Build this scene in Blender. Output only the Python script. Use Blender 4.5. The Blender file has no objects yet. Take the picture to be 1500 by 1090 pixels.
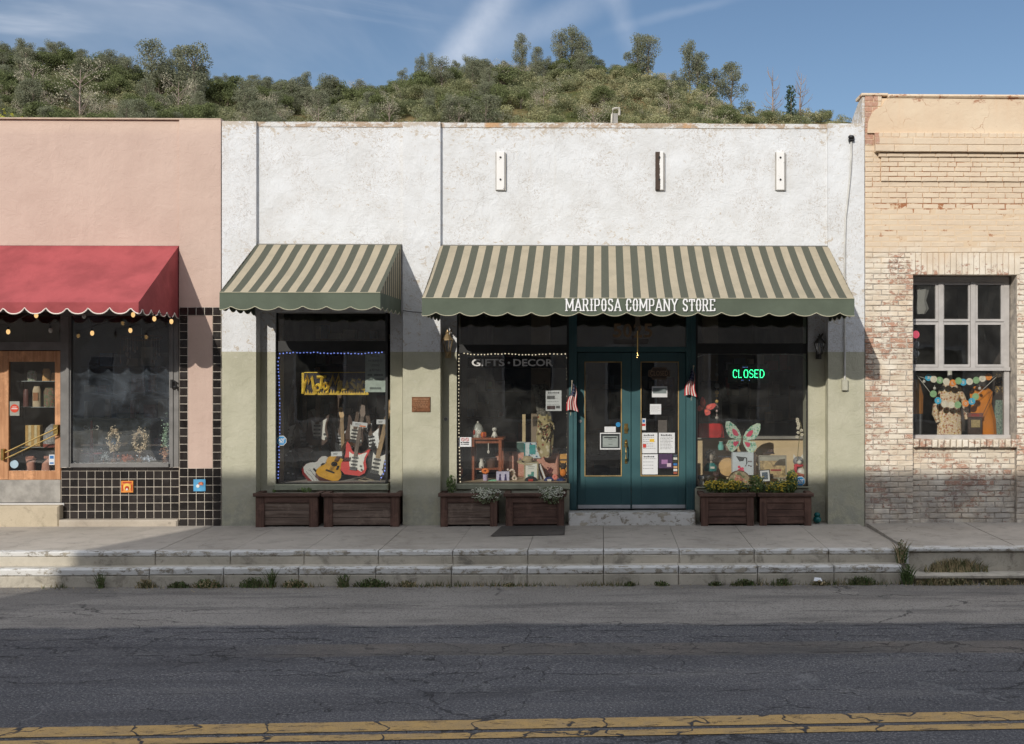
import bpy, math, random
import numpy as np
from mathutils import Vector, Matrix, noise as mn
R = math.radians
rnd = random.Random(11)
# ------------------------------------------------------------------ camera
TH, F, PPX, PPY, EYE, DIST = -0.0215, 1620.0, 914.8, 540.0, 2.45, 15.0
scene = bpy.context.scene
COL = scene.collection
cam_d = bpy.data.cameras.new('camera'); cam = bpy.data.objects.new('camera', cam_d); COL.objects.link(cam)
cam_d.sensor_width = 36; cam_d.lens = F/1500*36
cam_d.shift_x = (750-PPX)/1500; cam_d.shift_y = (PPY-545)/1500
cam_d.clip_start = 0.05; cam_d.clip_end = 4000
cam.location = (0, -DIST, EYE); cam.rotation_euler = (R(90), 0, TH)
scene.camera = cam
# ------------------------------------------------------------------ light
SUNV = Vector((-.459, -1, .52)).normalized()          # towards the sun
world = bpy.data.worlds.new("World"); scene.world = world; world.use_nodes = True
wt = world.node_tree; wt.nodes.clear()
def wn(t): return wt.nodes.new(t)
w_out = wn('ShaderNodeOutputWorld'); w_bg = wn('ShaderNodeBackground'); sky = wn('ShaderNodeTexSky')
sky.sky_type = 'NISHITA'; sky.sun_disc = False
sky.sun_elevation = math.asin(SUNV.z); sky.sun_rotation = math.atan2(SUNV.x, SUNV.y)
sky.air_density = 1.0; sky.dust_density = 0.35; sky.ozone_density = 2.2; sky.altitude = 600
w_bg.inputs['Strength'].default_value = 0.073
tc = wn('ShaderNodeTexCoord')
def cloud_mask(rot, scale, lo, hi, seed, dist=1.0, detail=6):
    mp = wn('ShaderNodeMapping'); mp.inputs['Rotation'].default_value = rot; mp.inputs['Scale'].default_value = scale
    mp.inputs['Location'].default_value = (seed, seed*.7, 0)
    nz = wn('ShaderNodeTexNoise'); nz.inputs['Scale'].default_value = 1; nz.inputs['Detail'].default_value = detail
    nz.inputs['Roughness'].default_value = .6; nz.inputs['Distortion'].default_value = dist
    rp = wn('ShaderNodeMapRange'); rp.inputs[1].default_value = lo; rp.inputs[2].default_value = hi; rp.interpolation_type = 'SMOOTHSTEP'
    wt.links.new(tc.outputs['Generated'], mp.inputs['Vector']); wt.links.new(mp.outputs[0], nz.inputs['Vector'])
    wt.links.new(nz.outputs['Fac'], rp.inputs['Value']); return rp.outputs[0]
def wmath(op, a, b):
    m = wn('ShaderNodeMath'); m.operation = op; m.use_clamp = True
    for i, v in enumerate((a, b)):
        if isinstance(v, (int, float)): m.inputs[i].default_value = v
        else: wt.links.new(v, m.inputs[i])
    return m.outputs[0]
streak = cloud_mask((0, R(-52), 0), (2.2, 3.0, 14), .52, .80, 3.1, .7)
veil = cloud_mask((0, R(-20), 0), (2.0, 2.0, 5.0), .35, .75, 7.7, .5)
sep = wn('ShaderNodeSeparateXYZ'); wt.links.new(tc.outputs['Generated'], sep.inputs[0])
grad = wn('ShaderNodeMapRange'); grad.inputs[1].default_value = .12; grad.inputs[2].default_value = -.50; grad.interpolation_type = 'SMOOTHSTEP'
wt.links.new(sep.outputs['X'], grad.inputs['Value'])
cm = wmath('MULTIPLY', wmath('ADD', wmath('MULTIPLY', streak, .55), wmath('MULTIPLY', veil, .50)), grad.outputs[0])
# a thin curved contrail-like wisp: a great-circle band in the sky
def wisp(n, w, cx, cw, amt):
    dp = wn('ShaderNodeVectorMath'); dp.operation = 'DOT_PRODUCT'; v = Vector(n).normalized(); dp.inputs[1].default_value = v
    nz = wn('ShaderNodeTexNoise'); nz.inputs['Scale'].default_value = 9; nz.inputs['Detail'].default_value = 5
    wt.links.new(tc.outputs['Generated'], nz.inputs['Vector'])
    a = wn('ShaderNodeVectorMath'); a.operation = 'MULTIPLY_ADD'; a.inputs[1].default_value = (.03, .03, .03)
    wt.links.new(nz.outputs['Color'], a.inputs[0]); wt.links.new(tc.outputs['Generated'], a.inputs[2])
    wt.links.new(a.outputs[0], dp.inputs[0])
    ab = wn('ShaderNodeMath'); ab.operation = 'SUBTRACT'; wt.links.new(dp.outputs['Value'], ab.inputs[0]); ab.inputs[1].default_value = .015*sum(v)
    a2 = wn('ShaderNodeMath'); a2.operation = 'ABSOLUTE'; wt.links.new(ab.outputs[0], a2.inputs[0])
    r1 = wn('ShaderNodeMapRange'); r1.interpolation_type = 'SMOOTHSTEP'; r1.inputs[1].default_value = w; r1.inputs[2].default_value = 0
    wt.links.new(a2.outputs[0], r1.inputs['Value'])
    ds = wn('ShaderNodeVectorMath'); ds.operation = 'DISTANCE'; ds.inputs[1].default_value = Vector(cx).normalized(); wt.links.new(tc.outputs['Generated'], ds.inputs[0])
    r2 = wn('ShaderNodeMapRange'); r2.interpolation_type = 'SMOOTHSTEP'; r2.inputs[1].default_value = cw; r2.inputs[2].default_value = 0
    wt.links.new(ds.outputs['Value'], r2.inputs['Value'])
    n3 = wn('ShaderNodeTexNoise'); n3.inputs['Scale'].default_value = 7; n3.inputs['Detail'].default_value = 6; n3.inputs['Roughness'].default_value = .65
    wt.links.new(tc.outputs['Generated'], n3.inputs['Vector']); r3 = wn('ShaderNodeMapRange'); r3.interpolation_type = 'SMOOTHSTEP'; r3.inputs[1].default_value = .05; r3.inputs[2].default_value = .62; wt.links.new(n3.outputs['Fac'], r3.inputs['Value'])
    return wmath('MULTIPLY', wmath('MULTIPLY', wmath('MULTIPLY', r1.outputs[0], r2.outputs[0]), r3.outputs[0]), amt)
def raydir(px, py):
    u = (px-PPX)/F; v = (PPY-py)/F; c, s = math.cos(TH), math.sin(TH)
    return Vector((u*c-s, u*s+c, v))
def band(p, q): return raydir(*p).cross(raydir(*q))
for (p, q, w, cw, am) in (((725, -10), (665, 75), .019, .11, .26), ((770, 42), (880, -6), .022, .12, .20), ((905, 0), (918, 50), .015, .07, .17),
                          ((925, 38), (1050, 4), .007, .09, .11), ((640, 130), (725, 10), .03, .16, .2)):
    cm = wmath('ADD', cm, wisp(band(p, q), w, raydir((p[0]+q[0])/2, (p[1]+q[1])/2), cw, am))
mixc = wn('ShaderNodeMixRGB'); mixc.inputs['Color2'].default_value = (11.5, 11.8, 12.6, 1)
wt.links.new(cm, mixc.inputs['Fac']); wt.links.new(sky.outputs[0], mixc.inputs['Color1'])
# unseen bright broken cloud, added overhead and behind to fill the shaded street
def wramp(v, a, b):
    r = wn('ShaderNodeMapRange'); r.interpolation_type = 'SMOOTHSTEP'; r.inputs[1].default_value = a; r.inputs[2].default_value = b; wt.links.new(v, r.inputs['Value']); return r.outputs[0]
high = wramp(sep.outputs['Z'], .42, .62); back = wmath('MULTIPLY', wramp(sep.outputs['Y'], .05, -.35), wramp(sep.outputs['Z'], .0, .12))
fill_cloud = wn('ShaderNodeTexNoise'); fill_cloud.inputs['Scale'].default_value = 2.6; fill_cloud.inputs['Detail'].default_value = 6; wt.links.new(tc.outputs['Generated'], fill_cloud.inputs['Vector'])
pm = wmath('MULTIPLY', wmath('MAXIMUM', high, back), wramp(fill_cloud.outputs['Fac'], .28, .50))
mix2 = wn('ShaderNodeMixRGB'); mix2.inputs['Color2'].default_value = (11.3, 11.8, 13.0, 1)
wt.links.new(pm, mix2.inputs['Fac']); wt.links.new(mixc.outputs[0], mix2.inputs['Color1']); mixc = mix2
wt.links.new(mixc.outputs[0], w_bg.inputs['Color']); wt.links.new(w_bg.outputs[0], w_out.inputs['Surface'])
sd = bpy.data.lights.new('sun', 'SUN'); sd.energy = 2.75; sd.angle = R(.53); sd.color = (1, .94, .845)
so = bpy.data.objects.new('sun', sd); COL.objects.link(so); so.rotation_euler = SUNV.to_track_quat('Z', 'Y').to_euler(); so.location = (-20, -30, 30)
scene.view_settings.view_transform = 'Standard'; scene.view_settings.look = 'None'
scene.view_settings.exposure = 0.28; scene.view_settings.gamma = 1
# ------------------------------------------------------------------ helpers
def W(px, py, y=0.0):
    d = raydir(px, py); t = (DIST+y)/d.y
    return Vector((d.x*t, y, EYE+d.z*t))
def X(px, y=0.0): return W(px, 600, y).x
def Z(py, y=0.0, px=800): return W(px, py, y).z
def K(y=0.0): return (DIST+y)/F
ORG = {}
def root_org(o): return ORG.get(o.name, Vector((0, 0, 0))) if o else Vector((0, 0, 0))
def tag(o, label=None, cat=None, group=None, kind=None):
    if label: o['label'] = label
    if cat: o['category'] = cat
    if group: o['group'] = group
    if kind: o['kind'] = kind
    return o
def thing(name, label, cat, loc=(0, 0, 0), group=None, world=False, rot=(0, 0, 0)):
    o = bpy.data.objects.new(name, None); COL.objects.link(o); o.location = loc; o.rotation_euler = rot; o.empty_display_size = .2
    ORG[o.name] = Vector(loc) if world else Vector((0, 0, 0))
    return tag(o, label, cat, group)
class MB:
    def __init__(s): s.v = []; s.f = []; s.m = []; s.a = []; s.cur = 0; s.r = 0.0; s.M = None
    def add(s, vs, fs):
        b = len(s.v)
        if s.M is not None: vs = [s.M @ Vector(v) for v in vs]
        s.v += [tuple(v) for v in vs]
        for f in fs: s.f.append(tuple(b+i for i in f)); s.m.append(s.cur); s.a.append(s.r)
        return s
    def box(s, x0, x1, y0, y1, z0, z1):
        v = [(x0,y0,z0),(x1,y0,z0),(x1,y1,z0),(x0,y1,z0),(x0,y0,z1),(x1,y0,z1),(x1,y1,z1),(x0,y1,z1)]
        return s.add(v, [(0,3,2,1),(4,5,6,7),(0,1,5,4),(1,2,6,5),(2,3,7,6),(3,0,4,7)])
    def cbox(s, x0, x1, y0, y1, z0, z1, b=.005):      # front face bevelled
        v = [(x0,y1,z0),(x1,y1,z0),(x1,y1,z1),(x0,y1,z1),(x0,y0+b,z0),(x1,y0+b,z0),(x1,y0+b,z1),(x0,y0+b,z1),
             (x0+b,y0,z0+b),(x1-b,y0,z0+b),(x1-b,y0,z1-b),(x0+b,y0,z1-b)]
        return s.add(v, [(0,3,2,1),(8,9,10,11),(4,5,9,8),(5,6,10,9),(6,7,11,10),(7,4,8,11),(0,1,5,4),(1,2,6,5),(2,3,7,6),(3,0,4,7)])
    def tube(s, pts, r, n=8, cap=True):
        pts = [Vector(p) for p in pts]; rs = r if isinstance(r, (list, tuple)) else [r]*len(pts)
        vs = []; fs = []
        for i, p in enumerate(pts):
            d = (pts[min(i+1, len(pts)-1)]-pts[max(i-1, 0)])
            if d.length < 1e-9: d = Vector((0, 0, 1))
            d.normalize(); up = Vector((0, 0, 1)) if abs(d.z) < .95 else Vector((1, 0, 0))
            a = d.cross(up).normalized(); b = d.cross(a)
            for k in range(n):
                t = 2*math.pi*k/n; vs.append(p+(a*math.cos(t)+b*math.sin(t))*rs[i])
        for i in range(len(pts)-1):
            for k in range(n):
                k2 = (k+1) % n; fs.append((i*n+k, i*n+k2, (i+1)*n+k2, (i+1)*n+k))
        if cap: fs.append(tuple(range(n))); fs.append(tuple((len(pts)-1)*n+k for k in reversed(range(n))))
        return s.add(vs, fs)
    def loft(s, rows, n=20, rip=0, k=7, ph=0):         # rows: (z, xc, yc, half width, half depth)
        vs = []; fs = []
        for i, (z, xc, yc, hw, hd) in enumerate(rows):
            for j in range(n):
                t = 2*math.pi*j/n; q = 1+rip*math.sin(k*t+ph+z*3)
                vs.append((xc+hw*math.cos(t)*q, yc+hd*math.sin(t)*q, z))
        for i in range(len(rows)-1):
            for j in range(n):
                j2 = (j+1) % n; fs.append((i*n+j, i*n+j2, (i+1)*n+j2, (i+1)*n+j))
        fs.append(tuple(reversed(range(n)))); fs.append(tuple((len(rows)-1)*n+j for j in range(n)))
        return s.add(vs, fs)
    def ell(s, c, r, n=12, m=8):
        c = Vector(c); r = (r, r, r) if isinstance(r, (int, float)) else r
        rows = []
        for i in range(m+1):
            t = -math.pi/2+math.pi*i/m; q = max(math.cos(t), .02)
            rows.append((c.z+r[2]*math.sin(t), c.x, c.y, r[0]*q, r[1]*q))
        return s.loft(rows, n)
    def prism(s, pts, y0, y1):                         # outline in x,z ; extruded along y
        n = len(pts); v = [(x, y0, z) for x, z in pts]+[(x, y1, z) for x, z in pts]
        f = [tuple(range(n)), tuple(reversed(range(n, 2*n)))]+[(i, i+n, (i+1) % n+n, (i+1) % n) for i in range(n)]
        return s.add(v, f)
    def disc(s, c, r, y0, y1, n=20, sz=1.0):
        return s.prism([(c[0]+r*math.cos(-2*math.pi*i/n), c[1]+r*sz*math.sin(-2*math.pi*i/n)) for i in range(n)][::-1], y0, y1)
    def ring(s, c, r, w, y, n=28, sz=1.0):
        return s.tube([(c[0]+r*math.cos(2*math.pi*i/n), y, c[1]+r*sz*math.sin(2*math.pi*i/n)) for i in range(n+1)], w, 6)
    def text(s, body, x0, x1, z0, z1, y, depth=.004, shear=0, bold=0):
        cu = bpy.data.curves.new('t', 'FONT'); cu.body = body; cu.extrude = .5; cu.offset = bold; cu.resolution_u = 3; cu.shear = shear
        ob = bpy.data.objects.new('t', cu); me = bpy.data.meshes.new_from_object(ob)
        vs = np.array([v.co[:] for v in me.vertices]); fs = [tuple(p.vertices) for p in me.polygons]
        mn_, mx = vs.min(0), vs.max(0)
        out = [((v[0]-mn_[0])/(mx[0]-mn_[0])*(x1-x0)+x0, y-(v[2]-mn_[2])/(mx[2]-mn_[2])*depth, (v[1]-mn_[1])/(mx[1]-mn_[1])*(z1-z0)+z0) for v in vs]
        bpy.data.objects.remove(ob); bpy.data.curves.remove(cu); bpy.data.meshes.remove(me)
        return s.add(out, fs)
    def leaves(s, c, r, n, size, rg=rnd, flat=0.0, asp=1.0):
        for _ in range(n):
            while True:
                p = Vector((rg.uniform(-1, 1), rg.uniform(-1, 1), rg.uniform(-1, 1)))
                if .25 < p.length < 1: break
            p = Vector((c[0]+p.x*r[0], c[1]+p.y*r[1], c[2]+p.z*r[2]))
            a = Vector((rg.gauss(0, 1), rg.gauss(0, 1), rg.gauss(0, 1))).normalized(); b = a.orthogonal().normalized()
            b = Matrix.Rotation(rg.uniform(0, 6.28), 3, a) @ b
            q = size*rg.uniform(.6, 1.3); c2 = a.cross(b)*q*asp; b = b*q
            s.add([p-b-c2*.3, p-c2, p+b-c2*.2, p+c2], [(0, 1, 2, 3)])
        return s
    def build(s, name, mats, parent=None, smooth=False, attr=None, label=None):
        me = bpy.data.meshes.new(name); o = root_org(parent)
        me.from_pydata([(v[0]-o[0], v[1]-o[1], v[2]-o[2]) for v in s.v], [], s.f)
        if not isinstance(mats, (list, tuple)): mats = [mats]
        for m in mats: me.materials.append(m)
        if len(mats) > 1: me.polygons.foreach_set('material_index', s.m)
        if attr:
            at = me.attributes.new(attr, 'FLOAT', 'FACE'); at.data.foreach_set('value', s.a)
        me.update()
        if smooth: me.shade_smooth() if smooth is True else me.set_sharp_from_angle(angle=smooth)
        ob = bpy.data.objects.new(name, me); COL.objects.link(ob)
        if parent: ob.parent = parent; ORG[ob.name] = o
        if label: ob['label'] = label
        return ob
def bx(*a): return MB().box(*a)
def copy_tree(o, parent=None):
    c = o.copy(); COL.objects.link(c); c.parent = parent
    for ch in list(o.children): copy_tree(ch, c)
    return c
# ------------------------------------------------------------------ materials
def srgb(r, g, b):
    f = lambda c: (c/255/12.92) if c <= 10 else ((c/255+.055)/1.055)**2.4
    return (f(r), f(g), f(b))
class NT:
    def __init__(s, name):
        s.mat = bpy.data.materials.new(name); s.mat.use_nodes = True; s.t = s.mat.node_tree; s.t.nodes.clear()
        s.out = s.n('ShaderNodeOutputMaterial'); s.p = s.n('ShaderNodeBsdfPrincipled'); s.l(s.p.outputs[0], s.out.inputs['Surface'])
        g = s.n('ShaderNodeNewGeometry'); s.pos = g.outputs['Position']; s.geo = g
        x = s.n('ShaderNodeSeparateXYZ'); s.l(s.pos, x.inputs[0]); s.x, s.y, s.z = x.outputs
    def n(s, t): return s.t.nodes.new(t)
    def l(s, a, b): s.t.links.new(a, b)
    def setin(s, inp, v):
        if isinstance(v, (int, float)): inp.default_value = v
        elif isinstance(v, (tuple, list)): inp.default_value = tuple(v)+((1,) if len(v) == 3 and len(inp.default_value) == 4 else ())
        else: s.l(v, inp)
    def math(s, op, a, b=0, c=None, clamp=False):
        m = s.n('ShaderNodeMath'); m.operation = op; m.use_clamp = clamp; s.setin(m.inputs[0], a); s.setin(m.inputs[1], b)
        if c is not None: s.setin(m.inputs[2], c)
        return m.outputs[0]
    def mix(s, f, a, b, mode='MIX'):
        m = s.n('ShaderNodeMixRGB'); m.blend_type = mode; s.setin(m.inputs[0], f); s.setin(m.inputs[1], a); s.setin(m.inputs[2], b); return m.outputs[0]
    def rng(s, v, a, b, c=0, d=1, smooth=True):
        m = s.n('ShaderNodeMapRange'); m.interpolation_type = 'SMOOTHSTEP' if smooth else 'LINEAR'
        s.setin(m.inputs[0], v)
        for i, q in enumerate((a, b, c, d)): s.setin(m.inputs[i+1], q)
        return m.outputs[0]
    def mapv(s, sc=(1, 1, 1), rot=(0, 0, 0), loc=(0, 0, 0), vec=None):
        m = s.n('ShaderNodeMapping'); m.inputs['Scale'].default_value = sc; m.inputs['Rotation'].default_value = rot; m.inputs['Location'].default_value = loc
        s.l(vec or s.pos, m.inputs[0]); return m.outputs[0]
    def noise(s, sc, det=4, rough=.55, dist=0, vec=None, color=False):
        m = s.n('ShaderNodeTexNoise'); m.inputs['Scale'].default_value = sc; m.inputs['Detail'].default_value = det
        m.inputs['Roughness'].default_value = rough; m.inputs['Distortion'].default_value = dist; s.l(vec or s.pos, m.inputs['Vector'])
        return m.outputs['Color' if color else 'Fac']
    def warp(s, amt, sc, vec=None):
        c = s.noise(sc, 3, color=True, vec=vec); v = s.n('ShaderNodeVectorMath'); v.operation = 'MULTIPLY_ADD'
        s.l(c, v.inputs[0]); v.inputs[1].default_value = (amt, amt, amt); s.l(vec or s.pos, v.inputs[2]); return v.outputs[0]
    def voro(s, sc, feat='F1', vec=None, out='Distance'):
        m = s.n('ShaderNodeTexVoronoi'); m.feature = feat; m.inputs['Scale'].default_value = sc; s.l(vec or s.pos, m.inputs['Vector']); return m.outputs[out]
    def bump(s, h, st=.5, d=.02, prev=None):
        b = s.n('ShaderNodeBump'); s.setin(b.inputs['Strength'], st); b.inputs['Distance'].default_value = d; s.l(h, b.inputs['Height'])
        if prev: s.l(prev, b.inputs['Normal'])
        return b.outputs[0]
    def fin(s, col, rough=.7, normal=None, metal=0, spec=.5, alpha=None, coat=0):
        s.setin(s.p.inputs['Base Color'], col); s.setin(s.p.inputs['Roughness'], rough); s.setin(s.p.inputs['Metallic'], metal)
        s.p.inputs['Specular IOR Level'].default_value = spec; s.p.inputs['Coat Weight'].default_value = coat
        if normal: s.l(normal, s.p.inputs['Normal'])
        return s.mat
def mul(c, k): return tuple(min(x*k, 1) for x in c[:3])
MC = {}
def simple(name, col, rough=.6, var=.15, sc=6, bump=.15, bs=80, metal=0, spec=.4, coat=0):
    if name in MC: return MC[name]
    t = NT(name); f = t.noise(sc, 5); f2 = t.noise(bs, 3)
    c = t.mix(t.rng(f, .3, .7), mul(col, 1-var), mul(col, 1+var))
    m = t.fin(c, rough, t.bump(f2, bump, .004) if bump else None, metal, spec, coat=coat); MC[name] = m; return m
def emis(name, col, st):
    if name in MC: return MC[name]
    t = NT(name); t.p.inputs['Emission Color'].default_value = col+(1,); t.p.inputs['Emission Strength'].default_value = st
    MC[name] = t.fin(mul(col, .5), .4); return MC[name]
def glass_mat(name, tint=(.965, .975, .97), rough=.0, base=.03, wave=.0, dust=(.004, .028), dcol=(.55, .55, .52)):
    t = NT(name); t.t.nodes.remove(t.p)
    tr = t.n('ShaderNodeBsdfTransparent'); tr.inputs[0].default_value = tint+(1,)
    gl = t.n('ShaderNodeBsdfGlossy'); gl.inputs['Roughness'].default_value = rough; gl.inputs['Color'].default_value = (1, 1, 1, 1)
    fr = t.n('ShaderNodeFresnel'); fr.inputs['IOR'].default_value = 1.5
    f = t.math('MULTIPLY_ADD', fr.outputs[0], 1.1, base, clamp=True)
    if wave:
        nb = t.bump(t.noise(1.1, 2, vec=t.mapv((1, 1, 2.2))), wave, .05); t.l(nb, gl.inputs['Normal'])
    mx = t.n('ShaderNodeMixShader'); t.l(f, mx.inputs[0]); t.l(tr.outputs[0], mx.inputs[1]); t.l(gl.outputs[0], mx.inputs[2])
    # thin film of dust that catches the sun
    df = t.n('ShaderNodeBsdfDiffuse'); df.inputs[0].default_value = dcol+(1,)
    dn = t.rng(t.noise(2.2, 6, .65, .6), .38, .72, *dust)
    m2 = t.n('ShaderNodeMixShader'); t.l(dn, m2.inputs[0]); t.l(mx.outputs[0], m2.inputs[1]); t.l(df.outputs[0], m2.inputs[2])
    t.l(m2.outputs[0], t.out.inputs['Surface']); MC[name] = t.mat; return t.mat
GLASS = glass_mat('shop_glass', wave=.02); GLASSD = glass_mat('dusty_shop_glass', wave=.02, dust=(.012, .10), dcol=(.42, .50, .60), base=.04)
# --- stucco, white over sage
def stucco_nodes(t, st=.5):
    w = t.warp(.25, 2.5)
    a = t.noise(1.6, 3, .5, vec=w); b = t.noise(9, 4, .6, vec=t.mapv((1, 1, .7), (0, R(30), 0), vec=w)); c = t.noise(60, 3, .6)
    tr = t.rng(t.noise(5.5, 7, .62, 1.2, vec=t.mapv((1, 1, 1.5), (0, R(-35), 0), vec=w)), .42, .60)
    tr2 = t.rng(t.noise(16, 6, .7, .8, vec=t.mapv((1, 1, .6), (0, R(40), 0), vec=w)), .46, .60)
    h = t.math('ADD', t.math('MULTIPLY', a, 1.2), t.math('ADD', t.math('MULTIPLY', b, .55), t.math('MULTIPLY', c, .16)))
    h = t.math('ADD', h, t.math('ADD', t.math('MULTIPLY', tr, .085), t.math('MULTIPLY', t.math('MULTIPLY', tr2, .10), t.rng(t.noise(.9, 3), .42, .62))))
    return h, t.bump(h, st, .03)
def m_store():
    t = NT('white_and_sage_painted_stucco'); h, nb = stucco_nodes(t, .6)
    n1 = t.noise(2.3, 6, .65); n2 = t.noise(14, 6, .7)
    white = t.mix(t.rng(n1, .35, .7), (.675, .69, .705), (.60, .605, .605))
    # peeled flakes showing tan plaster, mostly near the top edge and above the awnings
    top = t.rng(t.z, 5.35, 5.80); rim = t.rng(t.math('ADD', t.z, t.math('MULTIPLY', t.noise(6, 4, .7), .08)), 5.735, 5.80); low = t.rng(t.z, 4.5, 4.1)
    fl = t.noise(11, 10, .80, 1.1, vec=t.mapv((1, 1, 1.35))); thr = t.math('ADD', .615, t.math('MULTIPLY', t.math('MAXIMUM', top, t.math('MULTIPLY', low, .35)), -.095))
    patch = t.rng(t.noise(.8, 3), .38, .62, .03, -.03)
    thr = t.math('SUBTRACT', t.math('ADD', thr, patch), t.math('MULTIPLY', rim, .07))
    flake = t.rng(t.math('SUBTRACT', fl, thr), 0, .012)
    white = t.mix(t.math('MULTIPLY', flake, .8), white, t.mix(n2, (.36, .29, .21), (.56, .49, .40)))
    scr = t.rng(t.noise(26, 8, .8, 2.0, vec=t.mapv((1, 1, .8), (0, R(35), 0))), .52, .58); spm = t.rng(t.noise(1.3, 4, .6, vec=t.mapv(loc=(5, 0, 3))), .42, .62)
    white = t.mix(t.math('MULTIPLY', t.math('MULTIPLY', scr, spm), .7), white, (.36, .30, .24))
    # hairline cracks
    cr = t.voro(1.1, 'DISTANCE_TO_EDGE', vec=t.warp(.7, 2.2)); crm = t.math('MULTIPLY', t.rng(cr, .006, .0), t.rng(t.noise(.9, 2), .5, .6))
    white = t.mix(t.math('MULTIPLY', crm, .45), white, (.30, .27, .24))
    # rain streaks
    stv = t.noise(1, 5, .6, vec=t.mapv((9, 1, .35))); white = t.mix(t.math('MULTIPLY', t.rng(stv, .55, .8), t.rng(t.z, 4.2, 5.9, .05, .5)), white, (.56, .52, .46))
    sage = t.mix(t.rng(t.noise(3, 6), .3, .7), (.41, .40, .30), (.475, .46, .355))
    sage = t.mix(t.math('MULTIPLY', flake, .5), sage, (.52, .50, .42))
    base = t.math('MULTIPLY', t.rng(t.z, 1.15, .35), t.rng(t.noise(6, 6, .7), .40, .6)); sage = t.mix(t.math('MULTIPLY', base, .55), sage, (.24, .25, .225))
    zz = t.math('ADD', t.z, t.math('MULTIPLY', t.noise(5, 2), .012))
    col = t.mix(t.rng(zz, 2.680, 2.686), sage, white)
    nb2 = t.bump(flake, -.5, .006, nb)
    return t.fin(col, .82, nb2, spec=.25)
STORE = m_store()
def m_pink():
    t = NT('pink_stucco'); h, nb = stucco_nodes(t, .45)
    c = t.mix(t.rng(t.noise(1.5, 6, .6), .3, .7), (.50, .37, .31), (.545, .41, .345))
    tb = t.rng(t.math('ADD', t.z, t.math('MULTIPLY', t.noise(4, 4), .12)), 5.62, 5.80); c = t.mix(t.math('MULTIPLY', tb, .6), c, (.62, .47, .38))
    s = t.rng(t.noise(1, 5, .6, vec=t.mapv((5, 1, .4))), .5, .8); c = t.mix(t.math('MULTIPLY', s, .25), c, (.66, .50, .42))
    return t.fin(c, .8, nb, spec=.25)
PINK = m_pink()
def m_brick():
    t = NT('painted_brick'); at = t.n('ShaderNodeAttribute'); at.attribute_name = 'br'; r = at.outputs['Fac']
    fine = t.noise(30, 6, .7); w = t.warp(.05, 12)
    brick = t.mix(r, (.45, .235, .155), (.34, .205, .155)); brick = t.mix(t.rng(fine, .35, .7), brick, (.50, .34, .26))
    peach = t.mix(t.rng(t.noise(2.2, 5), .3, .7), (.665, .555, .42), (.61, .49, .365))
    orange = t.rng(t.noise(1, 6, .65, vec=t.mapv((3, 1, .6))), .55, .8); peach = t.mix(t.math('MULTIPLY', orange, .5), peach, (.66, .42, .24))
    cream = t.mix(t.rng(t.noise(4, 6), .3, .7), (.76, .70, .60), (.62, .54, .43))
    lowm = t.rng(t.math('ADD', t.z, t.math('MULTIPLY', t.noise(1.6, 6, .7), 1.5)), 4.95, 4.45)
    xc_ = t.math('MULTIPLY', t.rng(t.x, 3.80, 3.76), t.rng(t.z, 5.45, 5.55)); pm = t.math('ADD', t.noise(12, 10, .82, .4, vec=t.mapv((1, 1, 1.5))), t.math('MULTIPLY', xc_, .4)); thr = t.math('MULTIPLY_ADD', lowm, -.195, .735)
    thr = t.math('ADD', thr, t.math('MULTIPLY', t.math('SUBTRACT', r, .5), .10))
    thr = t.math('ADD', thr, t.rng(t.noise(1.3, 3), .35, .65, .05, -.06))
    peel = t.rng(t.math('SUBTRACT', pm, thr), 0, .02)
    paint = t.mix(lowm, peach, t.mix(t.rng(t.noise(1.1, 4), .5, .68), cream, peach))
    col = t.mix(peel, paint, brick)
    low_grey = t.math('MULTIPLY', t.rng(t.z, 1.25, .6), t.rng(t.noise(2.5, 6, .7), .35, .6)); col = t.mix(t.math('MULTIPLY', low_grey, .6), col, (.25, .235, .23))  # mottled grey, stronger towards the foot of the wall
    nb = t.bump(t.math('ADD', t.noise(40, 5, .7), t.math('MULTIPLY', peel, -.7)), .6, .006)
    nb = t.bump(t.noise(11, 4, .6), .5, .012, nb)
    return t.fin(col, .85, nb, spec=.2)
BRICK = m_brick()
def m_mortar():
    t = NT('old_mortar'); m = t.rng(t.math('ADD', t.z, t.math('MULTIPLY', t.noise(1.6, 6, .7), 1.5)), 4.95, 4.45)
    up = t.mix(t.rng(t.math('ADD', t.noise(5, 8, .78), t.math('MULTIPLY', t.math('MULTIPLY', t.rng(t.z, 4.5, 4.72), t.rng(t.z, 5.4, 5.2)), .10)), .64, .55), (.34, .15, .075), (.64, .50, .35))
    lo = t.mix(t.rng(t.noise(8, 6, .7), .35, .65), (.30, .27, .24), (.56, .50, .42))
    return t.fin(t.mix(m, up, lo), .95, t.bump(t.noise(60, 4), .6, .005), spec=.1)
MORTAR = m_mortar()
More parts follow.
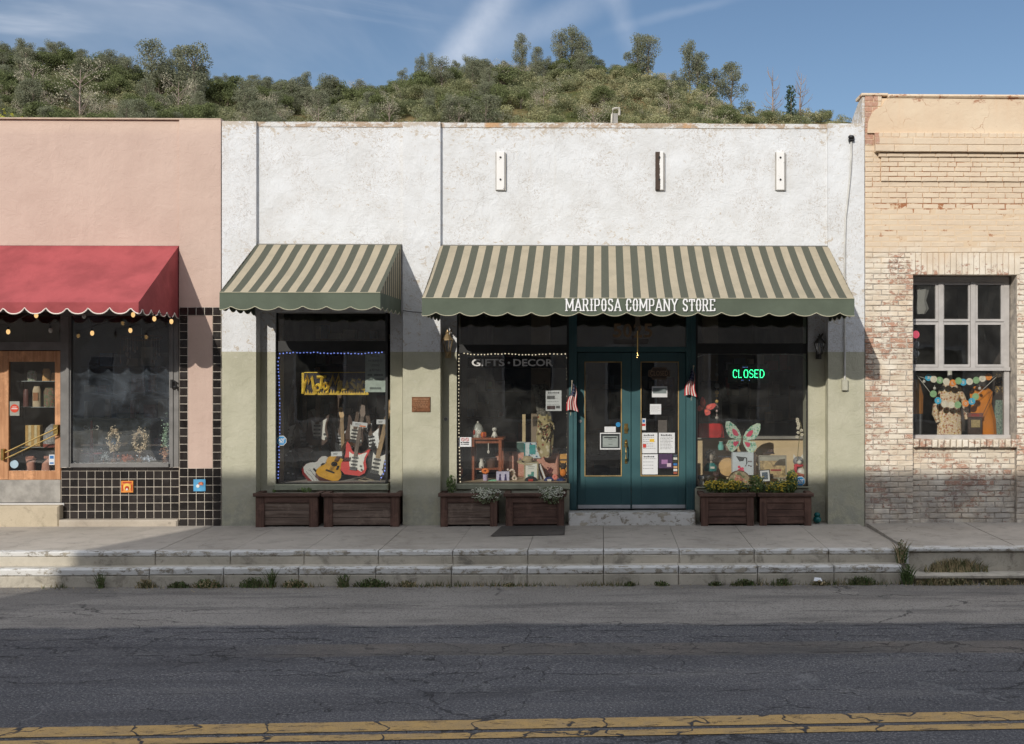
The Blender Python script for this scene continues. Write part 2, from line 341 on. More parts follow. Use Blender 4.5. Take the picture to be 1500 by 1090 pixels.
def m_plaster():
    t = NT('peach_plaster'); h, nb = stucco_nodes(t, .4)
    c = t.mix(t.rng(t.noise(1.5, 5), .3, .7), (.67, .55, .405), (.62, .48, .34))
    s = t.rng(t.noise(1, 6, .65, vec=t.mapv((6, 1, .5))), .52, .78); c = t.mix(t.math('MULTIPLY', s, .5), c, (.64, .42, .25))
    rust = t.math('MULTIPLY', t.rng(t.noise(5, 8, .8, vec=t.mapv((1, 1, 2))), .53, .60), t.rng(t.z, 6.02, 6.12)); c = t.mix(rust, c, (.32, .12, .06))
    cr = t.voro(1.7, 'DISTANCE_TO_EDGE', vec=t.warp(.5, 3)); crm = t.math('MULTIPLY', t.rng(cr, .010, .0), t.rng(t.noise(1.3, 2), .48, .55)); c = t.mix(t.math('MULTIPLY', crm, .7), c, (.35, .16, .08))
    sp = t.rng(t.noise(22, 4, .7), .70, .74); c = t.mix(sp, c, (.36, .18, .10))
    return t.fin(c, .8, nb, spec=.2)
PLASTER = m_plaster()
def m_asphalt():
    t = NT('asphalt')
    yj = t.math('ADD', t.y, t.math('MULTIPLY', t.noise(.55, 6, .7), .55)); yj = t.math('SUBTRACT', yj, .27)
    g = t.noise(48, 4, .85); g2 = t.noise(210, 2, .8); big = t.noise(.7, 5, .6)
    agg = t.rng(t.voro(75, vec=t.warp(.02, 20)), .0, .55)
    dark = t.mix(t.rng(big, .3, .7), (.072, .074, .083), (.090, .090, .099))
    lane = t.mix(t.rng(big, .3, .7), (.215, .198, .178), (.28, .26, .235))
    seal = t.mix(t.rng(t.noise(1.4, 5), .35, .65), (.092, .086, .082), (.118, .104, .094))
    c = t.mix(t.rng(yj, -4.40, -4.22), dark, lane)
    ys = t.math('ADD', t.y, t.math('MULTIPLY', t.noise(.8, 4), .22))
    sm = t.math('MULTIPLY', t.rng(ys, -5.42, -5.38), t.rng(ys, -4.93, -4.98)); rx = t.rng(t.x, -3.6, -2.2)
    sm = t.math('MULTIPLY', sm, rx); c = t.mix(sm, c, seal)
    sp = t.rng(g, .53, .64); c = t.mix(t.math('MULTIPLY', sp, t.math('SUBTRACT', .75, t.math('MULTIPLY', sm, .65))), c, (.30, .29, .275))
    dk = t.rng(g, .48, .38); c = t.mix(t.math('MULTIPLY', dk, .75), c, (.018, .018, .022))
    sp2 = t.rng(t.noise(30, 2, .9), .68, .73); c = t.mix(t.math('MULTIPLY', sp2, .5), c, (.38, .37, .35))
    st = t.noise(1, 6, .7, vec=t.mapv((.35, 2.2, 1))); c = t.mix(t.math('MULTIPLY', t.rng(st, .36, .52, 1, 0), .42), c, mul((.06, .06, .066), .6)); c = t.mix(t.math('MULTIPLY', t.rng(st, .52, .72), .30), c, (.21, .20, .185))
    pt = t.voro(.55, vec=t.mapv((.5, 1, 1), vec=t.warp(.6, 2)), out='Color'); sx = t.n('ShaderNodeSeparateXYZ'); t.l(pt, sx.inputs[0]); c = t.mix(t.math('MULTIPLY', t.rng(sx.outputs[0], .55, .9), .25), c, (.045, .045, .05))
    oil = t.rng(t.noise(2.6, 5, .7, vec=t.mapv(loc=(3, 3, 0))), .62, .70); c = t.mix(t.math('MULTIPLY', oil, .4), c, (.03, .03, .032))
    # cracks
    wv = t.warp(.9, 1.3); wv2 = t.warp(.12, 9, vec=wv)
    wv3 = t.warp(.05, 24, vec=wv2); wv2 = wv3; cr = t.voro(.42, 'DISTANCE_TO_EDGE', vec=t.mapv((.55, 1.3, 1), vec=wv3)); gate = t.math('MULTIPLY', t.rng(t.noise(.5, 3), .40, .52), t.rng(t.noise(3.5, 3), .34, .50))
    cm = t.math('MULTIPLY', t.rng(cr, .0065, .001), t.math('MULTIPLY', gate, .9))
    cr2 = t.voro(1.5, 'DISTANCE_TO_EDGE', vec=wv2); gate2 = t.math('MULTIPLY', t.rng(t.noise(.7, 3, vec=t.mapv(loc=(9, 0, 0))), .46, .58), t.rng(yj, -3.9, -4.4))
    cm = t.math('MAXIMUM', cm, t.math('MULTIPLY', t.rng(cr2, .010, .002), gate2))
    # long ragged joints running along the road
    for (y0, a, w, s) in ((-4.42, .30, .030, 1.1), (-4.58, .5, .020, .8), (-4.85, .4, .022, 1.3), (-5.45, .16, .018, 1.4), (-3.72, .06, .008, .6), (-6.1, .6, .014, .6), (-6.6, .5, .010, .9)):
        nn = t.noise(s, 8, .75, vec=t.mapv((1, .0, 0), loc=(y0*7, 0, 0))); d = t.math('ABSOLUTE', t.math('SUBTRACT', t.math('SUBTRACT', t.y, y0), t.math('MULTIPLY', t.math('SUBTRACT', nn, .5), a)), 0)
        gt = t.rng(t.noise(2.2, 5, .7, vec=t.mapv(loc=(0, y0*5, 0))), .46, .58); cm = t.math('MAXIMUM', cm, t.math('MULTIPLY', t.rng(d, w, w*.25), gt))
    c = t.mix(t.math('MULTIPLY', cm, .75), c, (.018, .018, .02))
    pale = t.math('MULTIPLY', t.rng(cr2, .045, .02), t.math('MULTIPLY', t.rng(t.noise(1.6, 5, .7), .54, .60), t.rng(yj, -5.5, -6.0))); c = t.mix(t.math('MULTIPLY', pale, .28), c, (.24, .24, .24))
    dust = t.math('MULTIPLY', t.rng(t.y, -2.75, -2.2), t.rng(t.noise(4, 5, .7), .35, .6)); c = t.mix(t.math('MULTIPLY', dust, .5), c, (.14, .125, .105))
    hh = t.math('ADD', t.math('MULTIPLY', g, .6), t.math('ADD', t.math('MULTIPLY', g2, .3), t.math('MULTIPLY', cm, -2.0)))
    hh = t.math('ADD', hh, t.math('MULTIPLY', t.noise(5, 4, .6), .8))
    return t.fin(c, t.math('SUBTRACT', .88, t.math('MULTIPLY', sm, .15)), t.bump(hh, .75, .010), spec=.25)
ASPHALT = m_asphalt()
def m_yellow():
    t = NT('worn_yellow_paint'); wv2 = t.warp(.12, 9, vec=t.warp(.9, 1.3))
    c = t.mix(t.rng(t.noise(6, 6, .7), .35, .7), (.47, .30, .105), (.36, .245, .115))
    c = t.mix(t.rng(t.noise(120, 3, .8), .5, .68), c, (.20, .145, .075))
    cr = t.voro(1.1, 'DISTANCE_TO_EDGE', vec=t.mapv((1, .9, 1), vec=wv2)); cm = t.rng(cr, .016, .006)
    ch = t.rng(t.noise(12, 9, .85, vec=t.mapv((.4, 1, 1))), .555, .58); cm = t.math('MAXIMUM', cm, t.math('MULTIPLY', ch, .7))
    c = t.mix(cm, c, (.030, .030, .034))
    return t.fin(c, .7, t.bump(t.math('SUBTRACT', t.noise(80, 3, .8), t.math('MULTIPLY', cm, 1.5)), .6, .008), spec=.3)
YELLOW = m_yellow()
def m_concrete(name, a, b, stain=.4, fine=True):
    t = NT(name); gum = t.rng(t.voro(2.2, vec=t.warp(.1, 9)), .055, .04); c = t.mix(t.rng(t.noise(1.2, 6, .65), .3, .7), a, b)
    s = t.rng(t.noise(3.5, 8, .75, .5), .50, .64); c = t.mix(t.math('MULTIPLY', s, stain), c, mul(a, .5))
    c = t.mix(t.math('MULTIPLY', t.rng(t.noise(90, 4, .8), .55, .72), .4), c, mul(b, 1.35)); c = t.mix(t.math('MULTIPLY', t.rng(t.noise(60, 3, .8), .42, .32), .35), c, mul(a, .45))
    cr = t.voro(.7, 'DISTANCE_TO_EDGE', vec=t.warp(.5, 2)); cm = t.math('MULTIPLY', t.rng(cr, .006, .001), t.rng(t.noise(.8, 2), .58, .66)); c = t.mix(t.math('MULTIPLY', cm, .6), c, mul(a, .3))
    c = t.mix(t.math('MULTIPLY', gum, .6), c, mul(a, .35)); lg = t.rng(t.noise(.9, 5, .7, vec=t.mapv((1, 1, 1), loc=(7, 0, 0))), .42, .66); c = t.mix(t.math('MULTIPLY', lg, .35), c, mul(b, 1.25))
    return t.fin(c, .85, t.bump(t.math('ADD', t.noise(45, 5, .7), t.math('MULTIPLY', t.noise(6, 4), .7)), .45, .006), spec=.25)
WALK = m_concrete('sidewalk_concrete', (.35, .318, .275), (.455, .415, .365))
KERBC = m_concrete('kerb_concrete', (.33, .30, .245), (.50, .46, .385), .8)
def m_kerbpaint():
    t = NT('worn_white_kerb_paint'); pt = t.mix(t.noise(5, 4), (.70, .70, .68), (.50, .485, .455))
    wv = t.noise(11, 9, .80, .3, vec=t.mapv((.6, 1, 1))); m = t.rng(wv, .515, .56)
    c = t.mix(m, pt, t.mix(t.rng(t.noise(7, 5, .7), .4, .6), (.24, .215, .175), (.42, .38, .31))); return t.fin(c, .75, t.bump(t.math('SUBTRACT', t.noise(50, 4), m), .5, .005), spec=.3)
KERBW = m_kerbpaint()
def m_stripe(name, off, pitch, dark, light, axis='x'):
    t = NT(name); q = t.x if axis == 'x' else t.y
    ph = t.math('FRACT', t.math('DIVIDE', t.math('SUBTRACT', q, off), pitch)); m = t.math('LESS_THAN', ph, .5)
    light = t.mix(t.math('MULTIPLY', t.rng(t.noise(1.1, 5, .65, vec=t.mapv((1.4, 1, .6))), .35, .7), .35), light, mul(light, .72)); c = t.mix(m, light, dark); c = t.mix(t.math('MULTIPLY', t.rng(t.noise(3, 6, .7), .4, .75), .22), c, mul(dark, 1.25)); c = t.mix(t.math('MULTIPLY', t.rng(t.noise(160, 2), .4, .7), .12), c, (.1, .1, .09))
    return t.fin(c, .85, t.bump(t.noise(220, 2), .2, .002, t.bump(t.noise(3, 4, .55, 1.0, vec=t.mapv((1, .6, .6))), .55, .05)), spec=.15)
DKG, BEI = (.086, .090, .068), (.40, .345, .25)
def m_cloth(name, col, var=.1, foldb=.25):
    if name in MC: return MC[name]
    t = NT(name); c = t.mix(t.rng(t.noise(2.5, 5), .3, .7), mul(col, 1-var), mul(col, 1+var))
    MC[name] = t.fin(c, .85, t.bump(t.noise(200, 2), .2, .002, t.bump(t.noise(5, 4, .5, .5), foldb, .03)), spec=.2); return MC[name]
def m_pattern(name, bgc, cols, sc, thr=.4):
    t = NT(name); c = bgc
    for i, k in enumerate(cols):
        d = t.voro(sc*(1+.23*i), vec=t.mapv(loc=(i*3.1, i, i*7.7), vec=t.warp(.02, 40))); c = t.mix(t.rng(d, thr*(1-.12*i), thr*(1-.12*i)-.06), c, k)
    MC[name] = t.fin(c, .7, t.bump(t.noise(50, 3), .3, .01), spec=.25); return t.mat
def m_wood(name, a, b, rough=.6, axis=0, sc=1.0):
    if name in MC: return MC[name]
    t = NT(name); s = [26, 26, 26]; s[axis] = 1.6
    g = t.noise(1*sc, 6, .65, .4, vec=t.mapv(tuple(s))); c = t.mix(t.rng(g, .32, .68), a, b)
    c = t.mix(t.math('MULTIPLY', t.rng(t.noise(5, 7, .75), .5, .65), .5), c, mul(b, 1.5))
    MC[name] = t.fin(c, rough, t.bump(g, .5, .005), spec=.3); return MC[name]
PLW = m_wood('planter_wood', (.060, .034, .026), (.135, .078, .060), .7); PLV = m_wood('planter_post_wood', (.062, .033, .025), (.14, .078, .058), .7, 2)
PLG = m_wood('weathered_plank_wood', (.085, .058, .045), (.20, .15, .12), .85)
DOORWOOD = m_wood('orange_varnished_wood', (.38, .18, .085), (.55, .29, .15), .45, 2)
def m_teal():
    t = NT('teal_door_paint'); c = t.mix(t.rng(t.noise(2, 5), .3, .7), (.028, .082, .093), (.042, .112, .12))
    sc = t.rng(t.noise(9, 9, .8, vec=t.mapv((1, 1, .4))), .66, .69); lowg = t.rng(t.z, 1.2, .5, .25, 1); c = t.mix(t.math('MULTIPLY', sc, lowg), c, (.16, .19, .18))
    return t.fin(c, .38, t.bump(t.noise(12, 5), .12, .006), spec=.5)
TEAL = m_teal()
GREYF = simple('grey_painted_frame', (.17, .165, .16), .5, .15); DARKF = simple('dark_frame_paint', (.022, .022, .022), .45, .2)
LGREY = simple('light_grey_window_paint', (.43, .41, .395), .55, .1); SAGEF = simple('sage_sill_paint', (.36, .37, .27), .6, .15)
TILE = None
def m_tile(name, col, rough=.12):
    t = NT(name); at = t.n('ShaderNodeAttribute'); at.attribute_name = 'br'
    c = t.mix(at.outputs['Fac'], mul(col, .6), mul(col, 1.9)); c = t.mix(t.math('MULTIPLY', t.rng(t.noise(7, 6, .7), .5, .7), .3), c, (.06, .055, .05))
    return t.fin(c, t.rng(t.noise(9, 4), .3, .7, rough, rough+.15), t.bump(t.noise(14, 2), .12, .01), spec=.55)
TILE = m_tile('black_glazed_tile', (.014, .011, .010)); GROUT = simple('pale_grout', (.62, .56, .48), .9, .2)
GOLD = simple('brass', (.62, .43, .16), .25, .2, metal=1, bump=.05); STEEL = simple('brushed_steel', (.42, .42, .42), .35, .15, metal=1)
BLACK = simple('black_plastic', (.015, .015, .016), .4, .2); WHITE = simple('white_enamel', (.72, .71, .68), .45, .05)
PAPER = simple('white_paper', (.66, .67, .68), .8, .04, bump=.05); INK = simple('black_ink', (.03, .03, .035), .8, .1, bump=0)
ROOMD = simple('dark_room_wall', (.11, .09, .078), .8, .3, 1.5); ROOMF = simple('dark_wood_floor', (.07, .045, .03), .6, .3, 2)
GREYT = simple('faded_grey_lettering', (.33, .33, .32), .7, .1, bump=0)
# ------------------------------------------------------------------ ground, road, kerbs, pavement
def struct(o): o['kind'] = 'structure'; return o
FIELD = simple('dry_soil_ground', (.12, .11, .07), .9, .3, .3)
g = MB(); g.add([(-1500, -600, -.25), (1500, -600, -.25), (1500, 2500, -.25), (-1500, 2500, -.25)], [(0, 1, 2, 3)]); struct(g.build('ground', FIELD))
m = MB(); ys = [-12.4, -11, -9.4, -7.4, -6, -4.5, -3.3, -2.15]; zr = lambda y: -.055*((y+7.3)/5.1)**2
vs = []; fs = []
for x in (-60, 60): vs += [(x, y, zr(y)) for y in ys]
for i in range(len(ys)-1): fs.append((i+1, i, i+8, i+9))
m.add(vs, fs); struct(m.build('road', ASPHALT))
def lane(ya0, ya1, name):
    m = MB(); vs = []; fs = []
    xs = [-9+i*1.0 for i in range(19)]
    for x in xs:
        off = .032*(x+.4)
        for yy in (ya0+off, ya1+off): vs.append((x, yy, zr(yy)+.004))
    for i in range(len(xs)-1): fs.append((2*i, 2*i+2, 2*i+3, 2*i+1))
    m.add(vs, fs); return m.build(name, YELLOW)
def yroad(px, py):      # ground hit
    y = -7.3
    for _ in range(8):
        d = raydir(px, py); t = (zr(y)-EYE)/d.z; y = -DIST+d.y*t
    return y
ya = yroad(750, 1054); yb = yroad(750, 1068); yc = yroad(750, 1072.5); yd = yroad(750, 1081)
o = lane(yb, ya, 'centre_line_marking'); struct(o); o2 = lane(yd, yc, 'centre_line_marking'); struct(o2)
YK, YL = -1.97, -2.20
zt, zs = W(885, 806, YK).z, W(885, 825, YK).z
zw = Z(768, 0, 880)
UJ = [-700, -420, -60, 227, 337, 445, 554, 663, 773, 884, 995, 1105, 1214, 1316]
LJ = [-700, -420, -70, 218, 327, 437, 550, 661, 772, 884, 994, 1110, 1222, 1322]
xk = lambda p, y: W(p, 800, y).x
sw = MB(); ku = MB()
def slab(m, x0, x1, y0, y1, za, zb, sk=0):   # pavement slab, sloping from the wall to the kerb
    vs = [(x0+sk, y1, zb-.12), (x1+sk, y1, zb-.12), (x1, y0, za-.12), (x0, y0, za-.12), (x0+sk, y1, zb), (x1+sk, y1, zb), (x1, y0, za), (x0, y0, za)]
    m.add(vs, [(0, 1, 2, 3), (4, 7, 6, 5), (0, 4, 5, 1), (1, 5, 6, 2), (2, 6, 7, 3), (3, 7, 4, 0)])
yi = YK+.13
for a, b in zip(UJ[:-1], UJ[1:]):
    x0, x1 = xk(a, YK)+.003, xk(b, YK)-.003; j = rnd.uniform(-.003, .003)
    slab(sw, x0-.0, x1, yi+.004, .46, zt+j, zw+j)
    ku.cur = 0; ku.cbox(x0, x1, YK+.004, yi, zs-.05, zt-.06+j, .01)
    ku.cur = 1; ku.cbox(x0+.002, x1-.002, YK, yi-.002, zt-.06+j, zt+.002+j, .014)
for a, b in zip(LJ[:-1], LJ[1:]):
    x0, x1 = xk(a, YL)+.003, xk(b, YL)-.003; j = rnd.uniform(-.004, .002)
    ku.cur = 0; ku.cbox(x0, x1, YL+.003, YK+.01, -.2, zs-.085+j, .01)
    ku.cur = 1; ku.cbox(x0+.002, x1-.002, YL, YL+.10, zs-.085+j, zs+j+.001, .016)
    ku.cur = 0; ku.box(x0, x1, YL+.102, YK+.01, zs-.055, zs+j-.002)
xe = xk(1328, YK)
for i in range(6):      # higher, older pavement in front of the brick building
    a, b = xe+.01+i*1.35, xe+1.35*(i+1)-.004
    slab(sw, a, b, yi+.03, .3, zt+.012, zw+.004)
sw.box(xk(1316, YK)-.01, xe, yi+.02, .3, zt-.2, zt-.012)
ku.cur = 1; ku.cbox(xe, xe+8.5, YK-.02, yi+.028, zt-.03, zt+.014, .012); ku.cur = 0
ku.cbox(xe, xe+8.5, YK+.008, yi+.02, -.1, zt-.031, .02)
zl2 = W(1400, 838, YK-.05).z
ku.cbox(xe+.02, xe+8.5, YL-.02, YK+.018, zl2-.045, zl2, .01); ku.box(xe+.05, xe+8.5, YL+.06, YK, -.2, zl2-.046)
ku.cur = 1; ku.box(xe-.02, xe+.02, YK-.015, YK+.018, zs-.02, zt-.032)
struct(sw.build('sidewalk', WALK)); struct(ku.build('kerb', [KERBC, KERBW]))
struct(MB().box(-60, 60, YK+.02, .5, -.24, zt-.125).build('pavement_base', KERBC))
m = MB().cbox(-60, 60, -16.5, -12.4, -.2, .12, .02); struct(m.build('opposite_sidewalk', WALK))
def patch(name, pts, matl, dz=.004):
    m = MB(); vs = []
    for px, py in pts:
        d = raydir(px, py); y = -1
        for _ in range(9):
            z = zt+(zw-zt)*(y-YK)/(-YK); t = (z-EYE)/d.z; y = -DIST+d.y*t
        vs.append((d.x*t, y, zt+(zw-zt)*(y-YK)/(-YK)+dz))
    m.add(vs, [tuple(range(len(vs)))[::-1]]); return m.build(name, matl)
o = patch('pavement_patch', [(735, 771), (828, 770), (827, 784), (718, 786)], m_concrete('dark_cement', (.085, .075, .068), (.11, .10, .09)), .005); struct(o)
# ------------------------------------------------------------------ buildings across the street (they throw the long shadow)
OPPW = simple('opposite_stucco', (.30, .27, .235), .8, .15, 1); OPPG = simple('opposite_window_glass', (.03, .035, .04), .1, .1, bump=0)
def opposite(name, label, x0, x1, h, col, yb=-16.6):
    t = thing(name, label, 'building', ((x0+x1)/2, yb, 0), world=True)
    MB().box(x0, x1, yb-10.4, yb, -.2, h).build('wall', col, t)
    MB().box(x0-.0, x1+.1, yb-.3, yb+.1, h+.002, h+.12).build('cornice', KERBC, t)
    n = int((x1-x0)/3)
    for i in range(n):
        for z0 in (.9, 5.2):
            xa = x0+1.0+i*3.0; w = MB().box(xa, xa+1.5, yb, yb+.03, z0, z0+2.2).build('window', LGREY, t)
            MB().box(xa+.08, xa+1.42, yb+.03, yb+.035, z0+.08, z0+2.12).build('pane', OPPG, w)
opposite('shop_building', 'long two-storey stucco building across the street behind the photographer', W(306, 760, 0).x-.459*16.55, 42, Z(697, 0)+.52*16.6-.12, OPPW)
opposite('shop_building', 'low brown building added unseen beyond the alley, darkening reflections in the shop glass', -42, -8, 7.0, OPPW, -48)  # added out of view to fill a bright gap in the glass reflections
opposite('shop_building', 'tan stucco building across the street beyond the side alley', -58, -20.5, 7.2, simple('opposite_tan', (.28, .23, .19), .8, .15, 1))
# ------------------------------------------------------------------ pink building
xP0, xP1 = X(-420), X(324.5)
pb = thing('pink_shop_building', 'pink stucco shop building with black tiled base and pilaster', 'building', (xP0+2, 2, zw), world=True)
ztop = Z(175.5, 0, 300); zh = Z(455)
xr = X(262.5)
m = MB().box(xP0, xr, .035, .4, Z(452), ztop).box(xr, xP1-.01, 0, .4, Z(450, 0, 300), ztop)
m.box(xP0, xP1-.02, .4, .6, Z(450), ztop-.3)
m.box(xP0, xr, .025, .035, Z(361), Z(357.5))
m.build('wall', PINK, pb)
MB().box(xP0-.02, xP1-.012, -.003, .45, ztop+.001, ztop+.02).build('parapet_cap', simple('pale_pink_cap', (.50, .38, .30), .85), pb)
MB().box(xP0, xP1-.02, .6, 12, 4.9, 5.1).build('roof', FIELD, pb)
MB().box(X(275.2), X(311), .004, .3, Z(686.5), Z(450, 0, 300)-.002).build('pilaster_panel', PINK, pb)
def tiles(m, g, x0, x1, z0, z1, y, p=.1095, hole=None, half_top=False):
    nx = max(1, round((x1-x0)/p)); px = (x1-x0)/nx; zz = z1
    if half_top:
        n2 = int((x1-x0)/.165)
        for i in range(n2+1):
            a = x0+i*.165; b = min(a+.165, x1)
            if b-a > .02: m.r = rnd.random(); m.cbox(a+.003, b-.003, y-.012, y+.01, zz-.045, zz-.004, .005)
        zz -= .049
    nz = max(1, round((zz-z0)/p)); pz = (zz-z0)/nz
    for i in range(nx):
        for j in range(nz):
            a, b, c, d = x0+i*px+.0035, x0+(i+1)*px-.0035, z0+j*pz+.0035, z0+(j+1)*pz-.0035
            if hole and hole(a, b, c, d): continue
            m.r = rnd.random(); o = rnd.uniform(-.0015, .0015); m.cbox(a, b, y-.006+o, y+.012, c, d, .004)
    g.box(x0, x1, y, y+.05, z0, z1)
yt = .10
tl = MB(); gr = MB(); xa, xb = X(90, yt), X(262.3, yt)
zb_ = Z(760.5, yt, 180)
tiles(tl, gr, xa, xb, zb_, Z(684.5, yt, 180), yt, half_top=True)
xa2, xb2 = X(263), X(324)
zq = Z(770, 0, 300)
tl.build('black_tiles', TILE, pb, attr='br'); gr.build('tile_grout', GROUT, pb); tl = MB(); gr = MB()
tiles(tl, gr, xa2, xb2, zq-.02, Z(686, 0, 300), 0)
tiles(tl, gr, xa2, X(275), Z(685.9, 0, 300), Z(450, 0, 300)-.112, 0); tiles(tl, gr, X(311.5), xb2, Z(685.9, 0, 300), Z(450, 0, 300)-.112, 0)
tiles(tl, gr, xa2, xb2, Z(450, 0, 300)-.112, Z(450, 0, 300)-.001, -.001)
tl.build('black_tiles', TILE, pb, attr='br'); gr.build('tile_grout', GROUT, pb)
MB().box(xa2, xb2, .05, .4, zw-.1, Z(450, 0, 300)-.01).box(xa, xb, yt+.05, .5, zw-.1, Z(685.5, yt)).build('base_core', GROUT, pb)
MB().cbox(X(88, 0), X(263, 0)-.01, -.05, .3, zw-.1, Z(761, 0, 180), .02).build('concrete_ledge', m_concrete('pale_cement', (.36, .31, .25), (.46, .41, .34)), pb)
# decorative tiles
FIG = MB()
cx, cz = W(186, 713, yt-.02).x, W(186, 713, yt-.02).z
d1 = bx(cx-.08, cx+.08, yt-.016, yt-.006, cz-.078, cz+.078).build('painted_tile', simple('tile_orange', (.72, .27, .06), .25, .1), pb)
m = MB(); m.cur = 0; m.disc((cx, cz-.005), .05, yt-.019, yt-.016); m.cur = 1; m.box(cx-.06, cx+.06, yt-.019, yt-.016, cz+.045, cz+.065); m.disc((cx, cz-.02), .03, yt-.022, yt-.019); m.cur = 2; m.disc((cx, cz-.035), .014, yt-.025, yt-.022)
m.cur = 1
for sx in (-1, 1): m.box(cx+sx*.062-.008, cx+sx*.062+.008, yt-.019, yt-.016, cz-.06, cz+.03)
m.build('tile_motif', [simple('tile_yellow', (.75, .50, .12), .3, .1), simple('tile_red', (.45, .06, .03), .3, .1), WHITE], d1)
cx, cz = W(292, 711, -.02).x, W(292, 711, -.02).z
d2 = bx(cx-.08, cx+.08, -.016, -.006, cz-.08, cz+.08).build('painted_tile', simple('tile_blue', (.10, .33, .55), .25, .2), pb)
m = MB(); m.cur = 0; m.disc((cx+.02, cz+.025), .035, -.019, -.016, sz=.6); m.cur = 1; m.disc((cx-.02, cz-.01), .022, -.022, -.019); m.cur = 2; m.prism([(cx-.01, cz+.01), (cx+.05, cz+.0), (cx+.03, cz+.05)], -.024, -.021)
m.build('tile_motif', [simple('tile_brown', (.30, .10, .05), .3, .1), WHITE, simple('tile_coral', (.62, .20, .12), .3)], d2)
# shopfront frame and glass
YP = .14
m = MB()
m.box(X(90, YP), X(105, YP), YP-.03, YP+.06, Z(684, YP), Z(450, YP)).box(X(249, YP), X(263, YP)-.002, YP-.03, YP+.06, Z(684, YP), Z(450, YP))
m.box(X(105, YP), X(249, YP), YP-.06, YP+.06, Z(684, YP, 180), Z(678.5, YP, 180)).box(X(105, YP), X(249, YP), YP-.02, YP+.06, Z(463, YP), Z(450, YP))
m.box(X(100, YP), X(103, YP), YP-.045, YP-.031, Z(684, YP), Z(450, YP)).box(X(252, YP), X(255, YP), YP-.045, YP-.031, Z(684, YP), Z(450, YP))
fr = m.build('window_frame', GREYF, pb)
bx(X(105, YP), X(249, YP), YP, YP+.006, Z(678.5, YP), Z(463, YP)).build('window_pane', GLASSD, fr)
m = MB().box(X(-160, YP), X(90, YP)-.001, YP-.02, YP+.06, Z(513, YP, 50), Z(501, YP, 50)).box(X(-160, YP), X(90, YP)-.001, YP-.02, YP+.06, Z(458, YP), Z(450, YP)).box(X(-12, YP), X(0, YP)-.002, YP-.02, YP+.06, zw, Z(513, YP))
tf = m.build('transom_frame', GREYF, pb)
bx(X(-160, YP), X(88, YP), YP+.02, YP+.026, Z(501, YP), Z(458, YP)).build('transom_pane', GLASS, tf)
m = MB(); zd0, zd1 = Z(738, YP, 40), Z(514, YP, 40); xd0, xd1 = X(0, YP)+.002, X(89.5, YP)
zg0, zg1 = Z(689.5, YP, 40), Z(530, YP, 40); xg0, xg1 = X(13.5, YP), X(81, YP)
m.cbox(xd0, xg0, YP-.015, YP+.03, Z(701, YP), zd1).cbox(xg1, xd1, YP-.015, YP+.03, Z(701, YP), zd1).box(xg0, xg1, YP-.012, YP+.03, zg1, zd1-.002).box(xg0, xg1, YP-.012, YP+.03, Z(701, YP), zg0)
dr = m.build('door', DOORWOOD, pb)
bx(xg0, xg1, YP+.008, YP+.014, zg0, zg1).build('door_pane', GLASS, dr)
bx(xd0, xd1, YP-.02, YP+.03, zd0+.02, Z(701, YP)-.002).build('kick_plate', simple('worn_grey_plate', (.30, .285, .26), .55, .25), dr)
m = MB()
for q in (0, 9): m.tube([W(8, 663+q, YP-.07), W(84, 627+q, YP-.07)], .009, 8)
m.box(X(5, YP), X(9, YP), YP-.07, YP-.016, Z(674, YP, 0), Z(657, YP, 0)).box(X(81.5, YP), X(88, YP), YP-.065, YP-.016, Z(636, YP, 0), Z(622, YP, 0)); m.build('push_bars', GOLD, dr)
bx(X(-30), X(89), YP-.05, .4, Z(740.5, YP, 40), Z(736.5, YP, 40)).build('threshold', simple('aluminium_threshold', (.75, .75, .75), .35, .05, metal=.6), pb)
MB().cbox(X(-60), X(87.5), -.03, .4, zw-.1, Z(741, -.03, 40), .02).build('doorstep', m_concrete('cream_step_cement', (.38, .32, .23), (.50, .43, .32)), pb)
m = MB().tube([W(88, 632, YP-.03), W(88, 632, YP-.06)], .014, 8); m.ell(W(88, 640, YP-.05), .014)
# the rest of the pink shop front, past the left edge of the picture
MB().box(xP0, X(-152), .04, .4, zw-.1, Z(452)-.001).build('end_pier', PINK, pb)
MB().box(X(-152)+.001, X(-12, YP)-.001, yt, .5, zw-.1, Z(684.5, yt)).build('side_stall_riser', TILE, pb)
m = MB().box(X(-152)+.001, X(-148), YP-.03, YP+.06, Z(684.4, YP), Z(513.1, YP)).box(X(-148), X(-12, YP)-.001, YP-.03, YP+.06, Z(684.4, YP), Z(678, YP)); f2 = m.build('window_frame', GREYF, pb)
bx(X(-148), X(-12, YP)-.001, YP, YP+.006, Z(678, YP), Z(513.1, YP)).build('window_pane', GLASSD, f2)
# latch on the right frame post
m = MB(); m.box(X(253, YP), X(256, YP), YP-.09, YP-.046, Z(568, YP), Z(556, YP)); m.ell(W(257, 567, YP-.09), .03); m.tube([W(254, 558, YP-.07), W(258, 560, YP-.1), W(259, 568, YP-.1)], .012); m.build('lamp_bracket', BLACK, pb)
def room(name, x0, x1, z0, z1, y0, y1, par, wm=None, fm=None):
    m = MB(); a = .02
    m.cur = 0; m.box(x0-a, x0, y0, y1, z0, z1).box(x1, x1+a, y0, y1, z0, z1).box(x0, x1, y1, y1+a, z0, z1).box(x0-a, x1+a, y0, y1+a, z1, z1+a)
    m.cur = 1; m.box(x0-a, x1+a, y0, y1+a, z0-a, z0)
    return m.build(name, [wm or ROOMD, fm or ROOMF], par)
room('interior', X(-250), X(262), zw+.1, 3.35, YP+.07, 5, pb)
bx(X(104, YP), X(251, YP), YP+.061, .95, Z(684, YP), Z(680, YP)).build('display_deck', simple('display_deck_grey', (.35, .32, .29), .7), pb)
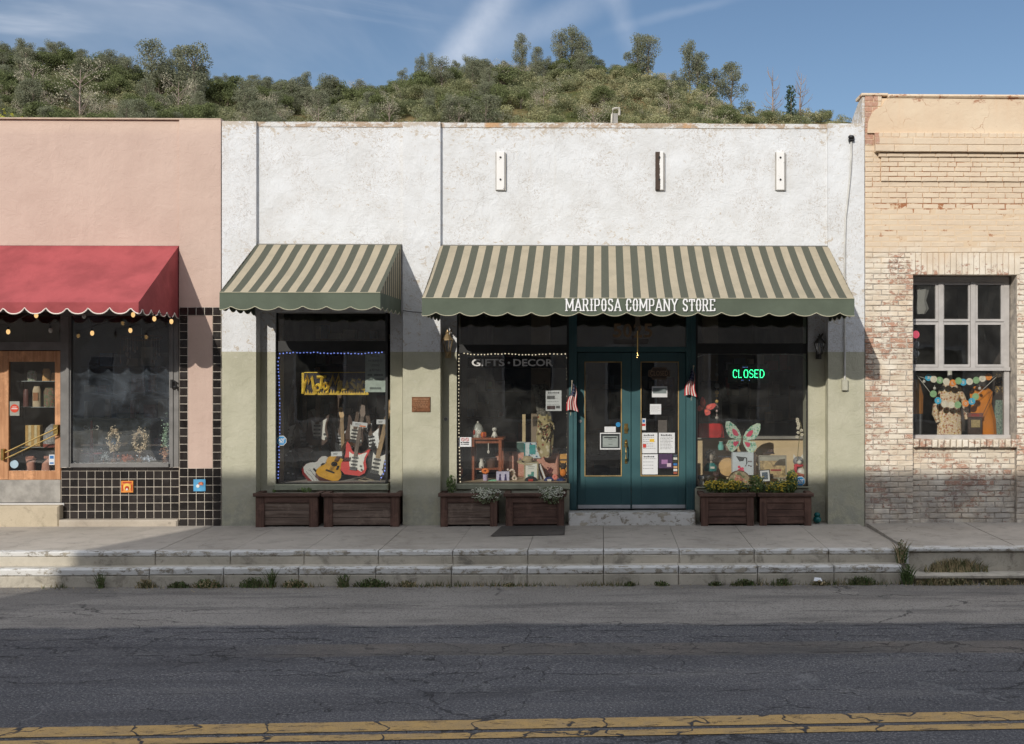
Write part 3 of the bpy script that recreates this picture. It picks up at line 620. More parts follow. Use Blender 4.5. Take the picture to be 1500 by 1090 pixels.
# ------------------------------------------------------------------ white and sage store building
xS = {k: X(k) for k in (325, 375, 590, 645, 1213, 1265)}
sb = thing('storefront_building', 'long low stucco building, white above sage green, holding two shops under striped awnings', 'building', (0, 2, zw), world=True)
ztl, ztr = Z(177, 0, 325), Z(180.5, 0, 1260)
def zcop(x): return ztl+(ztr-ztl)*(x-xS[325])/(xS[1265]-xS[325])
zh2 = Z(457)
m = MB()
def wallbox(m, x0, x1, y0, y1, z0, dz=0.0):      # top follows the gently falling parapet
    n = max(1, int((x1-x0)/.6)); xs = [x0+(x1-x0)*i/n for i in range(n+1)]
    vs = []; fs = []
    for i, x in enumerate(xs):
        j = 0 if i in (0, n) else rnd.uniform(-.006, .006); z1 = zcop(x)-dz+j
        vs += [(x, y0, z0), (x, y1, z0), (x, y1, z1), (x, y0, z1)]
    for i in range(n):
        a, b = 4*i, 4*i+4; fs += [(a, b, b+3, a+3), (a+1, a+2, b+2, b+1), (a+3, b+3, b+2, a+2), (a, a+1, b+1, b)]
    fs += [(0, 3, 2, 1), (4*n, 4*n+1, 4*n+2, 4*n+3)]
    m.add(vs, fs)
PIERS = [(325, 375), (590, 645), (1213, 1266.3)]
YR = .055
for a, b in PIERS: wallbox(m, X(a), X(b), 0, .62, zw-.05, .004)
wallbox(m, X(375), X(590), YR, .60, zh2, .067); wallbox(m, X(645), X(1213), YR, .60, zh2, .067)
YS = .20
for a, b in ((376, 403.5), (567.5, 589.5), (646, 669), (1184, 1212.5)):
    m.box(max(X(a, YS), X({376: 375, 567.5: 567.5, 646: 645, 1184: 1184}[a])), min(X(b, YS), X({403.5: 403.5, 589.5: 590, 669: 669, 1212.5: 1213}[b], YS if b in (403.5, 669) else 0)), YS, .6, zw-.05, zh2)
m.box(X(403.5, YS), X(567.5, YS), YS+.003, .6, zw-.05, Z(718, YS)); m.box(X(669, YS), X(834, YS), YS+.003, .6, zw-.05, Z(714, YS)); m.box(X(1018, YS), X(1184, YS), YS+.003, .6, zw-.05, Z(716, YS))
m.build('wall', STORE, sb)
m = MB(); wallbox(m, X(325)+.01, X(1266)-.01, .046, .66, Z(187, 0, 800)-.02, 0)
def m_cop():
    t = NT('flaking_coping'); n = t.noise(9, 9, .8, .5, vec=t.mapv((.6, 1, 1.2)))
    c = t.mix(t.rng(n, .46, .53), (.64, .635, .62), t.mix(t.noise(20, 5, .7), (.28, .19, .12), (.56, .46, .36))); c = t.mix(t.rng(t.noise(3, 5), .60, .68), c, (.52, .33, .19))
    return t.fin(c, .9, t.bump(t.math('ADD', n, t.noise(40, 4)), .9, .012), spec=.15)
COP = m_cop()
m.v = [(v[0], v[1], v[2] if i % 4 >= 2 else zcop(v[0])-.066) for i, v in enumerate(m.v)]
m.build('parapet_coping', COP, sb)
MB().box(X(325)+.02, X(1264)-.03, .62, 13, 4.9, 5.1).build('roof', FIELD, sb)
MB().box(X(325)+.02, X(1264)-.03, 13, 13.3, -.2, 5.5).build('rear_wall', OPPW, sb)
# sills
m = MB(); m.cbox(X(402, YS), X(569, YS), YS-.035, YS+.1, Z(718, YS)+.001, Z(708.5, YS), .012); m.build('window_sill', SAGEF, sb); m = MB(); m.cbox(X(669, YS), X(835, YS), YS-.035, YS+.1, Z(717, YS)+.001, Z(708.5, YS, 750), .012); m.build('window_sill', SAGEF, sb); m = MB(); m.cbox(X(1020, YS), X(1185, YS), YS-.03, YS+.1, Z(716, YS)+.001, Z(713, YS, 1100), .01)
m.build('window_sill', SAGEF, sb)
YG = .28
def window(x0, x1, zb, zt2, ztr0, ztr1, frame=DARKF, fw=.03):
    m = MB(); a, b = x0, x1
    m.box(a, a+fw, YG-.04, YG+.04, zb, ztr1+.06).box(b-fw, b, YG-.04, YG+.04, zb, ztr1+.06)
    m.box(a+fw, b-fw, YG-.03, YG+.04, zt2, ztr0).box(a+fw, b-fw, YG-.03, YG+.04, ztr1, ztr1+.06).box(a+fw, b-fw, YG-.045, YG+.04, zb-.0, zb+.02)
    f = m.build('window_frame', frame, sb)
    MB().box(a+fw, b-fw, YG, YG+.006, zb+.02, zt2).build('window_pane', GLASS, f)
    MB().box(a+fw, b-fw, YG, YG+.006, ztr0, ztr1).build('transom_pane', GLASS, f)
    return f
zhd = Z(457, YG)
w1 = window(X(403, YG), X(568.5, YG), Z(709, YG, 480), Z(515, YG), Z(500, YG), Z(457, YG)+.03)
w2 = window(X(668, YG), X(833.5, YG), Z(709, YG, 750), Z(517, YG), Z(505, YG), Z(457, YG)+.03)
w3 = window(X(1018.5, YG), X(1184.5, YG), Z(713.5, YG, 1100), Z(518, YG), Z(503, YG), Z(457, YG)+.03)
# door set
xj = [X(p, YG) for p in (833.5, 845, 924.5, 1005, 1018.5)]
m = MB().box(xj[0], xj[1], YG-.07, YG+.12, zw, zhd+.1).box(xj[3], xj[4], YG-.07, YG+.12, zw, zhd+.1).box(xj[1], xj[3], YG-.05, YG+.1, Z(515.5, YG), Z(508, YG)).box(xj[1], xj[3], YG-.05, YG+.1, zhd+.03, zhd+.1)
m.box(xj[0]+.03, xj[0]+.055, YG-.085, YG-.071, zw, zhd+.1).box(xj[4]-.06, xj[4]-.03, YG-.085, YG-.071, zw, zhd+.1)
df = m.build('door_frame', TEAL, sb)
bx(xj[1], xj[3], YG, YG+.006, Z(508, YG), zhd+.03).build('transom_pane', GLASS, df)
m = MB(); m.cur = 0
for i, ch in enumerate('5025'): m.text(ch, X(898+i*15, YG), X(910.5+i*15, YG), Z(494.5, YG), Z(474, YG), YG-.002, .012, bold=.02)
o = m.build('house_number', simple('tarnished_bronze_numerals', (.30, .20, .12), .35, .2, metal=.7), df)
bx(X(899, YG), X(950, YG), YG-.004, YG-.001, Z(504, YG), Z(497, YG)).build('number_strip', simple('grey_strip', (.16, .14, .13), .6), df)
YD = YG+.06; xm = X(924.5, YD)
DW = {}
for (name, a, b, ga, gb) in (('left', X(845.5, YD), xm-.003, 857.5, 909.5), ('right', xm+.003, X(1004.5, YD), 939.5, 993)):
    z0, z1 = Z(745, YD, 920), Z(516, YD, 920)-.004; g0, g1 = X(ga, YD), X(gb, YD); h0, h1 = Z(696.5, YD), Z(531, YD)
    m = MB().cbox(a, g0, YD-.02, YD+.03, z0, z1).cbox(g1, b, YD-.02, YD+.03, z0, z1).box(g0, g1, YD-.018, YD+.03, h1, z1-.001).box(g0, g1, YD-.018, YD+.03, z0, h0)
    m.box(a+.02, b-.02, YD-.0195, YD-.0185, h0-.03, h0-.024)
    d = m.build('door', TEAL, sb); DW[name] = d
    MB().box(g0, g1, YD, YD+.006, h0, h1).build('door_pane', GLASS, d)
    t_ = .012; m = MB().box(g0-t_, g0, YD-.03, YD-.018, h0-t_, h1+t_).box(g1, g1+t_, YD-.03, YD-.018, h0-t_, h1+t_).box(g0, g1, YD-.03, YD-.018, h1, h1+t_).box(g0, g1, YD-.03, YD-.018, h0-t_, h0)
    m.build('gilt_moulding', simple('aged_gilt', (.40, .27, .11), .45, .3, metal=.3), d)
    m = MB().box(a+.01, b-.01, YD-.035, YD-.0205, z0+.005, z0+.055)
    for i in range(5):
        q = a+.08+(b-a-.16)*i/4; m.disc((q, z0+.03), .006, YD-.038, YD-.035, 8)
    m.build('kick_plate', simple('white_metal_kick_plate', (.55, .56, .58), .4, .1, metal=.3), d)
cx = X(917, YD); m = MB()
m.box(cx-.024, cx+.024, YD-.028, YD-.02, Z(635, YD), Z(620.5, YD)); m.disc((cx, Z(628, YD)), .03, YD-.045, YD-.028, 16); m.disc((cx, Z(628, YD)), .018, YD-.055, YD-.045, 14); m.build('deadbolt', GOLD, DW['left'])
m = MB(); m.prism([(cx-.024, Z(655, YD)), (cx+.024, Z(655, YD)), (cx+.02, Z(646, YD)), (cx, Z(643, YD)), (cx-.02, Z(646, YD))], YD-.028, YD-.02)
m.tube([(cx, YD-.03, Z(650, YD)), (cx, YD-.08, Z(653, YD)), (cx, YD-.09, Z(662, YD)), (cx, YD-.085, Z(671, YD)), (cx, YD-.03, Z(675, YD))], [.012, .013, .011, .013, .012]); m.box(cx-.018, cx+.018, YD-.03, YD-.02, Z(679, YD), Z(672, YD)); m.ell((cx, YD-.04, Z(648.5, YD)), (.016, .02, .01)); m.build('door_handle', GOLD, DW['left'])
m = MB(); m.disc((X(850, YD), Z(617, YD)), .022, YD-.03, YD-.02, 14); m.disc((X(850, YD), Z(617, YD)), .010, YD-.034, YD-.03, 12); m.build('lock_cylinder', STEEL, DW['left'])
m = MB().cbox(X(833), X(1018), -.08, .6, zw-.1, Z(751, -.08, 920), .015); m.build('doorstep', KERBW, sb)
MB().box(X(834, YG), X(1018, YG), YG-.1, .6, Z(751, -.08, 920), Z(746.5, YD, 920)).build('threshold', simple('dark_threshold', (.08, .075, .07), .6), sb)
# interiors
zi = zw+.12
DECKZ = {1: Z(707.5, YG, 480), 2: Z(706.5, YG, 750), 3: Z(712, YG, 1100)}
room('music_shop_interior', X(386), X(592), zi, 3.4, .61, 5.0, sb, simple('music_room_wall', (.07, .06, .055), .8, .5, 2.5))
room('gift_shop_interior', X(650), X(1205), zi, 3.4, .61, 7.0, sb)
D2 = simple('pale_pine_deck', (.52, .42, .28), .6, .15, 4)
bx(X(404, YG), X(568, YG), YG+.041, 1.35, DECKZ[1]-.03, DECKZ[1]).build('display_deck', simple('worn_white_deck', (.40, .37, .33), .7, .2), sb)
bx(X(669, YG), X(833, YG), YG+.041, 1.5, DECKZ[2]-.03, DECKZ[2]).build('display_deck', D2, sb)
bx(X(1019, YG), X(1184, YG), YG+.041, 1.3, DECKZ[3]-.03, DECKZ[3]).build('display_deck', D2, sb)
bx(X(1010, 1.35), X(1215, 1.35), 1.31, 1.36, zi, Z(643, 1.3, 1100)).build('display_back_board', simple('cream_board', (.66, .50, .30), .7, .05), sb)
bx(X(1010, 1.35), X(1215, 1.35), 1.26, 1.40, Z(643, 1.3, 1100)+.001, Z(639, 1.3, 1100)).build('display_ledge', simple('grey_ledge', (.30, .28, .25), .6), sb)
BGB = simple('tan_pillar_tone', (.30, .23, .165), .7, .1)
bx(X(778, 2.0), X(806, 2.0), 2.0, 2.25, zi, 3.35).build('column_and_reflection', BGB, sb); bx(X(1030, 2.4), X(1052, 2.4), 2.4, 2.6, zi, 3.35).build('column_and_reflection', BGB, sb)  # left one models a tan pillar's reflection in the glass as a solid
# shelving silhouettes deep in the shops
def clutter(x0, x1, y, z0, z1, seed, par, name='stock_shelves'):
    rg = random.Random(seed); m = MB(); n = 0
    mats = [simple('shelf_brown', (.08, .055, .04)), simple('stock_tan', (.26, .20, .14)), simple('stock_grey', (.18, .18, .18)), simple('stock_red', (.20, .05, .04)), simple('stock_blue', (.06, .10, .16)), simple('stock_cream', (.42, .38, .30))]
    z = z0
    while z < z1-.1:
        m.cur = 0; m.box(x0, x1, y, y+.3, z, z+.025); x = x0+.03
        while x < x1-.1:
            w = rg.uniform(.05, .22); h = rg.uniform(.06, .30)
            if rg.random() < .8: m.cur = rg.randint(1, 5); m.box(x, x+w, y+.03, y+.2, z+.026, z+.026+h)
            x += w+rg.uniform(.01, .06)
        z += .40
    return m.build(name, mats, par)
clutter(X(400, 2.6), X(575, 2.6), 2.7, 1.3, 3.2, 3, sb); clutter(X(680, 2.6), X(772, 2.6), 2.6, zi, 2.6, 4, sb); clutter(X(1060, 2.6), X(1190, 2.6), 2.5, 1.2, 2.6, 5, sb); clutter(X(850, 3), X(1000, 3), 5.0, zi, 2.5, 6, sb)
clutter(X(110, 2), X(240, 2), 2.2, zi, 2.6, 8, pb)
# ------------------------------------------------------------------ brick building
xB0 = X(1267); xB1 = X(1500)+2.2
bb = thing('brick_building', 'peach painted brick building with peeling paint and a corbelled cornice', 'building', (xB0+2, 2, zw), world=True)
ztb = Z(139, 0, 1380)
hx0, hx1, hz0, hz1 = X(1338), X(1489.5), Z(644, 0, 1400), Z(402.5, 0, 1400)
zz = lambda p: Z(p, 0, 1400)
CH = .0735
def bricks(m, x0, x1, z0, z1, y, hole=None, L=.225, dep=.08, ch=CH, rg=random.Random(5), g1=.0035, jit=.0022):
    n = max(1, round((z1-z0)/ch)); c = (z1-z0)/n
    for j in range(n):
        za, zb = z0+j*c, z0+(j+1)*c
        segs = [(x0, x1)]
        if hole and za < hole[3]-.02 and zb > hole[2]+.02: segs = [(x0, min(x1, hole[0])), (max(x0, hole[1]), x1)]
        for (a, b) in segs:
            if b-a < .02: continue
            x = a-(L/2 if (j+int(z0*100)) % 2 else 0)
            while x < b:
                l = L*rg.choice((1, 1, 1, .52)) if j % 6 == 3 else L; l *= rg.uniform(.96, 1.04); xa, xb = max(x, a), min(x+l, b)
                if xb-xa > .025:
                    m.r = rg.random(); yo = rg.uniform(-jit, jit); q = lambda: rg.uniform(-jit, jit)
                    e = .006; A = (xa+g1, xb-g1, za+g1, zb-g1)
                    vs = [(A[0], y+dep, A[2]), (A[1], y+dep, A[2]), (A[1], y+dep, A[3]), (A[0], y+dep, A[3])]
                    vs += [(v[0]+q(), y+e+yo, v[2]+q()) for v in vs[:4]]
                    vs += [(A[0]+e+q(), y+yo+q(), A[2]+e+q()), (A[1]-e+q(), y+yo+q(), A[2]+e+q()), (A[1]-e+q(), y+yo+q(), A[3]-e+q()), (A[0]+e+q(), y+yo+q(), A[3]-e+q())]
                    m.add(vs, [(8,9,10,11), (4,5,9,8), (5,6,10,9), (6,7,11,10), (7,4,8,11), (0,1,5,4), (1,2,6,5), (2,3,7,6), (3,0,4,7)])
                x += l
YB = .24; wx0, wx1 = X(1336, YB)-.05, X(1478.5, YB); k = lambda p: Z(p, YB, 1400)
bm = MB(); hole = (hx0, hx1, zw-.1, hz1)
zc0 = zz(266.5)
bricks(bm, xB0, hx0, zw-.02, zz(370), 0, g1=.0065, jit=.005); bricks(bm, hx1, xB1, zw-.02, zz(370), 0, g1=.0065, jit=.005)
bricks(bm, xB0, xB1, zz(370), zc0, 0)
# soldier course over the window
n = int((hx1-hx0+.1)/.077)
for i in range(n):
    a = hx0-.05+i*(hx1-hx0+.1)/n; w = (hx1-hx0+.1)/n; bm.r = rnd.random(); bm.cbox(a+.004, a+w-.004, -.004, .3, hz1, zz(370)-.004, .006)
bricks(bm, hx0, hx1, zw-.02, hz0-.11, .06, g1=.0065, jit=.005)
# rowlock sill
n = 17
for i in range(n):
    w = (hx1-hx0)/n; a = hx0+i*w; bm.r = rnd.random(); bm.cbox(a+.006, a+w-.006, -.035+rnd.uniform(-.006, .006), .25, hz0-.105+rnd.uniform(-.004, .004), hz0+rnd.uniform(-.004, .004), .014)
xc = X(1280)
bricks(bm, X(1290), xB1, zc0, zz(231), -.022); bricks(bm, xB0, X(1290), zc0, zz(231), 0)
bricks(bm, X(1286), xB1, zz(231), zz(224.5), -.045, ch=.06); bricks(bm, xB0, X(1286), zz(231), zz(196), 0)
bricks(bm, X(1280), xB1, zz(224.5), zz(203.5), -.095, L=.5, ch=.1); 
bricks(bm, X(1280), xB1, zz(203.5), zz(196), -.075, L=.112, ch=.075)
bricks(bm, xB0, X(1292), zz(196), ztb-.02, 0)
bm.build('brick_courses', BRICK, bb, attr='br')
m = MB().box(xB0+.004, hx0-.004, .010, .3, zw-.1, zz(370)).box(hx1+.004, xB1, .010, .3, zw-.1, zz(370)).box(xB0+.004, xB1, .0022, .3, zz(370)+.001, zz(298)).box(xB0+.004, xB1, .0075, .3, zz(298)+.001, ztb-.05).box(hx0-.004, hx1+.004, .0102, .3, hz1+.004, zz(370)-.001).box(hx0-.004, hx1+.004, .07, .3, zw-.1, hz0-.1)
m.box(X(1290)+.004, xB1, -.012, .01, zc0+.004, zz(231)).box(X(1286)+.004, xB1, -.035, .01, zz(231)+.001, zz(224.5)).box(X(1280)+.004, xB1, -.085, .01, zz(224.5)+.003, zz(203.5)).box(X(1280)+.004, xB1, -.065, .01, zz(203.5)+.001, zz(196)-.003)
m.build('mortar_core', MORTAR, bb)
pts = [(X(1270), zz(196)), (X(1271), zz(180)), (X(1276), zz(168)), (X(1281), zz(162)), (X(1291), zz(157)), (X(1295), zz(149)), (X(1301), zz(145)), (xB1, zz(147)), (xB1, zz(196))]
MB().prism(pts[::-1], -.028, .05).build('plaster_band', PLASTER, bb)
m = MB().cbox(X(1300), xB1, -.05, .35, zz(144.5), ztb, .02); m.cbox(X(1262), X(1301), -.01, .35, zz(141), zz(137), .01); m.build('parapet_cap', PLASTER, bb)
m = MB().box(xB0+.002, wx0-.32, .3, .5, zw, ztb-.06).box(wx1+.52, xB1, .3, .5, zw, ztb-.06).box(wx0-.32, wx1+.52, .3, .5, hz1+.13, ztb-.06).box(xB0+.002, xB0+.3, .5, 13, zw, 5.9).box(xB0, xB1, .5, 13, 5.2, 5.3); m.build('backing_walls', OPPW, bb)
m = MB(); x0 = xB0
prof = [(.02, ztb-.03), (.25, ztb-.06), (.6, ztb-.2), (.95, ztb-.42), (1.3, ztb-.62), (1.3, 5.2), (.02, 5.2)]
n = len(prof); m.add([(x0-.035, y, z) for y, z in prof]+[(x0+.001, y, z) for y, z in prof], [tuple(range(n)), tuple(reversed(range(n, 2*n)))]+[(i, i+n, (i+1) % n+n, (i+1) % n) for i in range(n)])
m.build('flank_wall_render', STORE, bb)
# brick building window
cols = [1338, 1376, 1424, 1473]
m = MB()
m.box(wx0, X(1341, YB)-.03, YB, YB+.06, k(640), k(406)).box(X(1471, YB), wx1, YB, YB+.06, k(640), k(406)).box(wx0, wx1, YB-.002, YB+.06, k(413), k(405.5))
m.box(wx0, wx1, YB-.05, YB+.06, k(644), k(637)).box(wx0, wx1, YB-.035, YB+.06, k(543), k(538))
for c in (1378, 1425): m.box(X(c-3.5, YB), X(c+3.5, YB), YB-.012, YB+.05, k(538), k(413))
wf = m.build('window_frame', LGREY, bb)
for (a, b) in ((1332, 1375), (1381, 1421), (1428, 1471)):
    for (p, q) in ((413.5, 471), (472, 537.5)):
        xa, xb, za, zb = X(a, YB), X(b, YB), k(q), k(p); s = .042 if a != 1381 else .02
        sm = MB().box(xa, xa+s, YB+.005, YB+.045, za, zb).box(xb-s, xb, YB+.005, YB+.045, za, zb).box(xa+s, xb-s, YB+.005, YB+.045, za, za+.035).box(xa+s, xb-s, YB+.005, YB+.045, zb-.035, zb).build('sash', LGREY, wf)
        MB().box(xa+s, xb-s, YB+.02, YB+.025, za+.035, zb-.035).build('pane', GLASS, sm)
MB().box(wx0, X(1471, YB), YB+.02, YB+.026, k(637), k(543)).build('window_pane', GLASS, wf)
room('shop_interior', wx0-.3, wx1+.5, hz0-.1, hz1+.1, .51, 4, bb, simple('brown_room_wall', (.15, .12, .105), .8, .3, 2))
bx(wx0, wx1, .3, 1.0, hz0-.05, hz0).build('display_deck', D2, bb)
m = MB(); m.loft([(W(1446, 541, YB-.05).z-.012, W(1352, 541, YB-.05).x, YB-.05, .015, .015), (W(1446, 536, YB-.05).z, W(1352, 541, YB-.05).x, YB-.05, .015, .015)])
# ------------------------------------------------------------------ awnings
def awning(name, label, x0, x1, zt, dep, zf, vh, top_m, side_m, val_m, pipe_m, lobe, sc_off, cusp, group, expo, seed, pipe_r=.005, y0=.03, bend=True):
    rg = random.Random(seed); t = thing(name, label, 'awning', ((x0+x1)/2, 0, zt), group, world=True)
    yf = -dep; nx = max(8, int((x1-x0)/.12)); ny = 10
    m = MB(); vs = []; fs = []
    ribs = max(2, round((x1-x0)/1.3))
    for i in range(nx+1):
        u = i/nx; x = x0+(x1-x0)*u; sg = abs(math.sin(math.pi*u*ribs))
        for j in range(ny+1):
            v = j/ny; s = math.sin(math.pi*v)*(.012+.020*sg)+(.016*mn.noise(Vector((x*1.6, v*1.5, seed)))+.008*mn.noise(Vector((x*5, v*3, seed+4))))*min(1, v*5, (1-v)*6+.25)
            vs.append((x, y0+(yf-y0)*v+s*.3, zt+(zf-zt)*v-s))
    for i in range(nx):
        for j in range(ny): a = i*(ny+1)+j; fs.append((a, a+1, a+ny+2, a+ny+1))
    m.cur = 0; m.add(vs, fs)
    m.cur = 1
    for x, fl in ((x0, 0), (x1, 1)):
        vs = [(x, y0, zt), (x, y0, zf), (x, yf, zf)]; n = 8; vv = []; ff = []
        for i in range(n+1):
            y = y0+(yf-y0)*i/n; zt_ = zt+(zf-zt)*i/n; vv += [(x, y, zf), (x, y, max(zt_, zf+.0005))]
        for i in range(n): ff.append((2*i, 2*i+1, 2*i+3, 2*i+2) if fl else (2*i, 2*i+2, 2*i+3, 2*i+1))
        m.add(vv, ff)
    m.build('canopy', [top_m, side_m], t, smooth=R(40))
    # scalloped valance, front and both sides
    m = MB(); pm = MB()
    def strip(fn, L, off):
        n = int(L/.022); vs = []; fs = []; low = []
        for i in range(n+1):
            s = L*i/n; tt = ((s-off)/lobe) % 1; q = abs(2*tt-1)**expo
            r = .016*mn.noise(Vector((s*1.7, 0, seed)))+.010*mn.noise(Vector((s*6, 2, seed)))
            for j in range(5):
                v = j/4; z = zf-(vh*v)+(cusp*q+.012*mn.noise(Vector((s*2.3, 5, seed))))*v; vs.append(fn(s, r*v, z))
            low.append(fn(s, r, zf-vh+cusp*q+.012*mn.noise(Vector((s*2.3, 5, seed)))))
        for i in range(n):
            for j in range(4): a = i*5+j; fs.append((a, a+1, a+6, a+5))
        m.add(vs, fs); pm.tube(low, pipe_r, 5)
    strip(lambda s, r, z: (x0+s, yf+r*.6, z), x1-x0, sc_off)
    strip(lambda s, r, z: (x0+r*.5, y0+(yf-y0)*(1-s/(y0-yf))*1.0, z), y0-yf, .05)
    strip(lambda s, r, z: (x1+r*.5, yf+s, z), y0-yf, .12)
    v = m.build('valance', val_m, t, smooth=True)
    if bend: pm.tube([(x0, yf-.003, zf+.001), (x1, yf-.003, zf+.001)], pipe_r, 6)
    pm.build('piping', pipe_m, v)
    f = MB(); r_ = .014; f.tube([(x0+.02, yf+.02, zf-.02), (x1-.02, yf+.02, zf-.02)], r_)
    for k_ in range(ribs+1):
        x = x0+.03+(x1-x0-.06)*k_/ribs; f.tube([(x, y0, zt-.05), (x, yf+.02, zf-.03)], r_); f.tube([(x, y0, zf-.02), (x, yf+.02, zf-.02)], r_)
    f.box(x0, x1, y0-.002, y0+.025, zt-.03, zt+.012)
    f.build('frame', simple('galvanised_awning_frame', (.16, .155, .14), .5, .1, metal=.5), t)
    return t, v
SDG = m_cloth('sage_valance_cloth', (.098, .118, .088)); PIP = simple('sage_piping', (.42, .40, .29), .7, .1)
DM = 1.52
ax0, ax1 = W(645, 362, .03).x, W(1213.5, 362, .03).x
zfm = W(940, 437, -DM).z; vhm = zfm-W(940, 463, -DM).z; ztm = Z(360.5, .03, 900)
st_main = m_stripe('striped_canvas', W(648.8, 362, 0).x, .1945, DKG, BEI)
st_side = m_stripe('striped_canvas_side', .0, .14, DKG, BEI, 'y')
aw, av = awning('awning', 'long olive and tan striped awning over the green double doors, lettered on its valance', ax0, ax1, ztm, DM, zfm, vhm, st_main, st_side, SDG, PIP, .29, .17, .045, 'striped canvas shop awnings', 2.2, 3)
DU = 1.40; bx0, bx1 = W(375, 358, .03).x, W(588, 358, .03).x
zfu = W(440, 428.5, -DU).z; vhu = zfu-W(440, 454, -DU).z; ztu = Z(358.5, .03, 480)
st_mu = m_stripe('striped_canvas_small', bx0-.05, .1945, DKG, BEI)
awning('awning', 'short striped awning over the guitar shop window', bx0, bx1, ztu, DU, zfu, vhu, st_mu, st_side, SDG, PIP, .29, .14, .045, 'striped canvas shop awnings', 2.2, 5)
DR = 1.27; zfr = W(100, 443, -DR).z; vhr = zfr-W(100, 459, -DR).z; ztr_ = Z(360, .03, 150)
RED = m_cloth('red_canvas', (.325, .070, .074), .16, .5)
awning('awning', 'plain red canvas awning with white scalloped edge', X(-420), W(262, 360, .03).x, ztr_, DR, zfr, vhr+.005, RED, RED, RED, simple('cream_piping', (.78, .70, .63), .7, .1), .258, .113, .075, None, 2.6, 8, .0075, bend=False)
# lettering on the valance: condensed slab-serif capitals drawn as strokes
GL = {
 'M': (1.25, [[(.17,0),(.17,1)],[(1.08,0),(1.08,1)],[(.17,1),(.62,.25),(1.08,1)]], [(.17,0),(1.08,0),(.12,1),(1.13,1)]),
 'A': (1.0, [[(.1,0),(.5,1),(.9,0)],[(.25,.3),(.75,.3)]], [(.12,0),(.88,0)]),
 'R': (.95, [[(.17,0),(.17,1)],[(.17,1),(.6,1),(.74,.88),(.74,.62),(.6,.5),(.17,.5)],[(.5,.5),(.8,0)]], [(.17,0),(.8,0),(.1,1)]),
 'I': (.5, [[(.25,0),(.25,1)]], [(.25,0),(.25,1),(.25,.5)]),
 'P': (.9, [[(.17,0),(.17,1)],[(.17,1),(.6,1),(.74,.88),(.74,.57),(.6,.45),(.17,.45)]], [(.17,0),(.1,1)]),
 'O': (.85, [[(.17,.2),(.17,.8),(.3,1),(.55,1),(.68,.8),(.68,.2),(.55,0),(.3,0),(.17,.2)]], [(.17,.5),(.68,.5)]),
 'S': (.85, [[(.70,.78),(.62,.97),(.28,.99),(.17,.85),(.17,.66),(.28,.55),(.58,.45),(.69,.33),(.69,.15),(.56,.01),(.25,.02),(.15,.22)]], []),
 'C': (.85, [[(.70,.72),(.68,.88),(.56,1),(.3,1),(.17,.82),(.17,.18),(.3,0),(.56,0),(.68,.12),(.70,.28)]], [(.17,.5)]),
 'N': (1.05, [[(.17,0),(.17,1)],[(.88,0),(.88,1)],[(.17,1),(.88,0)]], [(.17,0),(.12,1),(.88,1)]),
 'Y': (.95, [[(.12,1),(.48,.48),(.84,1)],[(.48,0),(.48,.5)]], [(.14,1),(.82,1),(.48,0)]),
 'T': (.85, [[(.42,0),(.42,1)],[(.08,.98),(.77,.98)],[(.08,.98),(.08,.8)],[(.77,.98),(.77,.8)]], [(.42,0),(.42,.5)]),
 'E': (.85, [[(.17,0),(.17,1)],[(.17,.98),(.72,.98)],[(.17,.5),(.55,.5)],[(.17,.02),(.74,.02)],[(.72,.98),(.72,.82)],[(.74,.02),(.74,.2)]], [(.1,0),(.1,1)])}
def slab_text(m, s, x0, x1, z0, z1, y, th=.17):
    tot = sum(GL[c][0]+.10 if c != ' ' else .55 for c in s); k_ = (x1-x0)/tot; H = z1-z0; x = x0; li = 0
    def seg(a, b, w):
        nonlocal li
        d = Vector((b[0]-a[0], 0, b[1]-a[1])); L = d.length
        if L < 1e-6: return
        d /= L; n = Vector((-d.z, 0, d.x))*w/2; e = d*w*.30; A = Vector((a[0], 0, a[1]))-e; B = Vector((b[0], 0, b[1]))+e; li += 1; yy = y-.00003*li
        m.add([(p.x, yy, p.z) for p in (A-n, B-n, B+n, A+n)], [(0, 1, 2, 3)])
    for c in s:
        if c == ' ': x += .55*k_; continue
        w, st, se = GL[c]; tw = th*k_*1.15
        P = lambda p: (x+p[0]*k_, z0+tw*.4+p[1]*(H-tw*.8))
        for ln in st:
            for a, b in zip(ln[:-1], ln[1:]): seg(P(a), P(b), tw*(.75 if (a[1] == b[1]) else 1))
        for p in se: q = P(p); seg((q[0]-tw*.85, q[1]), (q[0]+tw*.85, q[1]), tw*.55)
        x += (w+.10)*k_
m = MB(); yl = -DM-.016
slab_text(m, 'MARIPOSA COMPANY STORE', W(828, 445, yl).x, W(1049, 445, yl).x, W(940, 456, yl).z, W(940, 437.5, yl).z, yl)
m.build('lettering', simple('white_canvas_lettering', (.78, .78, .78), .8, .05, bump=0), av)
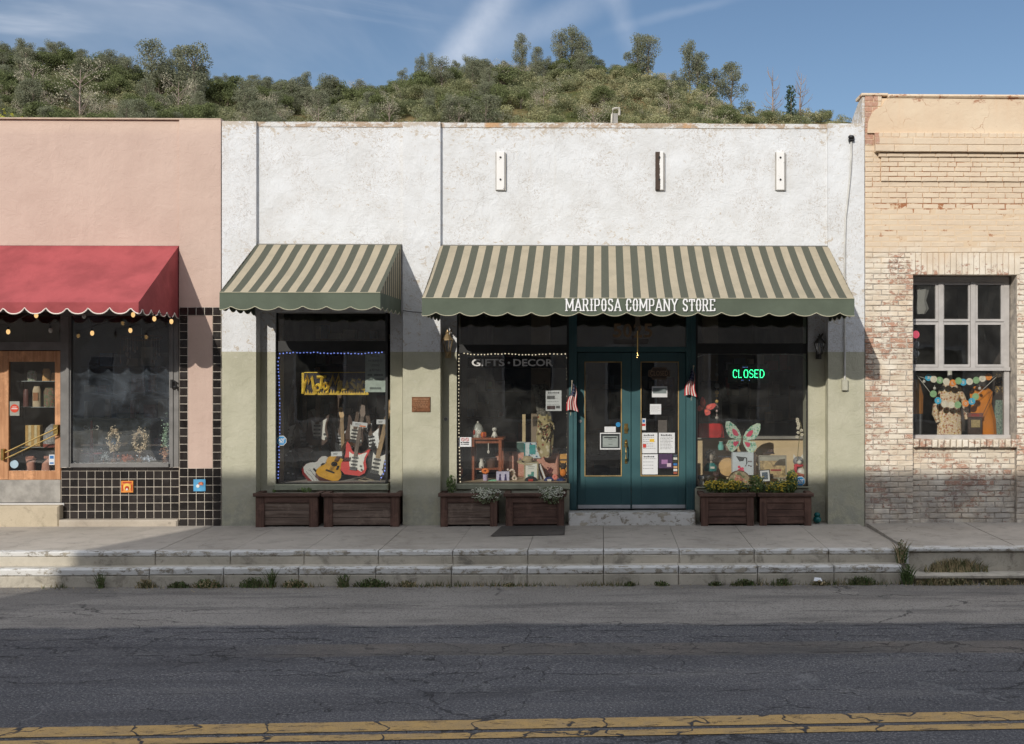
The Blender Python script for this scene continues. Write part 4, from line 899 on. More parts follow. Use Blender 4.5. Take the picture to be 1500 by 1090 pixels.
# ------------------------------------------------------------------ things fixed to the facade
for i, (px, lab, grp, dark) in enumerate(((733, 'white wooden sign bracket board, leftmost on the upper white wall', 1, 0), (966, 'weathered sign bracket board, half its paint rotted black, middle of the upper white wall', 1, 1), (1143.5, 'clean white sign bracket board, rightmost on the upper white wall', 1, 0))):
    x = X(px); z0, z1 = Z(278, 0, px), Z(222, 0, px); w = .066
    t = thing('sign_bracket', lab, 'bracket', (x, .05, z0), 'wooden sign bracket boards on the white wall', world=True)
    def m_bb(dk):
        q = NT('flaking_board_paint'); n = q.noise(18, 8, .8, vec=q.mapv((1, 1, .35)))
        thr = .62 if not dk else q.rng(q.x, x-.01, x+.03, .30, .75)
        f = q.rng(q.math('SUBTRACT', n, thr), 0, .03); return q.fin(q.mix(f, (.76, .75, .73), (.07, .05, .04)), .8, q.bump(n, .5, .01), spec=.2)
    MB().cbox(x-w+.012, x+w-.012, YR-.045, YR, z0, z1, .005).build('board', m_bb(dark), t)
    MB().box(x-w-.002, x-w+.011, YR-.03, YR, z0+.0, z1-.005).box(x+w-.011, x+w+.006, YR-.03, YR, z0-.006, z1-.01).build('edge_batten', simple('grey_batten', (.35, .33, .30), .8), t) if not dark else MB().box(x+w-.011, x+w+.006, YR-.03, YR, z0-.006, z1-.01).build('edge_batten', simple('grey_batten', (.35, .33, .30), .8), t)
    m = MB()
    for zz_ in (.14, .44): m.disc((x, z0+zz_), .014, YR-.052, YR-.045, 10)
    m.build('bolts', BLACK, t)
# conduit on the right pier
t = thing('electrical_conduit', 'thin painted conduit running down the white pier to a small box', 'conduit', (X(1237), -.02, Z(580)), world=True)
pp = [(1247, 203), (1247, 226), (1246, 250), (1242, 290), (1238.5, 320), (1237.5, 360), (1237.5, 460), (1237.5, 556)]
MB().tube([W(a, b, -.02) for a, b in pp], .014, 8).build('pipe', simple('off_white_pipe', (.50, .49, .46), .6), t)
MB().cbox(X(1232.5), X(1241), -.05, 0, Z(572, 0, 1237), Z(556, 0, 1237), .006).build('junction_box', simple('beige_box', (.42, .41, .33), .6), t)
MB().ell(W(1247, 201, -.03), (.045, .035, .03)).tube([W(1243, 206, -.03), W(1251, 205, -.03)], .02).build('cable_entry', BLACK, t)
for p in (300, 400, 520): pass
# thin wire between the awnings
tag(MB().tube([W(590, 455, -.02), W(605, 457, -.03), W(622, 458, -.03), W(645, 455, -.02)], .006, 6).build('wall_cable', BLACK), 'thin dark cable clipped across the pier between the two striped awnings', 'cable')
# rooftop vent
t = thing('roof_vent_pipe', 'small bent metal vent on the roof edge in front of the hill', 'vent', W(901, 180, .35), world=True)
MB().tube([W(896, 180, .35), W(896.5, 168, .35), W(898, 159.5, .35), W(902, 158.5, .35), W(907, 158.5, .35), W(907.5, 164, .35), W(907, 169, .35)], .016, 8).build('bent_pipe', simple('galvanised', (.50, .47, .40), .5, metal=.3), t)
MB().box(W(898, 180, .36).x, W(905, 180, .36).x, .36, .40, W(900, 180, .36).z, W(900, 166, .36).z).build('flashing', simple('grey_flashing', (.30, .29, .27), .6), t)
# bronze plaque
t = thing('bronze_plaque', 'small bronze plaque on the green pier between the two shops', 'plaque', W(617, 592, 0), world=True)
x0, x1, z0, z1 = X(603.5), X(630.5), Z(603.5, 0, 617), Z(581.5, 0, 617); BRZ = simple('bronze', (.20, .09, .045), .4, .3, 30, metal=.6); BR2 = simple('bronze_raised', (.42, .24, .14), .35, .2, 40, metal=.6)
p_ = MB().cbox(x0, x1, -.016, 0, z0, z1, .005).build('plate', BRZ, t)
m = MB(); m.box(x0+.02, x1-.02, -.018, -.0165, z1-.035, z1-.022)
for i in range(4):
    q = x0+(.02 if i < 3 else .07)
    while q < x1-.05: l = rnd.uniform(.012, .035); m.box(q, q+l, -.019, -.0165, z1-.062-i*.026, z1-.052-i*.026); q += l+.007
m.ring((x0+.04, z0+.045), .018, .004, -.018); m.build('raised_lettering', BR2, p_)
# wall lanterns
def lantern(px, py0, py1, y, lab, mat):
    zb, zt_ = W(px, py1, y).z, W(px, py0, y).z; h = zt_-zb; c = W(px, (py0+py1)/2, y); t = thing('wall_lantern', lab, 'lantern', (c.x, y, zb), 'coach lanterns either side of the shopfront')
    q = lambda s: zb*0+h*s
    m = MB(); m.M = Matrix.Rotation(R(22.5), 4, 'Z')
    m.loft([(h*.60, 0, 0, .080, .080), (h*.62, 0, 0, .080, .080), (h*.80, 0, 0, .035, .035), (h*.84, 0, 0, .020, .020)], 8); m.loft([(h*.84, 0, 0, .022, .022), (h*.90, 0, 0, .03, .03), (h*.93, 0, 0, .012, .012), (h, 0, 0, .004, .004)], 8)
    m.build('cap', mat, t, smooth=R(30))
    m = MB(); m.M = Matrix.Rotation(R(22.5), 4, 'Z')
    for i in range(8):
        a = 2*math.pi*i/8; m.tube([(.038*math.cos(a), .038*math.sin(a), h*.16), (.075*math.cos(a), .075*math.sin(a), h*.60)], .004, 5)
    m.loft([(h*.12, 0, 0, .03, .03), (h*.16, 0, 0, .042, .042)], 8); m.loft([(h*.03, 0, 0, .008, .008), (h*.12, 0, 0, .02, .02)], 8)
    m.build('cage', mat, t)
    m = MB(); m.M = Matrix.Rotation(R(22.5), 4, 'Z'); m.loft([(h*.165, 0, 0, .036, .036), (h*.595, 0, 0, .072, .072)], 8); m.build('lantern_glass', GLASSY, t)
    m = MB(); m.loft([(h*.18, 0, 0, .012, .012), (h*.42, 0, 0, .012, .012), (h*.5, 0, 0, .002, .002)], 10); m.build('candle_bulb', simple('ivory_bulb', (.7, .62, .45), .4, bump=0), t)
    m = MB(); m.tube([(0, 0, h*.05), (0, .03, -h*.02), (0, YS-y, h*.05)], .010); m.box(-.04, .04, YS-y-.012, YS-y, -h*.06, h*.24); m.tube([(.0, 0, h*.86), (.05, .03, h*1.0), (.02, YS-y, h*.75)], .009); m.build('wall_bracket', mat, t)
GLASSY = glass_mat('lantern_glass', base=.10)
lantern(655.5, 483, 522, .12, 'sunlit brass coach lantern beside the gift window, under the long awning', simple('sunlit_brass', (.55, .40, .22), .35, .1, metal=.7))  # sunlight put into this lantern's brighter metal colour
lantern(1200.5, 489, 524, .12, 'dark metal coach lantern in the shade at the right end of the shopfront', simple('shaded_metal', (.10, .095, .085), .4, .2, metal=.6))  # shade put into this lantern's dark metal colour
# wind chime hanging from the awning before the door
t = thing('wind_chime', 'slender brass wind chime hanging from the awning in front of the doors', 'wind chime', W(934, 470, -.75))
k_ = .0088; m = MB().tube([(0, 0, -.13), (0, 0, -.40)], .010, 8); m.build('tube', GOLD, t)
m = MB().tube([(0, 0, .16), (0, 0, -.13)], .004, 5); m.box(-.03, .03, -.004, .004, -.07, .12); m.build('hanger', simple('brown_hanger', (.12, .095, .07), .6), t)
MB().ell((0, 0, -.42), .013).ell((.004, 0, -.445), .016).ell((-.004, 0, -.475), .012).build('pendant', GOLD, t)
# flags
def flag(px, py, sgn, lab):
    p = W(px, py, .1); t = thing('flag', lab, 'flag', p, 'small stars and stripes flags beside the doors')
    top = Vector((.0, 0, .24)); bot = Vector((-.03*1, .16, -.42)); MB().tube([bot, top], .006, 6).ell(top, .012).build('pole', simple('pale_dowel', (.55, .48, .36), .6), t)
    d = (bot-top).normalized(); n = 26; rows = 26; mm = MB(); L = .36
    vs = []; fs = []
    for i in range(n+1):                        # along the fly (13 stripes run this way), cloth hanging down the pole
        u = i/n
        for j in range(rows+1):
            v = j/rows
            x = sgn*.02+(-.07+.17*v)*(.25+.75*u)-.04*u; y = .05+.06*u+.028*math.sin(v*9+u*2)
            vs.append((x+.012*math.sin(u*7), y-.06, .21-u*L-.05*abs(v-.35)))
    idx = lambda i, j: i*(rows+1)+j
    for i in range(n):
        for j in range(rows):
            s_ = int(j/rows*9); mm.cur = 0 if s_ % 2 == 0 else 1
            if i < n*.45 and j < rows*.78: mm.cur = 2 if not ((i % 3 == 1) and (j % 5 == 2)) else 1
            mm.f.append((idx(i, j), idx(i+1, j), idx(i+1, j+1), idx(i, j+1))); mm.m.append(mm.cur); mm.a.append(0)
    mm.v = vs
    mm.build('cloth', [m_cloth('flag_red', (.42, .03, .035)), m_cloth('flag_white', (.68, .66, .62)), m_cloth('flag_blue', (.028, .035, .085))], t, smooth=True)
flag(838, 584, 1, 'small flag on a stick left of the green double doors'); flag(1016, 562, -1, 'small flag on a stick right of the green double doors')
# bulbs strung under the red awning
t = thing('string_lights', 'string of small glass bulbs hanging under the red awning', 'string lights', W(130, 460, -.9), world=True)
bl = [(-20, 480, -.8), (12, 486, -.8), (53, 462, -1.1), (74, 484, -.8), (123, 463, -1.15), (135, 488, -.7), (195, 461, -1.1), (191, 484, -.6), (226, 467, -.9), (251, 471, -.7)]
m = MB(); m.tube([W(a, b-9, y) for a, b, y in bl], .004, 5)
m.build('cable', BLACK, t)
EM = emis('glowing_filament', (1.0, .62, .25), .8); EO = simple('clear_bulb', (.45, .42, .38), .1, .1, bump=0)
for i, (a, b, y) in enumerate(bl):
    c = W(a, b, y); bb_ = MB().ell(c, (.024, .024, .034), 10, 7).build('bulb', EM if i in (1, 2, 5, 6, 7, 8, 9) else EO, t, smooth=True)
    MB().loft([(c.z+.028, c.x, c.y, .012, .012), (c.z+.06, c.x, c.y, .012, .012)], 8).build('bulb_socket', BLACK, bb_)
# door stickers, notes and window lettering: each sheet is a thing of its own
def sheet(name, lab, cat, x0, x1, y0, y1, yp, matl=None, group=None, lines=0, imgs=(), head=None, th=.002, ink=None, tilt=0):
    c = W((x0+x1)/2, (y0+y1)/2, yp); k_ = K(yp)/(raydir((x0+x1)/2, y0).y); w = (x1-x0)*k_/2; h = (y1-y0)*k_/2
    t = thing(name, lab, cat, c, group, rot=(0, tilt, 0))
    bx(-w, w, -th, 0, -h, h).build('sheet', matl or PAPER, t)
    m = MB()
    if head:
        a = -w*.75; rh = random.Random(int(x0*3))
        while a < w*.6: l = rh.uniform(.08, .2)*w; m.box(a, a+l, -th-.0012, -th-.0004, h*.70, h*(.80+.05*rh.random())); a += l+w*.05
    z = h*.55
    rg = random.Random(int(x0*7+y0))
    for i in range(lines):
        q = h*.55-(h*1.3)*i/max(lines, 1); a = -w*.82; b = w*rg.uniform(.4, .85)
        while a < b: l = rg.uniform(.05, .25)*w; m.box(a, min(a+l, b), -th-.001, -th-.0004, q, q+h*.035); a += l+w*.07
    if m.v: m.build('print', ink or INK, t)
    for ii, (a, b, c2, d, mt) in enumerate(imgs): bx(w*a, w*b, -th-.0018-.0008*ii, -th-.0011-.0008*ii, h*c2, h*d).build('picture', mt, t)
    return t
yd = YD-.004
C = lambda n, r, g, b: simple(n, srgb(r, g, b), .7, .1, 20, bump=0)
GREYPIC, REDP, BLUEP, YELP, PURP = C('grey_picture', 90, 90, 90), C('red_print', 190, 60, 50), C('blue_print', 50, 110, 170), C('yellow_print', 220, 180, 60), C('purple_picture', 70, 50, 80)
NG = 'notices taped inside the door glass'
sheet('notice', 'torn landscape notice high on the right door glass', 'notice', 955, 977.5, 566, 582, yd, lines=2, imgs=((-.9, .9, -.3, .7, C('grey_wave', 120, 130, 130)),), group=NG)
sheet('notice', 'small square handwritten notice at mid height on the right door', 'notice', 952, 968.5, 592, 607, yd, lines=6, group=NG)
sheet('notice', 'notice with yellow burst and red print, lower left of the right door', 'notice', 940, 963, 634, 664, yd, lines=6, head='x', imgs=((.0, .6, .1, .4, YELP), (-.85, -.45, -.45, -.1, REDP)), group=NG)
sheet('notice', 'letter with a dark heading beside the yellow printed notice', 'notice', 965, 988.5, 634, 663.5, yd, lines=9, head='x', group=NG)
sheet('notice', 'bottom left sheet on the right door, below the yellow printed notice', 'notice', 940, 963.5, 665.5, 695, yd, lines=4, head='x', group=NG)
sheet('photo_print', 'dark purple night photograph in the bottom corner of the right door', 'picture', 965, 985, 665, 686, yd, PURP, imgs=((-.6, .3, -.4, .2, C('mauve_pic', 150, 110, 150)), (.2, .8, -.8, -.3, C('pale_pic', 190, 170, 180))))
sheet('notice', 'grey faded card above the letter on the right door', 'notice', 964, 977, 615.5, 634, yd, C('faded_card', 85, 80, 75), lines=6, group=NG)
sheet('sticker', 'narrow sticker with red and blue marks at the left edge of the right door glass', 'sticker', 940, 946, 613, 630, yd, imgs=((-.6, .6, .3, .8, BLUEP), (-.8, .8, -.3, .1, REDP)))
for i, (c_, w_) in enumerate(((C('st1', 70, 80, 90), 'grey'), (C('st2', 200, 200, 190), 'white'), (C('st3', 60, 60, 40), 'dark olive'), (BLUEP, 'bright blue'), (C('st5', 190, 150, 110), 'tan'), (C('st6', 210, 215, 215), 'pale grey'), (C('st7', 150, 80, 60), 'rust'))):
    sheet('card_sticker', '%s card sticker in the column at the bottom right of the right door' % w_, 'sticker', 986.5, 992, 666+i*4.2, 669.2+i*4.2, yd, c_, group='column of card stickers')
sheet('notice', 'framed grey notice with white border on the left door glass', 'notice', 879, 909, 634, 658.5, yd, imgs=((-.92, .92, -.85, .88, C('dk_fr', 45, 50, 52)), (-.74, .74, -.7, .62, C('gr_fr', 140, 148, 145)), (-.6, .62, .36, .5, C('dk_fr', 45, 50, 52)), (-.2, .2, .22, .28, C('dk_fr', 45, 50, 52)), (-.15, .2, -.4, -.36, C('dk_fr', 45, 50, 52))), group=NG)
sheet('notice', 'small white note above the framed notice on the left door', 'notice', 885.5, 902, 625, 633, yd, lines=3, group=NG)
def disc_sticker(name, lab, px, py, r, y, col, txt=None, ring=True, octo=False, base=None):
    c = W(px, py, y); k_ = K(y); t = thing(name, lab, 'sign', c)
    n = 8 if octo else 20; a0 = math.pi/8 if octo else 0
    P = lambda q: [(q*k_*math.cos(a0+2*math.pi*i/n), q*k_*math.sin(a0+2*math.pi*i/n)) for i in range(n)][::-1]
    MB().prism(P(r)[::-1], -.003, 0).build('disc', WHITE if ring else col, t)
    if ring: MB().prism(P(r*.9)[::-1], -.005, -.003).build('face', col, t)
    if txt: MB().text(txt, -r*.68*k_, r*.68*k_, -r*.25*k_, r*.4*k_, -.0056, .0008, shear=.2, bold=.03).box(-r*.45*k_, r*.45*k_, -.0058, -.0051, -r*.45*k_, -r*.36*k_).build('lettering', WHITE, t)
    return t
BLU = simple('sticker_blue', (.03, .22, .46), .4, .05, bump=0)
disc_sticker('round_sticker', 'tiny round blue sticker by the deadbolt on the left door glass', 905.5, 622, 3.6, yd, BLU, ring=False)
disc_sticker('alarm_sticker', 'blue octagonal alarm sticker in the lower left of the guitar window', 412.5, 645.5, 7.6, YG-.006, BLU, 'ADT', octo=True)
disc_sticker('alarm_sticker', 'blue alarm sticker low in the right corner of the butterfly window', 1172.5, 705, 7.3, YG-.006, BLU, 'ADT', octo=True)
disc_sticker('round_button', 'small round white button on the dark edge of the gift shop frame', 653, 614, 3, YS-.01, GREYF)
disc_sticker('round_sticker', 'pale blue badge sticker at the foot of the wooden door glass', 21, 680, 6, YP+.004, simple('pale_blue_badge', (.35, .47, .55), .5, bump=0), ring=False)
sheet('sticker', 'blue and white sticker low on the right of the wooden door glass', 'sticker', 72, 80, 666, 681, YP+.004, imgs=((-.7, .7, .2, .8, BLUEP), (-.7, .7, -.8, -.5, BLUEP)))
t = sheet('round_emblem_card', 'grey card with an orange roundel hanging in the wooden door', 'sign', 14.5, 28.5, 588, 609, YP+.004, C('card_grey', 150, 150, 140))
k_ = K(YP); MB().disc((0, .2*k_), 6*k_, -.005, -.0026).build('roundel', C('orange_red', 205, 70, 45), t); MB().box(-4.3*k_, 4.3*k_, -.006, -.0051, -.8*k_, .4*k_).box(-3*k_, 3*k_, -.006, -.0051, 1.8*k_, 2.6*k_).build('print', WHITE, t)
# closed plaque in the right door
t = thing('closed_plaque', 'dark shaped plaque reading CLOSED high in the right door', 'sign', W(965.5, 547, yd)); k_ = K(yd)
o_ = [(-16, -5), (-12, -5), (-10, -9), (10, -9), (12, -5), (16, -5), (16, 5), (12, 5), (10, 9), (-10, 9), (-12, 5), (-16, 5)]
MB().prism([(a*k_, b*k_) for a, b in o_], -.006, 0).build('board', simple('plaque_brown', (.06, .04, .03), .5), t)
PG = simple('plaque_gold', (.30, .20, .12), .5, .1)
m = MB(); pts = [(a*k_*.94, -.008, b*k_*.9) for a, b in o_]; m.tube(pts+[pts[0]], .003, 5); m.text('CLOSED', -13*k_, 13*k_, -3.4*k_, 3.8*k_, -.007, .002); m.build('lettering', PG, t)
# gift window lettering
t = thing('window_lettering', 'grey capitals GIFTS and DECOR on a band across the gift window', 'lettering', W(750, 531, YG-.004), world=True)
bx(X(685, YG), X(829, YG), YG-.003, YG-.001, Z(539, YG), Z(523, YG)).build('band', glass_mat('smoked_film', (.55, .55, .55), base=.03), t)
m = MB().text('GIFTS', X(691, YG), X(739, YG), Z(536.5, YG), Z(526, YG), YG-.0035, .002, bold=.02).text('DECOR', X(752, YG), X(810, YG), Z(536.5, YG), Z(526, YG), YG-.0035, .002, bold=.02); cx, cz = X(745.5, YG), Z(531.5, YG)
m.prism([(cx-.018, cz), (cx, cz-.018), (cx+.018, cz), (cx, cz+.018)], YG-.005, YG-.0035); m.build('letters', simple('grey_vinyl', (.62, .61, .60), .6, .05, bump=0), t)
t = sheet('no_food_sign', 'white sign with red prohibition rings at the lower left of the gift window', 'sign', 672, 690.5, 640.5, 654.5, YG-.004, lines=0)
k_ = K(YG); m = MB()
for sx in (-3, 3): m.ring((sx*k_, 3.6*k_), 2.3*k_, .0032, -.006, 14); m.tube([((sx-1.6)*k_, -.006, 5.2*k_), ((sx+1.6)*k_, -.006, 2*k_)], .003, 5)
m.build('prohibition_ring', REDP, t); MB().box(-6.5*k_, -4*k_, -.0035, -.0022, -1.4*k_, .1*k_).box(-3*k_, 6*k_, -.0035, -.0022, -1.4*k_, 0).box(-6*k_, -3.5*k_, -.0035, -.0022, -3.9*k_, -2.6*k_).box(-2.6*k_, 5.6*k_, -.0035, -.0022, -3.9*k_, -2.6*k_).build('print', INK, t)
sheet('poster', 'white poster with small dark photographs in the gift window', 'poster', 799.5, 822.5, 572, 602, YG+.015, lines=4, head='x', imgs=((-.85, .15, .15, .48, GREYPIC), (-.85, .2, -.85, -.5, C('dark_pic', 70, 50, 50)), (.3, .8, -.75, -.5, GREYPIC)))
# guitar shop price-list poster
t = sheet('text_poster', 'pale green poster listing instruments and lessons in the top right of the guitar window', 'poster', 535, 564.5, 518, 574.5, YG+.012, C('pale_green_poster', 178, 190, 180))
k_ = K(YG); TXT = ['MUSICAL', 'INSTRUMENTS', 'LESSONS', '& REPAIRS']
m = MB()
for i, s_ in enumerate(TXT):
    if s_: hw = min(.46*len(s_), 6)*2*k_; q = (23-i*6.8)*k_; m.text(s_, -hw, hw, q, q+3.2*k_, -.003, .001)
for (a, b, z_) in ((-11, -5, -4.5), (-2, 10, -4.5), (-11, -4, -11), (-1, 11, -11), (-8, 9, -24)):
    while a < b: m.box(a*k_, (a+1.2)*k_, -.004, -.0022, z_*k_, (z_+3)*k_); a += 1.7
m.build('lettering', C('poster_ink', 70, 80, 78), t)
# Moto Music sign
c0 = W(443, 559, .62); c1 = W(538, 578, .62); t = thing('painted_shop_sign', 'black and gold hand painted sign reading Moto Music in the guitar window', 'sign', W(490, 561, .62), world=True)
x0, x1, z0, z1 = W(442, 560, .62).x, W(540, 560, .62).x, W(490, 578.5, .62).z, W(490, 545, .62).z
bx(x0, x1, .62, .64, z0, z1).build('board', m_pattern('sign_black_speckle', (.045, .04, .05), [(.13, .10, .05), (.10, .09, .12)], 28, .3), t)
GS = simple('sign_gold_paint', (.85, .52, .06), .5, .35, 14); m = MB(); H = z1-z0; Wd = x1-x0
ST = [[(.02,.05),(.05,.5),(.085,.88),(.11,.5),(.155,.80),(.18,.3),(.22,.03)], [(.225,.42),(.20,.3),(.225,.18),(.265,.2),(.28,.36),(.25,.46),(.225,.42)], [(.23,.78),(.37,.80)], [(.305,.78),(.295,.5),(.285,.25)], [(.345,.52),(.325,.35),(.35,.24),(.385,.3),(.38,.5),(.345,.52)],
      [(.38,.08),(.43,.5),(.465,.88),(.50,.45),(.56,.90),(.56,.5),(.545,.1)], [(.59,.62),(.585,.35),(.61,.22),(.66,.26),(.69,.60),(.69,.3)], [(.80,.62),(.76,.66),(.735,.55),(.78,.42),(.80,.3),(.77,.18),(.72,.22)], [(.84,.2),(.855,.5)], [(.86,.64),(.868,.70)], [(.96,.55),(.92,.58),(.89,.42),(.90,.26),(.95,.24)]]
for s_ in ST: m.tube([(x0+a*Wd, .612, z0+b*H) for a, b in s_], .023, 6)
for (a, b, c_, d) in ((x0, x1, z0, z0+.022), (x0, x1, z1-.012, z1), (x0, x0+.035, z0, z1)): m.box(a, b, .612, .62, c_, d)
for i in range(26): a = x0+Wd*i/26; hh = rnd.uniform(.02, .075); m.prism([(a, z0+.02), (a+.03, z0+.02), (a+.015, z0+.02+hh)], .616, .6199)
m.build('gold_lettering', GS, t)
# light strings round the windows
def lightstring(lab, pts, y, cm, bm_, r=.006, step=.045, br=.009):
    P = [W(a, b, y) for a, b in pts]; t = thing('light_string', lab, 'light string', P[0], world=True)
    MB().tube(P, r, 6).build('cable', cm, t); m = MB(); acc = 0
    for a, b in zip(P[:-1], P[1:]):
        L = (b-a).length; n = max(1, int(L/step))
        for i in range(n): p = a.lerp(b, i/n); m.ell((p.x+rnd.uniform(-.004, .004), y-.008, p.z+rnd.uniform(-.006, .006)), br, 6, 4)
    m.build('small_bulbs', bm_, t)
BLK = simple('blue_cable', (.03, .05, .30), .3); LB = emis('blue_led', (.25, .35, 1.0), 1.0); WB = emis('warm_led', (1, .85, .6), .9)
lightstring('blue and white light rope framing the guitar window', [(408, 700), (409, 660), (410.5, 610), (409, 560), (407.5, 530), (410, 518), (425, 517), (455, 516.5), (490, 517.5), (530, 518), (560, 516.5), (565.5, 520), (566, 560), (565.5, 620), (566, 660), (564, 690), (556, 704)], YG+.03, BLK, LB)
lightstring('beaded string of warm lights around the gift window', [(674, 706), (673, 660), (672, 600), (672, 560), (672.5, 520), (680, 518), (705, 520), (740, 518), (775, 520), (800, 519), (828, 518.5), (831, 525), (831, 580), (831, 650), (831, 700)], YG+.03, simple('brown_cable', (.20, .13, .08), .6), WB, .004)
lightstring('pale light tube looped around the window with the green CLOSED light', [(1020, 700), (1020, 640), (1021, 560), (1020, 535), (1022, 523), (1030, 520), (1050, 519), (1085, 518.5), (1115, 520), (1150, 519), (1175, 520.5), (1181, 530), (1181.5, 560), (1181, 600), (1182, 650), (1182, 700)], YG+.03, simple('pale_tube', (.35, .31, .27), .3), simple('clear_bead', (.5, .48, .42), .2, bump=0), .006, .12)
# ------------------------------------------------------------------ planters and their plants
def planter(px0, px1, lab, plank=PLW):
    y1 = .27; y0 = -.14; zb = zw-.02; z1 = Z(722.5, y0, (px0+px1)/2); a, b = W(px0, 740, y0).x, W(px1, 740, y0).x; a += .025; b -= .025
    t = thing('wooden_planter', lab, 'planter', ((a+b)/2, (y0+y1)/2, zb), 'brown wooden planters along the shopfront', world=True)
    m = MB(); m.cbox(a-.028, b+.028, y0-.028, y0+.05, z1-.045, z1, .006).cbox(a-.028, b+.028, y1-.05, y1, z1-.045, z1-.001, .006).box(a-.028, a+.05, y0+.051, y1-.051, z1-.045, z1-.002).box(b-.05, b+.028, y0+.051, y1-.051, z1-.045, z1-.002); m.build('rim', PLW, t)
    pw = .115 if b-a > .8 else .095
    for x in (a, b-pw): MB().cbox(x, x+pw, y0, y0+.06, zb, z1-.046, .005).build('post', PLV, t)
    for x in (a, b-pw): MB().box(x, x+pw, y1-.06, y1, zb, z1-.046).build('post', PLV, t)
    m = MB(); m.cbox(a+pw, b-pw, y0+.004, y0+.05, z1-.13, z1-.046, .004); m.build('top_rail', PLW, t)
    m = MB(); zz_ = zb+.035; n = 3; h = (z1-.131-zz_)/n
    for i in range(n): m.cbox(a+pw-.01, b-pw+.01, y0+.022, y0+.04, zz_+i*h+.002, zz_+(i+1)*h-.002, .004)
    m.build('front_planks', plank, t)
    MB().box(a+.01, a+.03, y0+.06, y1-.06, zb+.03, z1-.05).box(b-.03, b-.01, y0+.06, y1-.06, zb+.03, z1-.05).box(a+.03, b-.03, y1-.04, y1-.02, zb+.03, z1-.05).build('side_boards', PLW, t)
    MB().box(a+.03, b-.03, y0+.055, y1-.045, z1-.10, z1-.07).build('soil', simple('dark_soil', (.035, .025, .018), .95, .3, 20, .6), t)
    return (a, b, y0, y1, z1)
pl = [planter(*q) for q in ((371.5, 468, 'weathered brown planter under the left half of the guitar window', PLG), (471.5, 587, 'wider brown planter under the right half of the guitar window', PLG),
      (642.5, 731, 'brown planter left below the gift window, white flowers spilling over its right end', PLG), (738, 829, 'brown planter right below the gift window, next to the white doorstep', PLW),
      (1024.5, 1107, 'brown planter with yellow flowers just right of the doorstep', PLW), (1110.5, 1191.5, 'brown planter with yellow flowers at the right end of the shopfront', PLW))]
LG = simple('planter_leaf_green', (.13, .19, .06), .6, .4, 30); LG2 = simple('silver_green_leaf', (.20, .24, .13), .6, .35, 30); WF = simple('white_petals', (.78, .79, .68), .6, .1, bump=0); YF = simple('yellow_petals', (.72, .55, .07), .6, .15, bump=0)
def plant(name, lab, cat, c, r, nl, size, lm, nf=0, fm=None, fs=.012, grp=None, stems=8, seed=1):
    rg = random.Random(seed); t = thing(name, lab, cat, c, grp)
    m = MB()
    for i in range(stems): q = (rg.uniform(-.8, .8)*r[0], rg.uniform(-.8, .8)*r[1], rg.uniform(.1, .9)*r[2]); m.tube([(q[0]*.3, q[1]*.3, -r[2]), (q[0]*.8, q[1]*.8, 0), q], .003, 4)
    m.build('stems', LG, t); m = MB(); m.leaves((0, 0, 0), r, nl, size, rg, asp=.45); m.build('foliage', lm, t)
    if nf:
        m = MB()
        for i in range(nf):
            a = rg.uniform(0, 6.28); b = rg.uniform(-.4, 1); q = (r[0]*math.cos(a)*rg.uniform(.2, 1), -abs(r[1]*math.sin(a))*rg.uniform(.3, 1.1), r[2]*b*rg.uniform(.5, 1.05)); m.ell(q, (fs, fs, fs*.6), 6, 4)
        m.build('blossoms', fm, t)
def pw_(px, py, y): return W(px, py, y)
plant('tuft_of_leaves', 'small upright dark green sprig at the left end of the gift window planter', 'plant', W(661, 710, .02), (.07, .07, .13), 160, .022, LG, seed=2)
plant('trailing_flower_plant', 'white flowering trailing plant spilling over the left gift window planter', 'plant', W(712, 726, -.12), (.21, .10, .11), 800, .017, LG2, 300, WF, .010, 'white trailing plants', seed=3)
plant('trailing_flower_plant', 'white flowering trailing plant over the planter beside the doorstep', 'plant', W(808, 725, -.12), (.19, .10, .12), 800, .017, LG2, 300, WF, .010, 'white trailing plants', seed=4)
plant('seedling', 'few thin green leaves in the planter under the guitar window', 'plant', W(446, 718, .0), (.09, .06, .03), 26, .03, LG, seed=5)
plant('seedling', 'single small weed leaf in the far left planter corner', 'plant', W(402, 719, .0), (.03, .03, .02), 8, .02, LG, seed=6)
for i, (px, py, rx, rz_, nf, lab) in enumerate(((1062, 716, .30, .075, 80, 'low mound of yellow flowers filling the left butterfly window planter'), (1108, 714, .12, .11, 6, 'tall green unflowering leaves between the two flower mounds'), (1143, 717, .24, .075, 40, 'mound of yellow flowers in the rightmost planter'), (1160, 708, .08, .12, 12, 'taller sprig with a few yellow flowers at the right end of the rightmost planter'))):
    plant('yellow_flower_plant', lab, 'plant', W(px, py-3, .05), (rx, .12, rz_*1.35), int(3000*rx+350), .018, LG, nf*3, YF, .0125, 'yellow flowering plants', seed=20+i)
t = thing('glass_float', 'small teal glass ball on the pavement beside the rightmost planter', 'glass ball', W(1197, 760, .05)); MB().ell((0, 0, -.01), (.055, .055, .05), 14, 10).build('ball', simple('teal_glass', (.01, .13, .13), .1, .3), t, smooth=True); MB().ell((0, 0, .055), (.045, .045, .035), 12, 8).build('lid', simple('teal_glass', (.01, .13, .13), .1, .3), t, smooth=True)
# ------------------------------------------------------------------ things in the shop windows (local frames; u = metres per photo pixel at that depth)
def item(name, lab, cat, px, py, y, grp=None, rot=(0, 0, 0)):
    t = thing(name, lab, cat, W(px, py, y), grp, rot=rot); return t, (DIST+y)/F/raydir(px, py).y
def body_pts(prof, u, n=3):      # symmetric outline from (half width, height) pairs
    return [(w*u, z*u) for w, z in prof]+[(-w*u, z*u) for w, z in reversed(prof)]
S = lambda n, *c: simple(n, srgb(*c), .5, .12, 12)
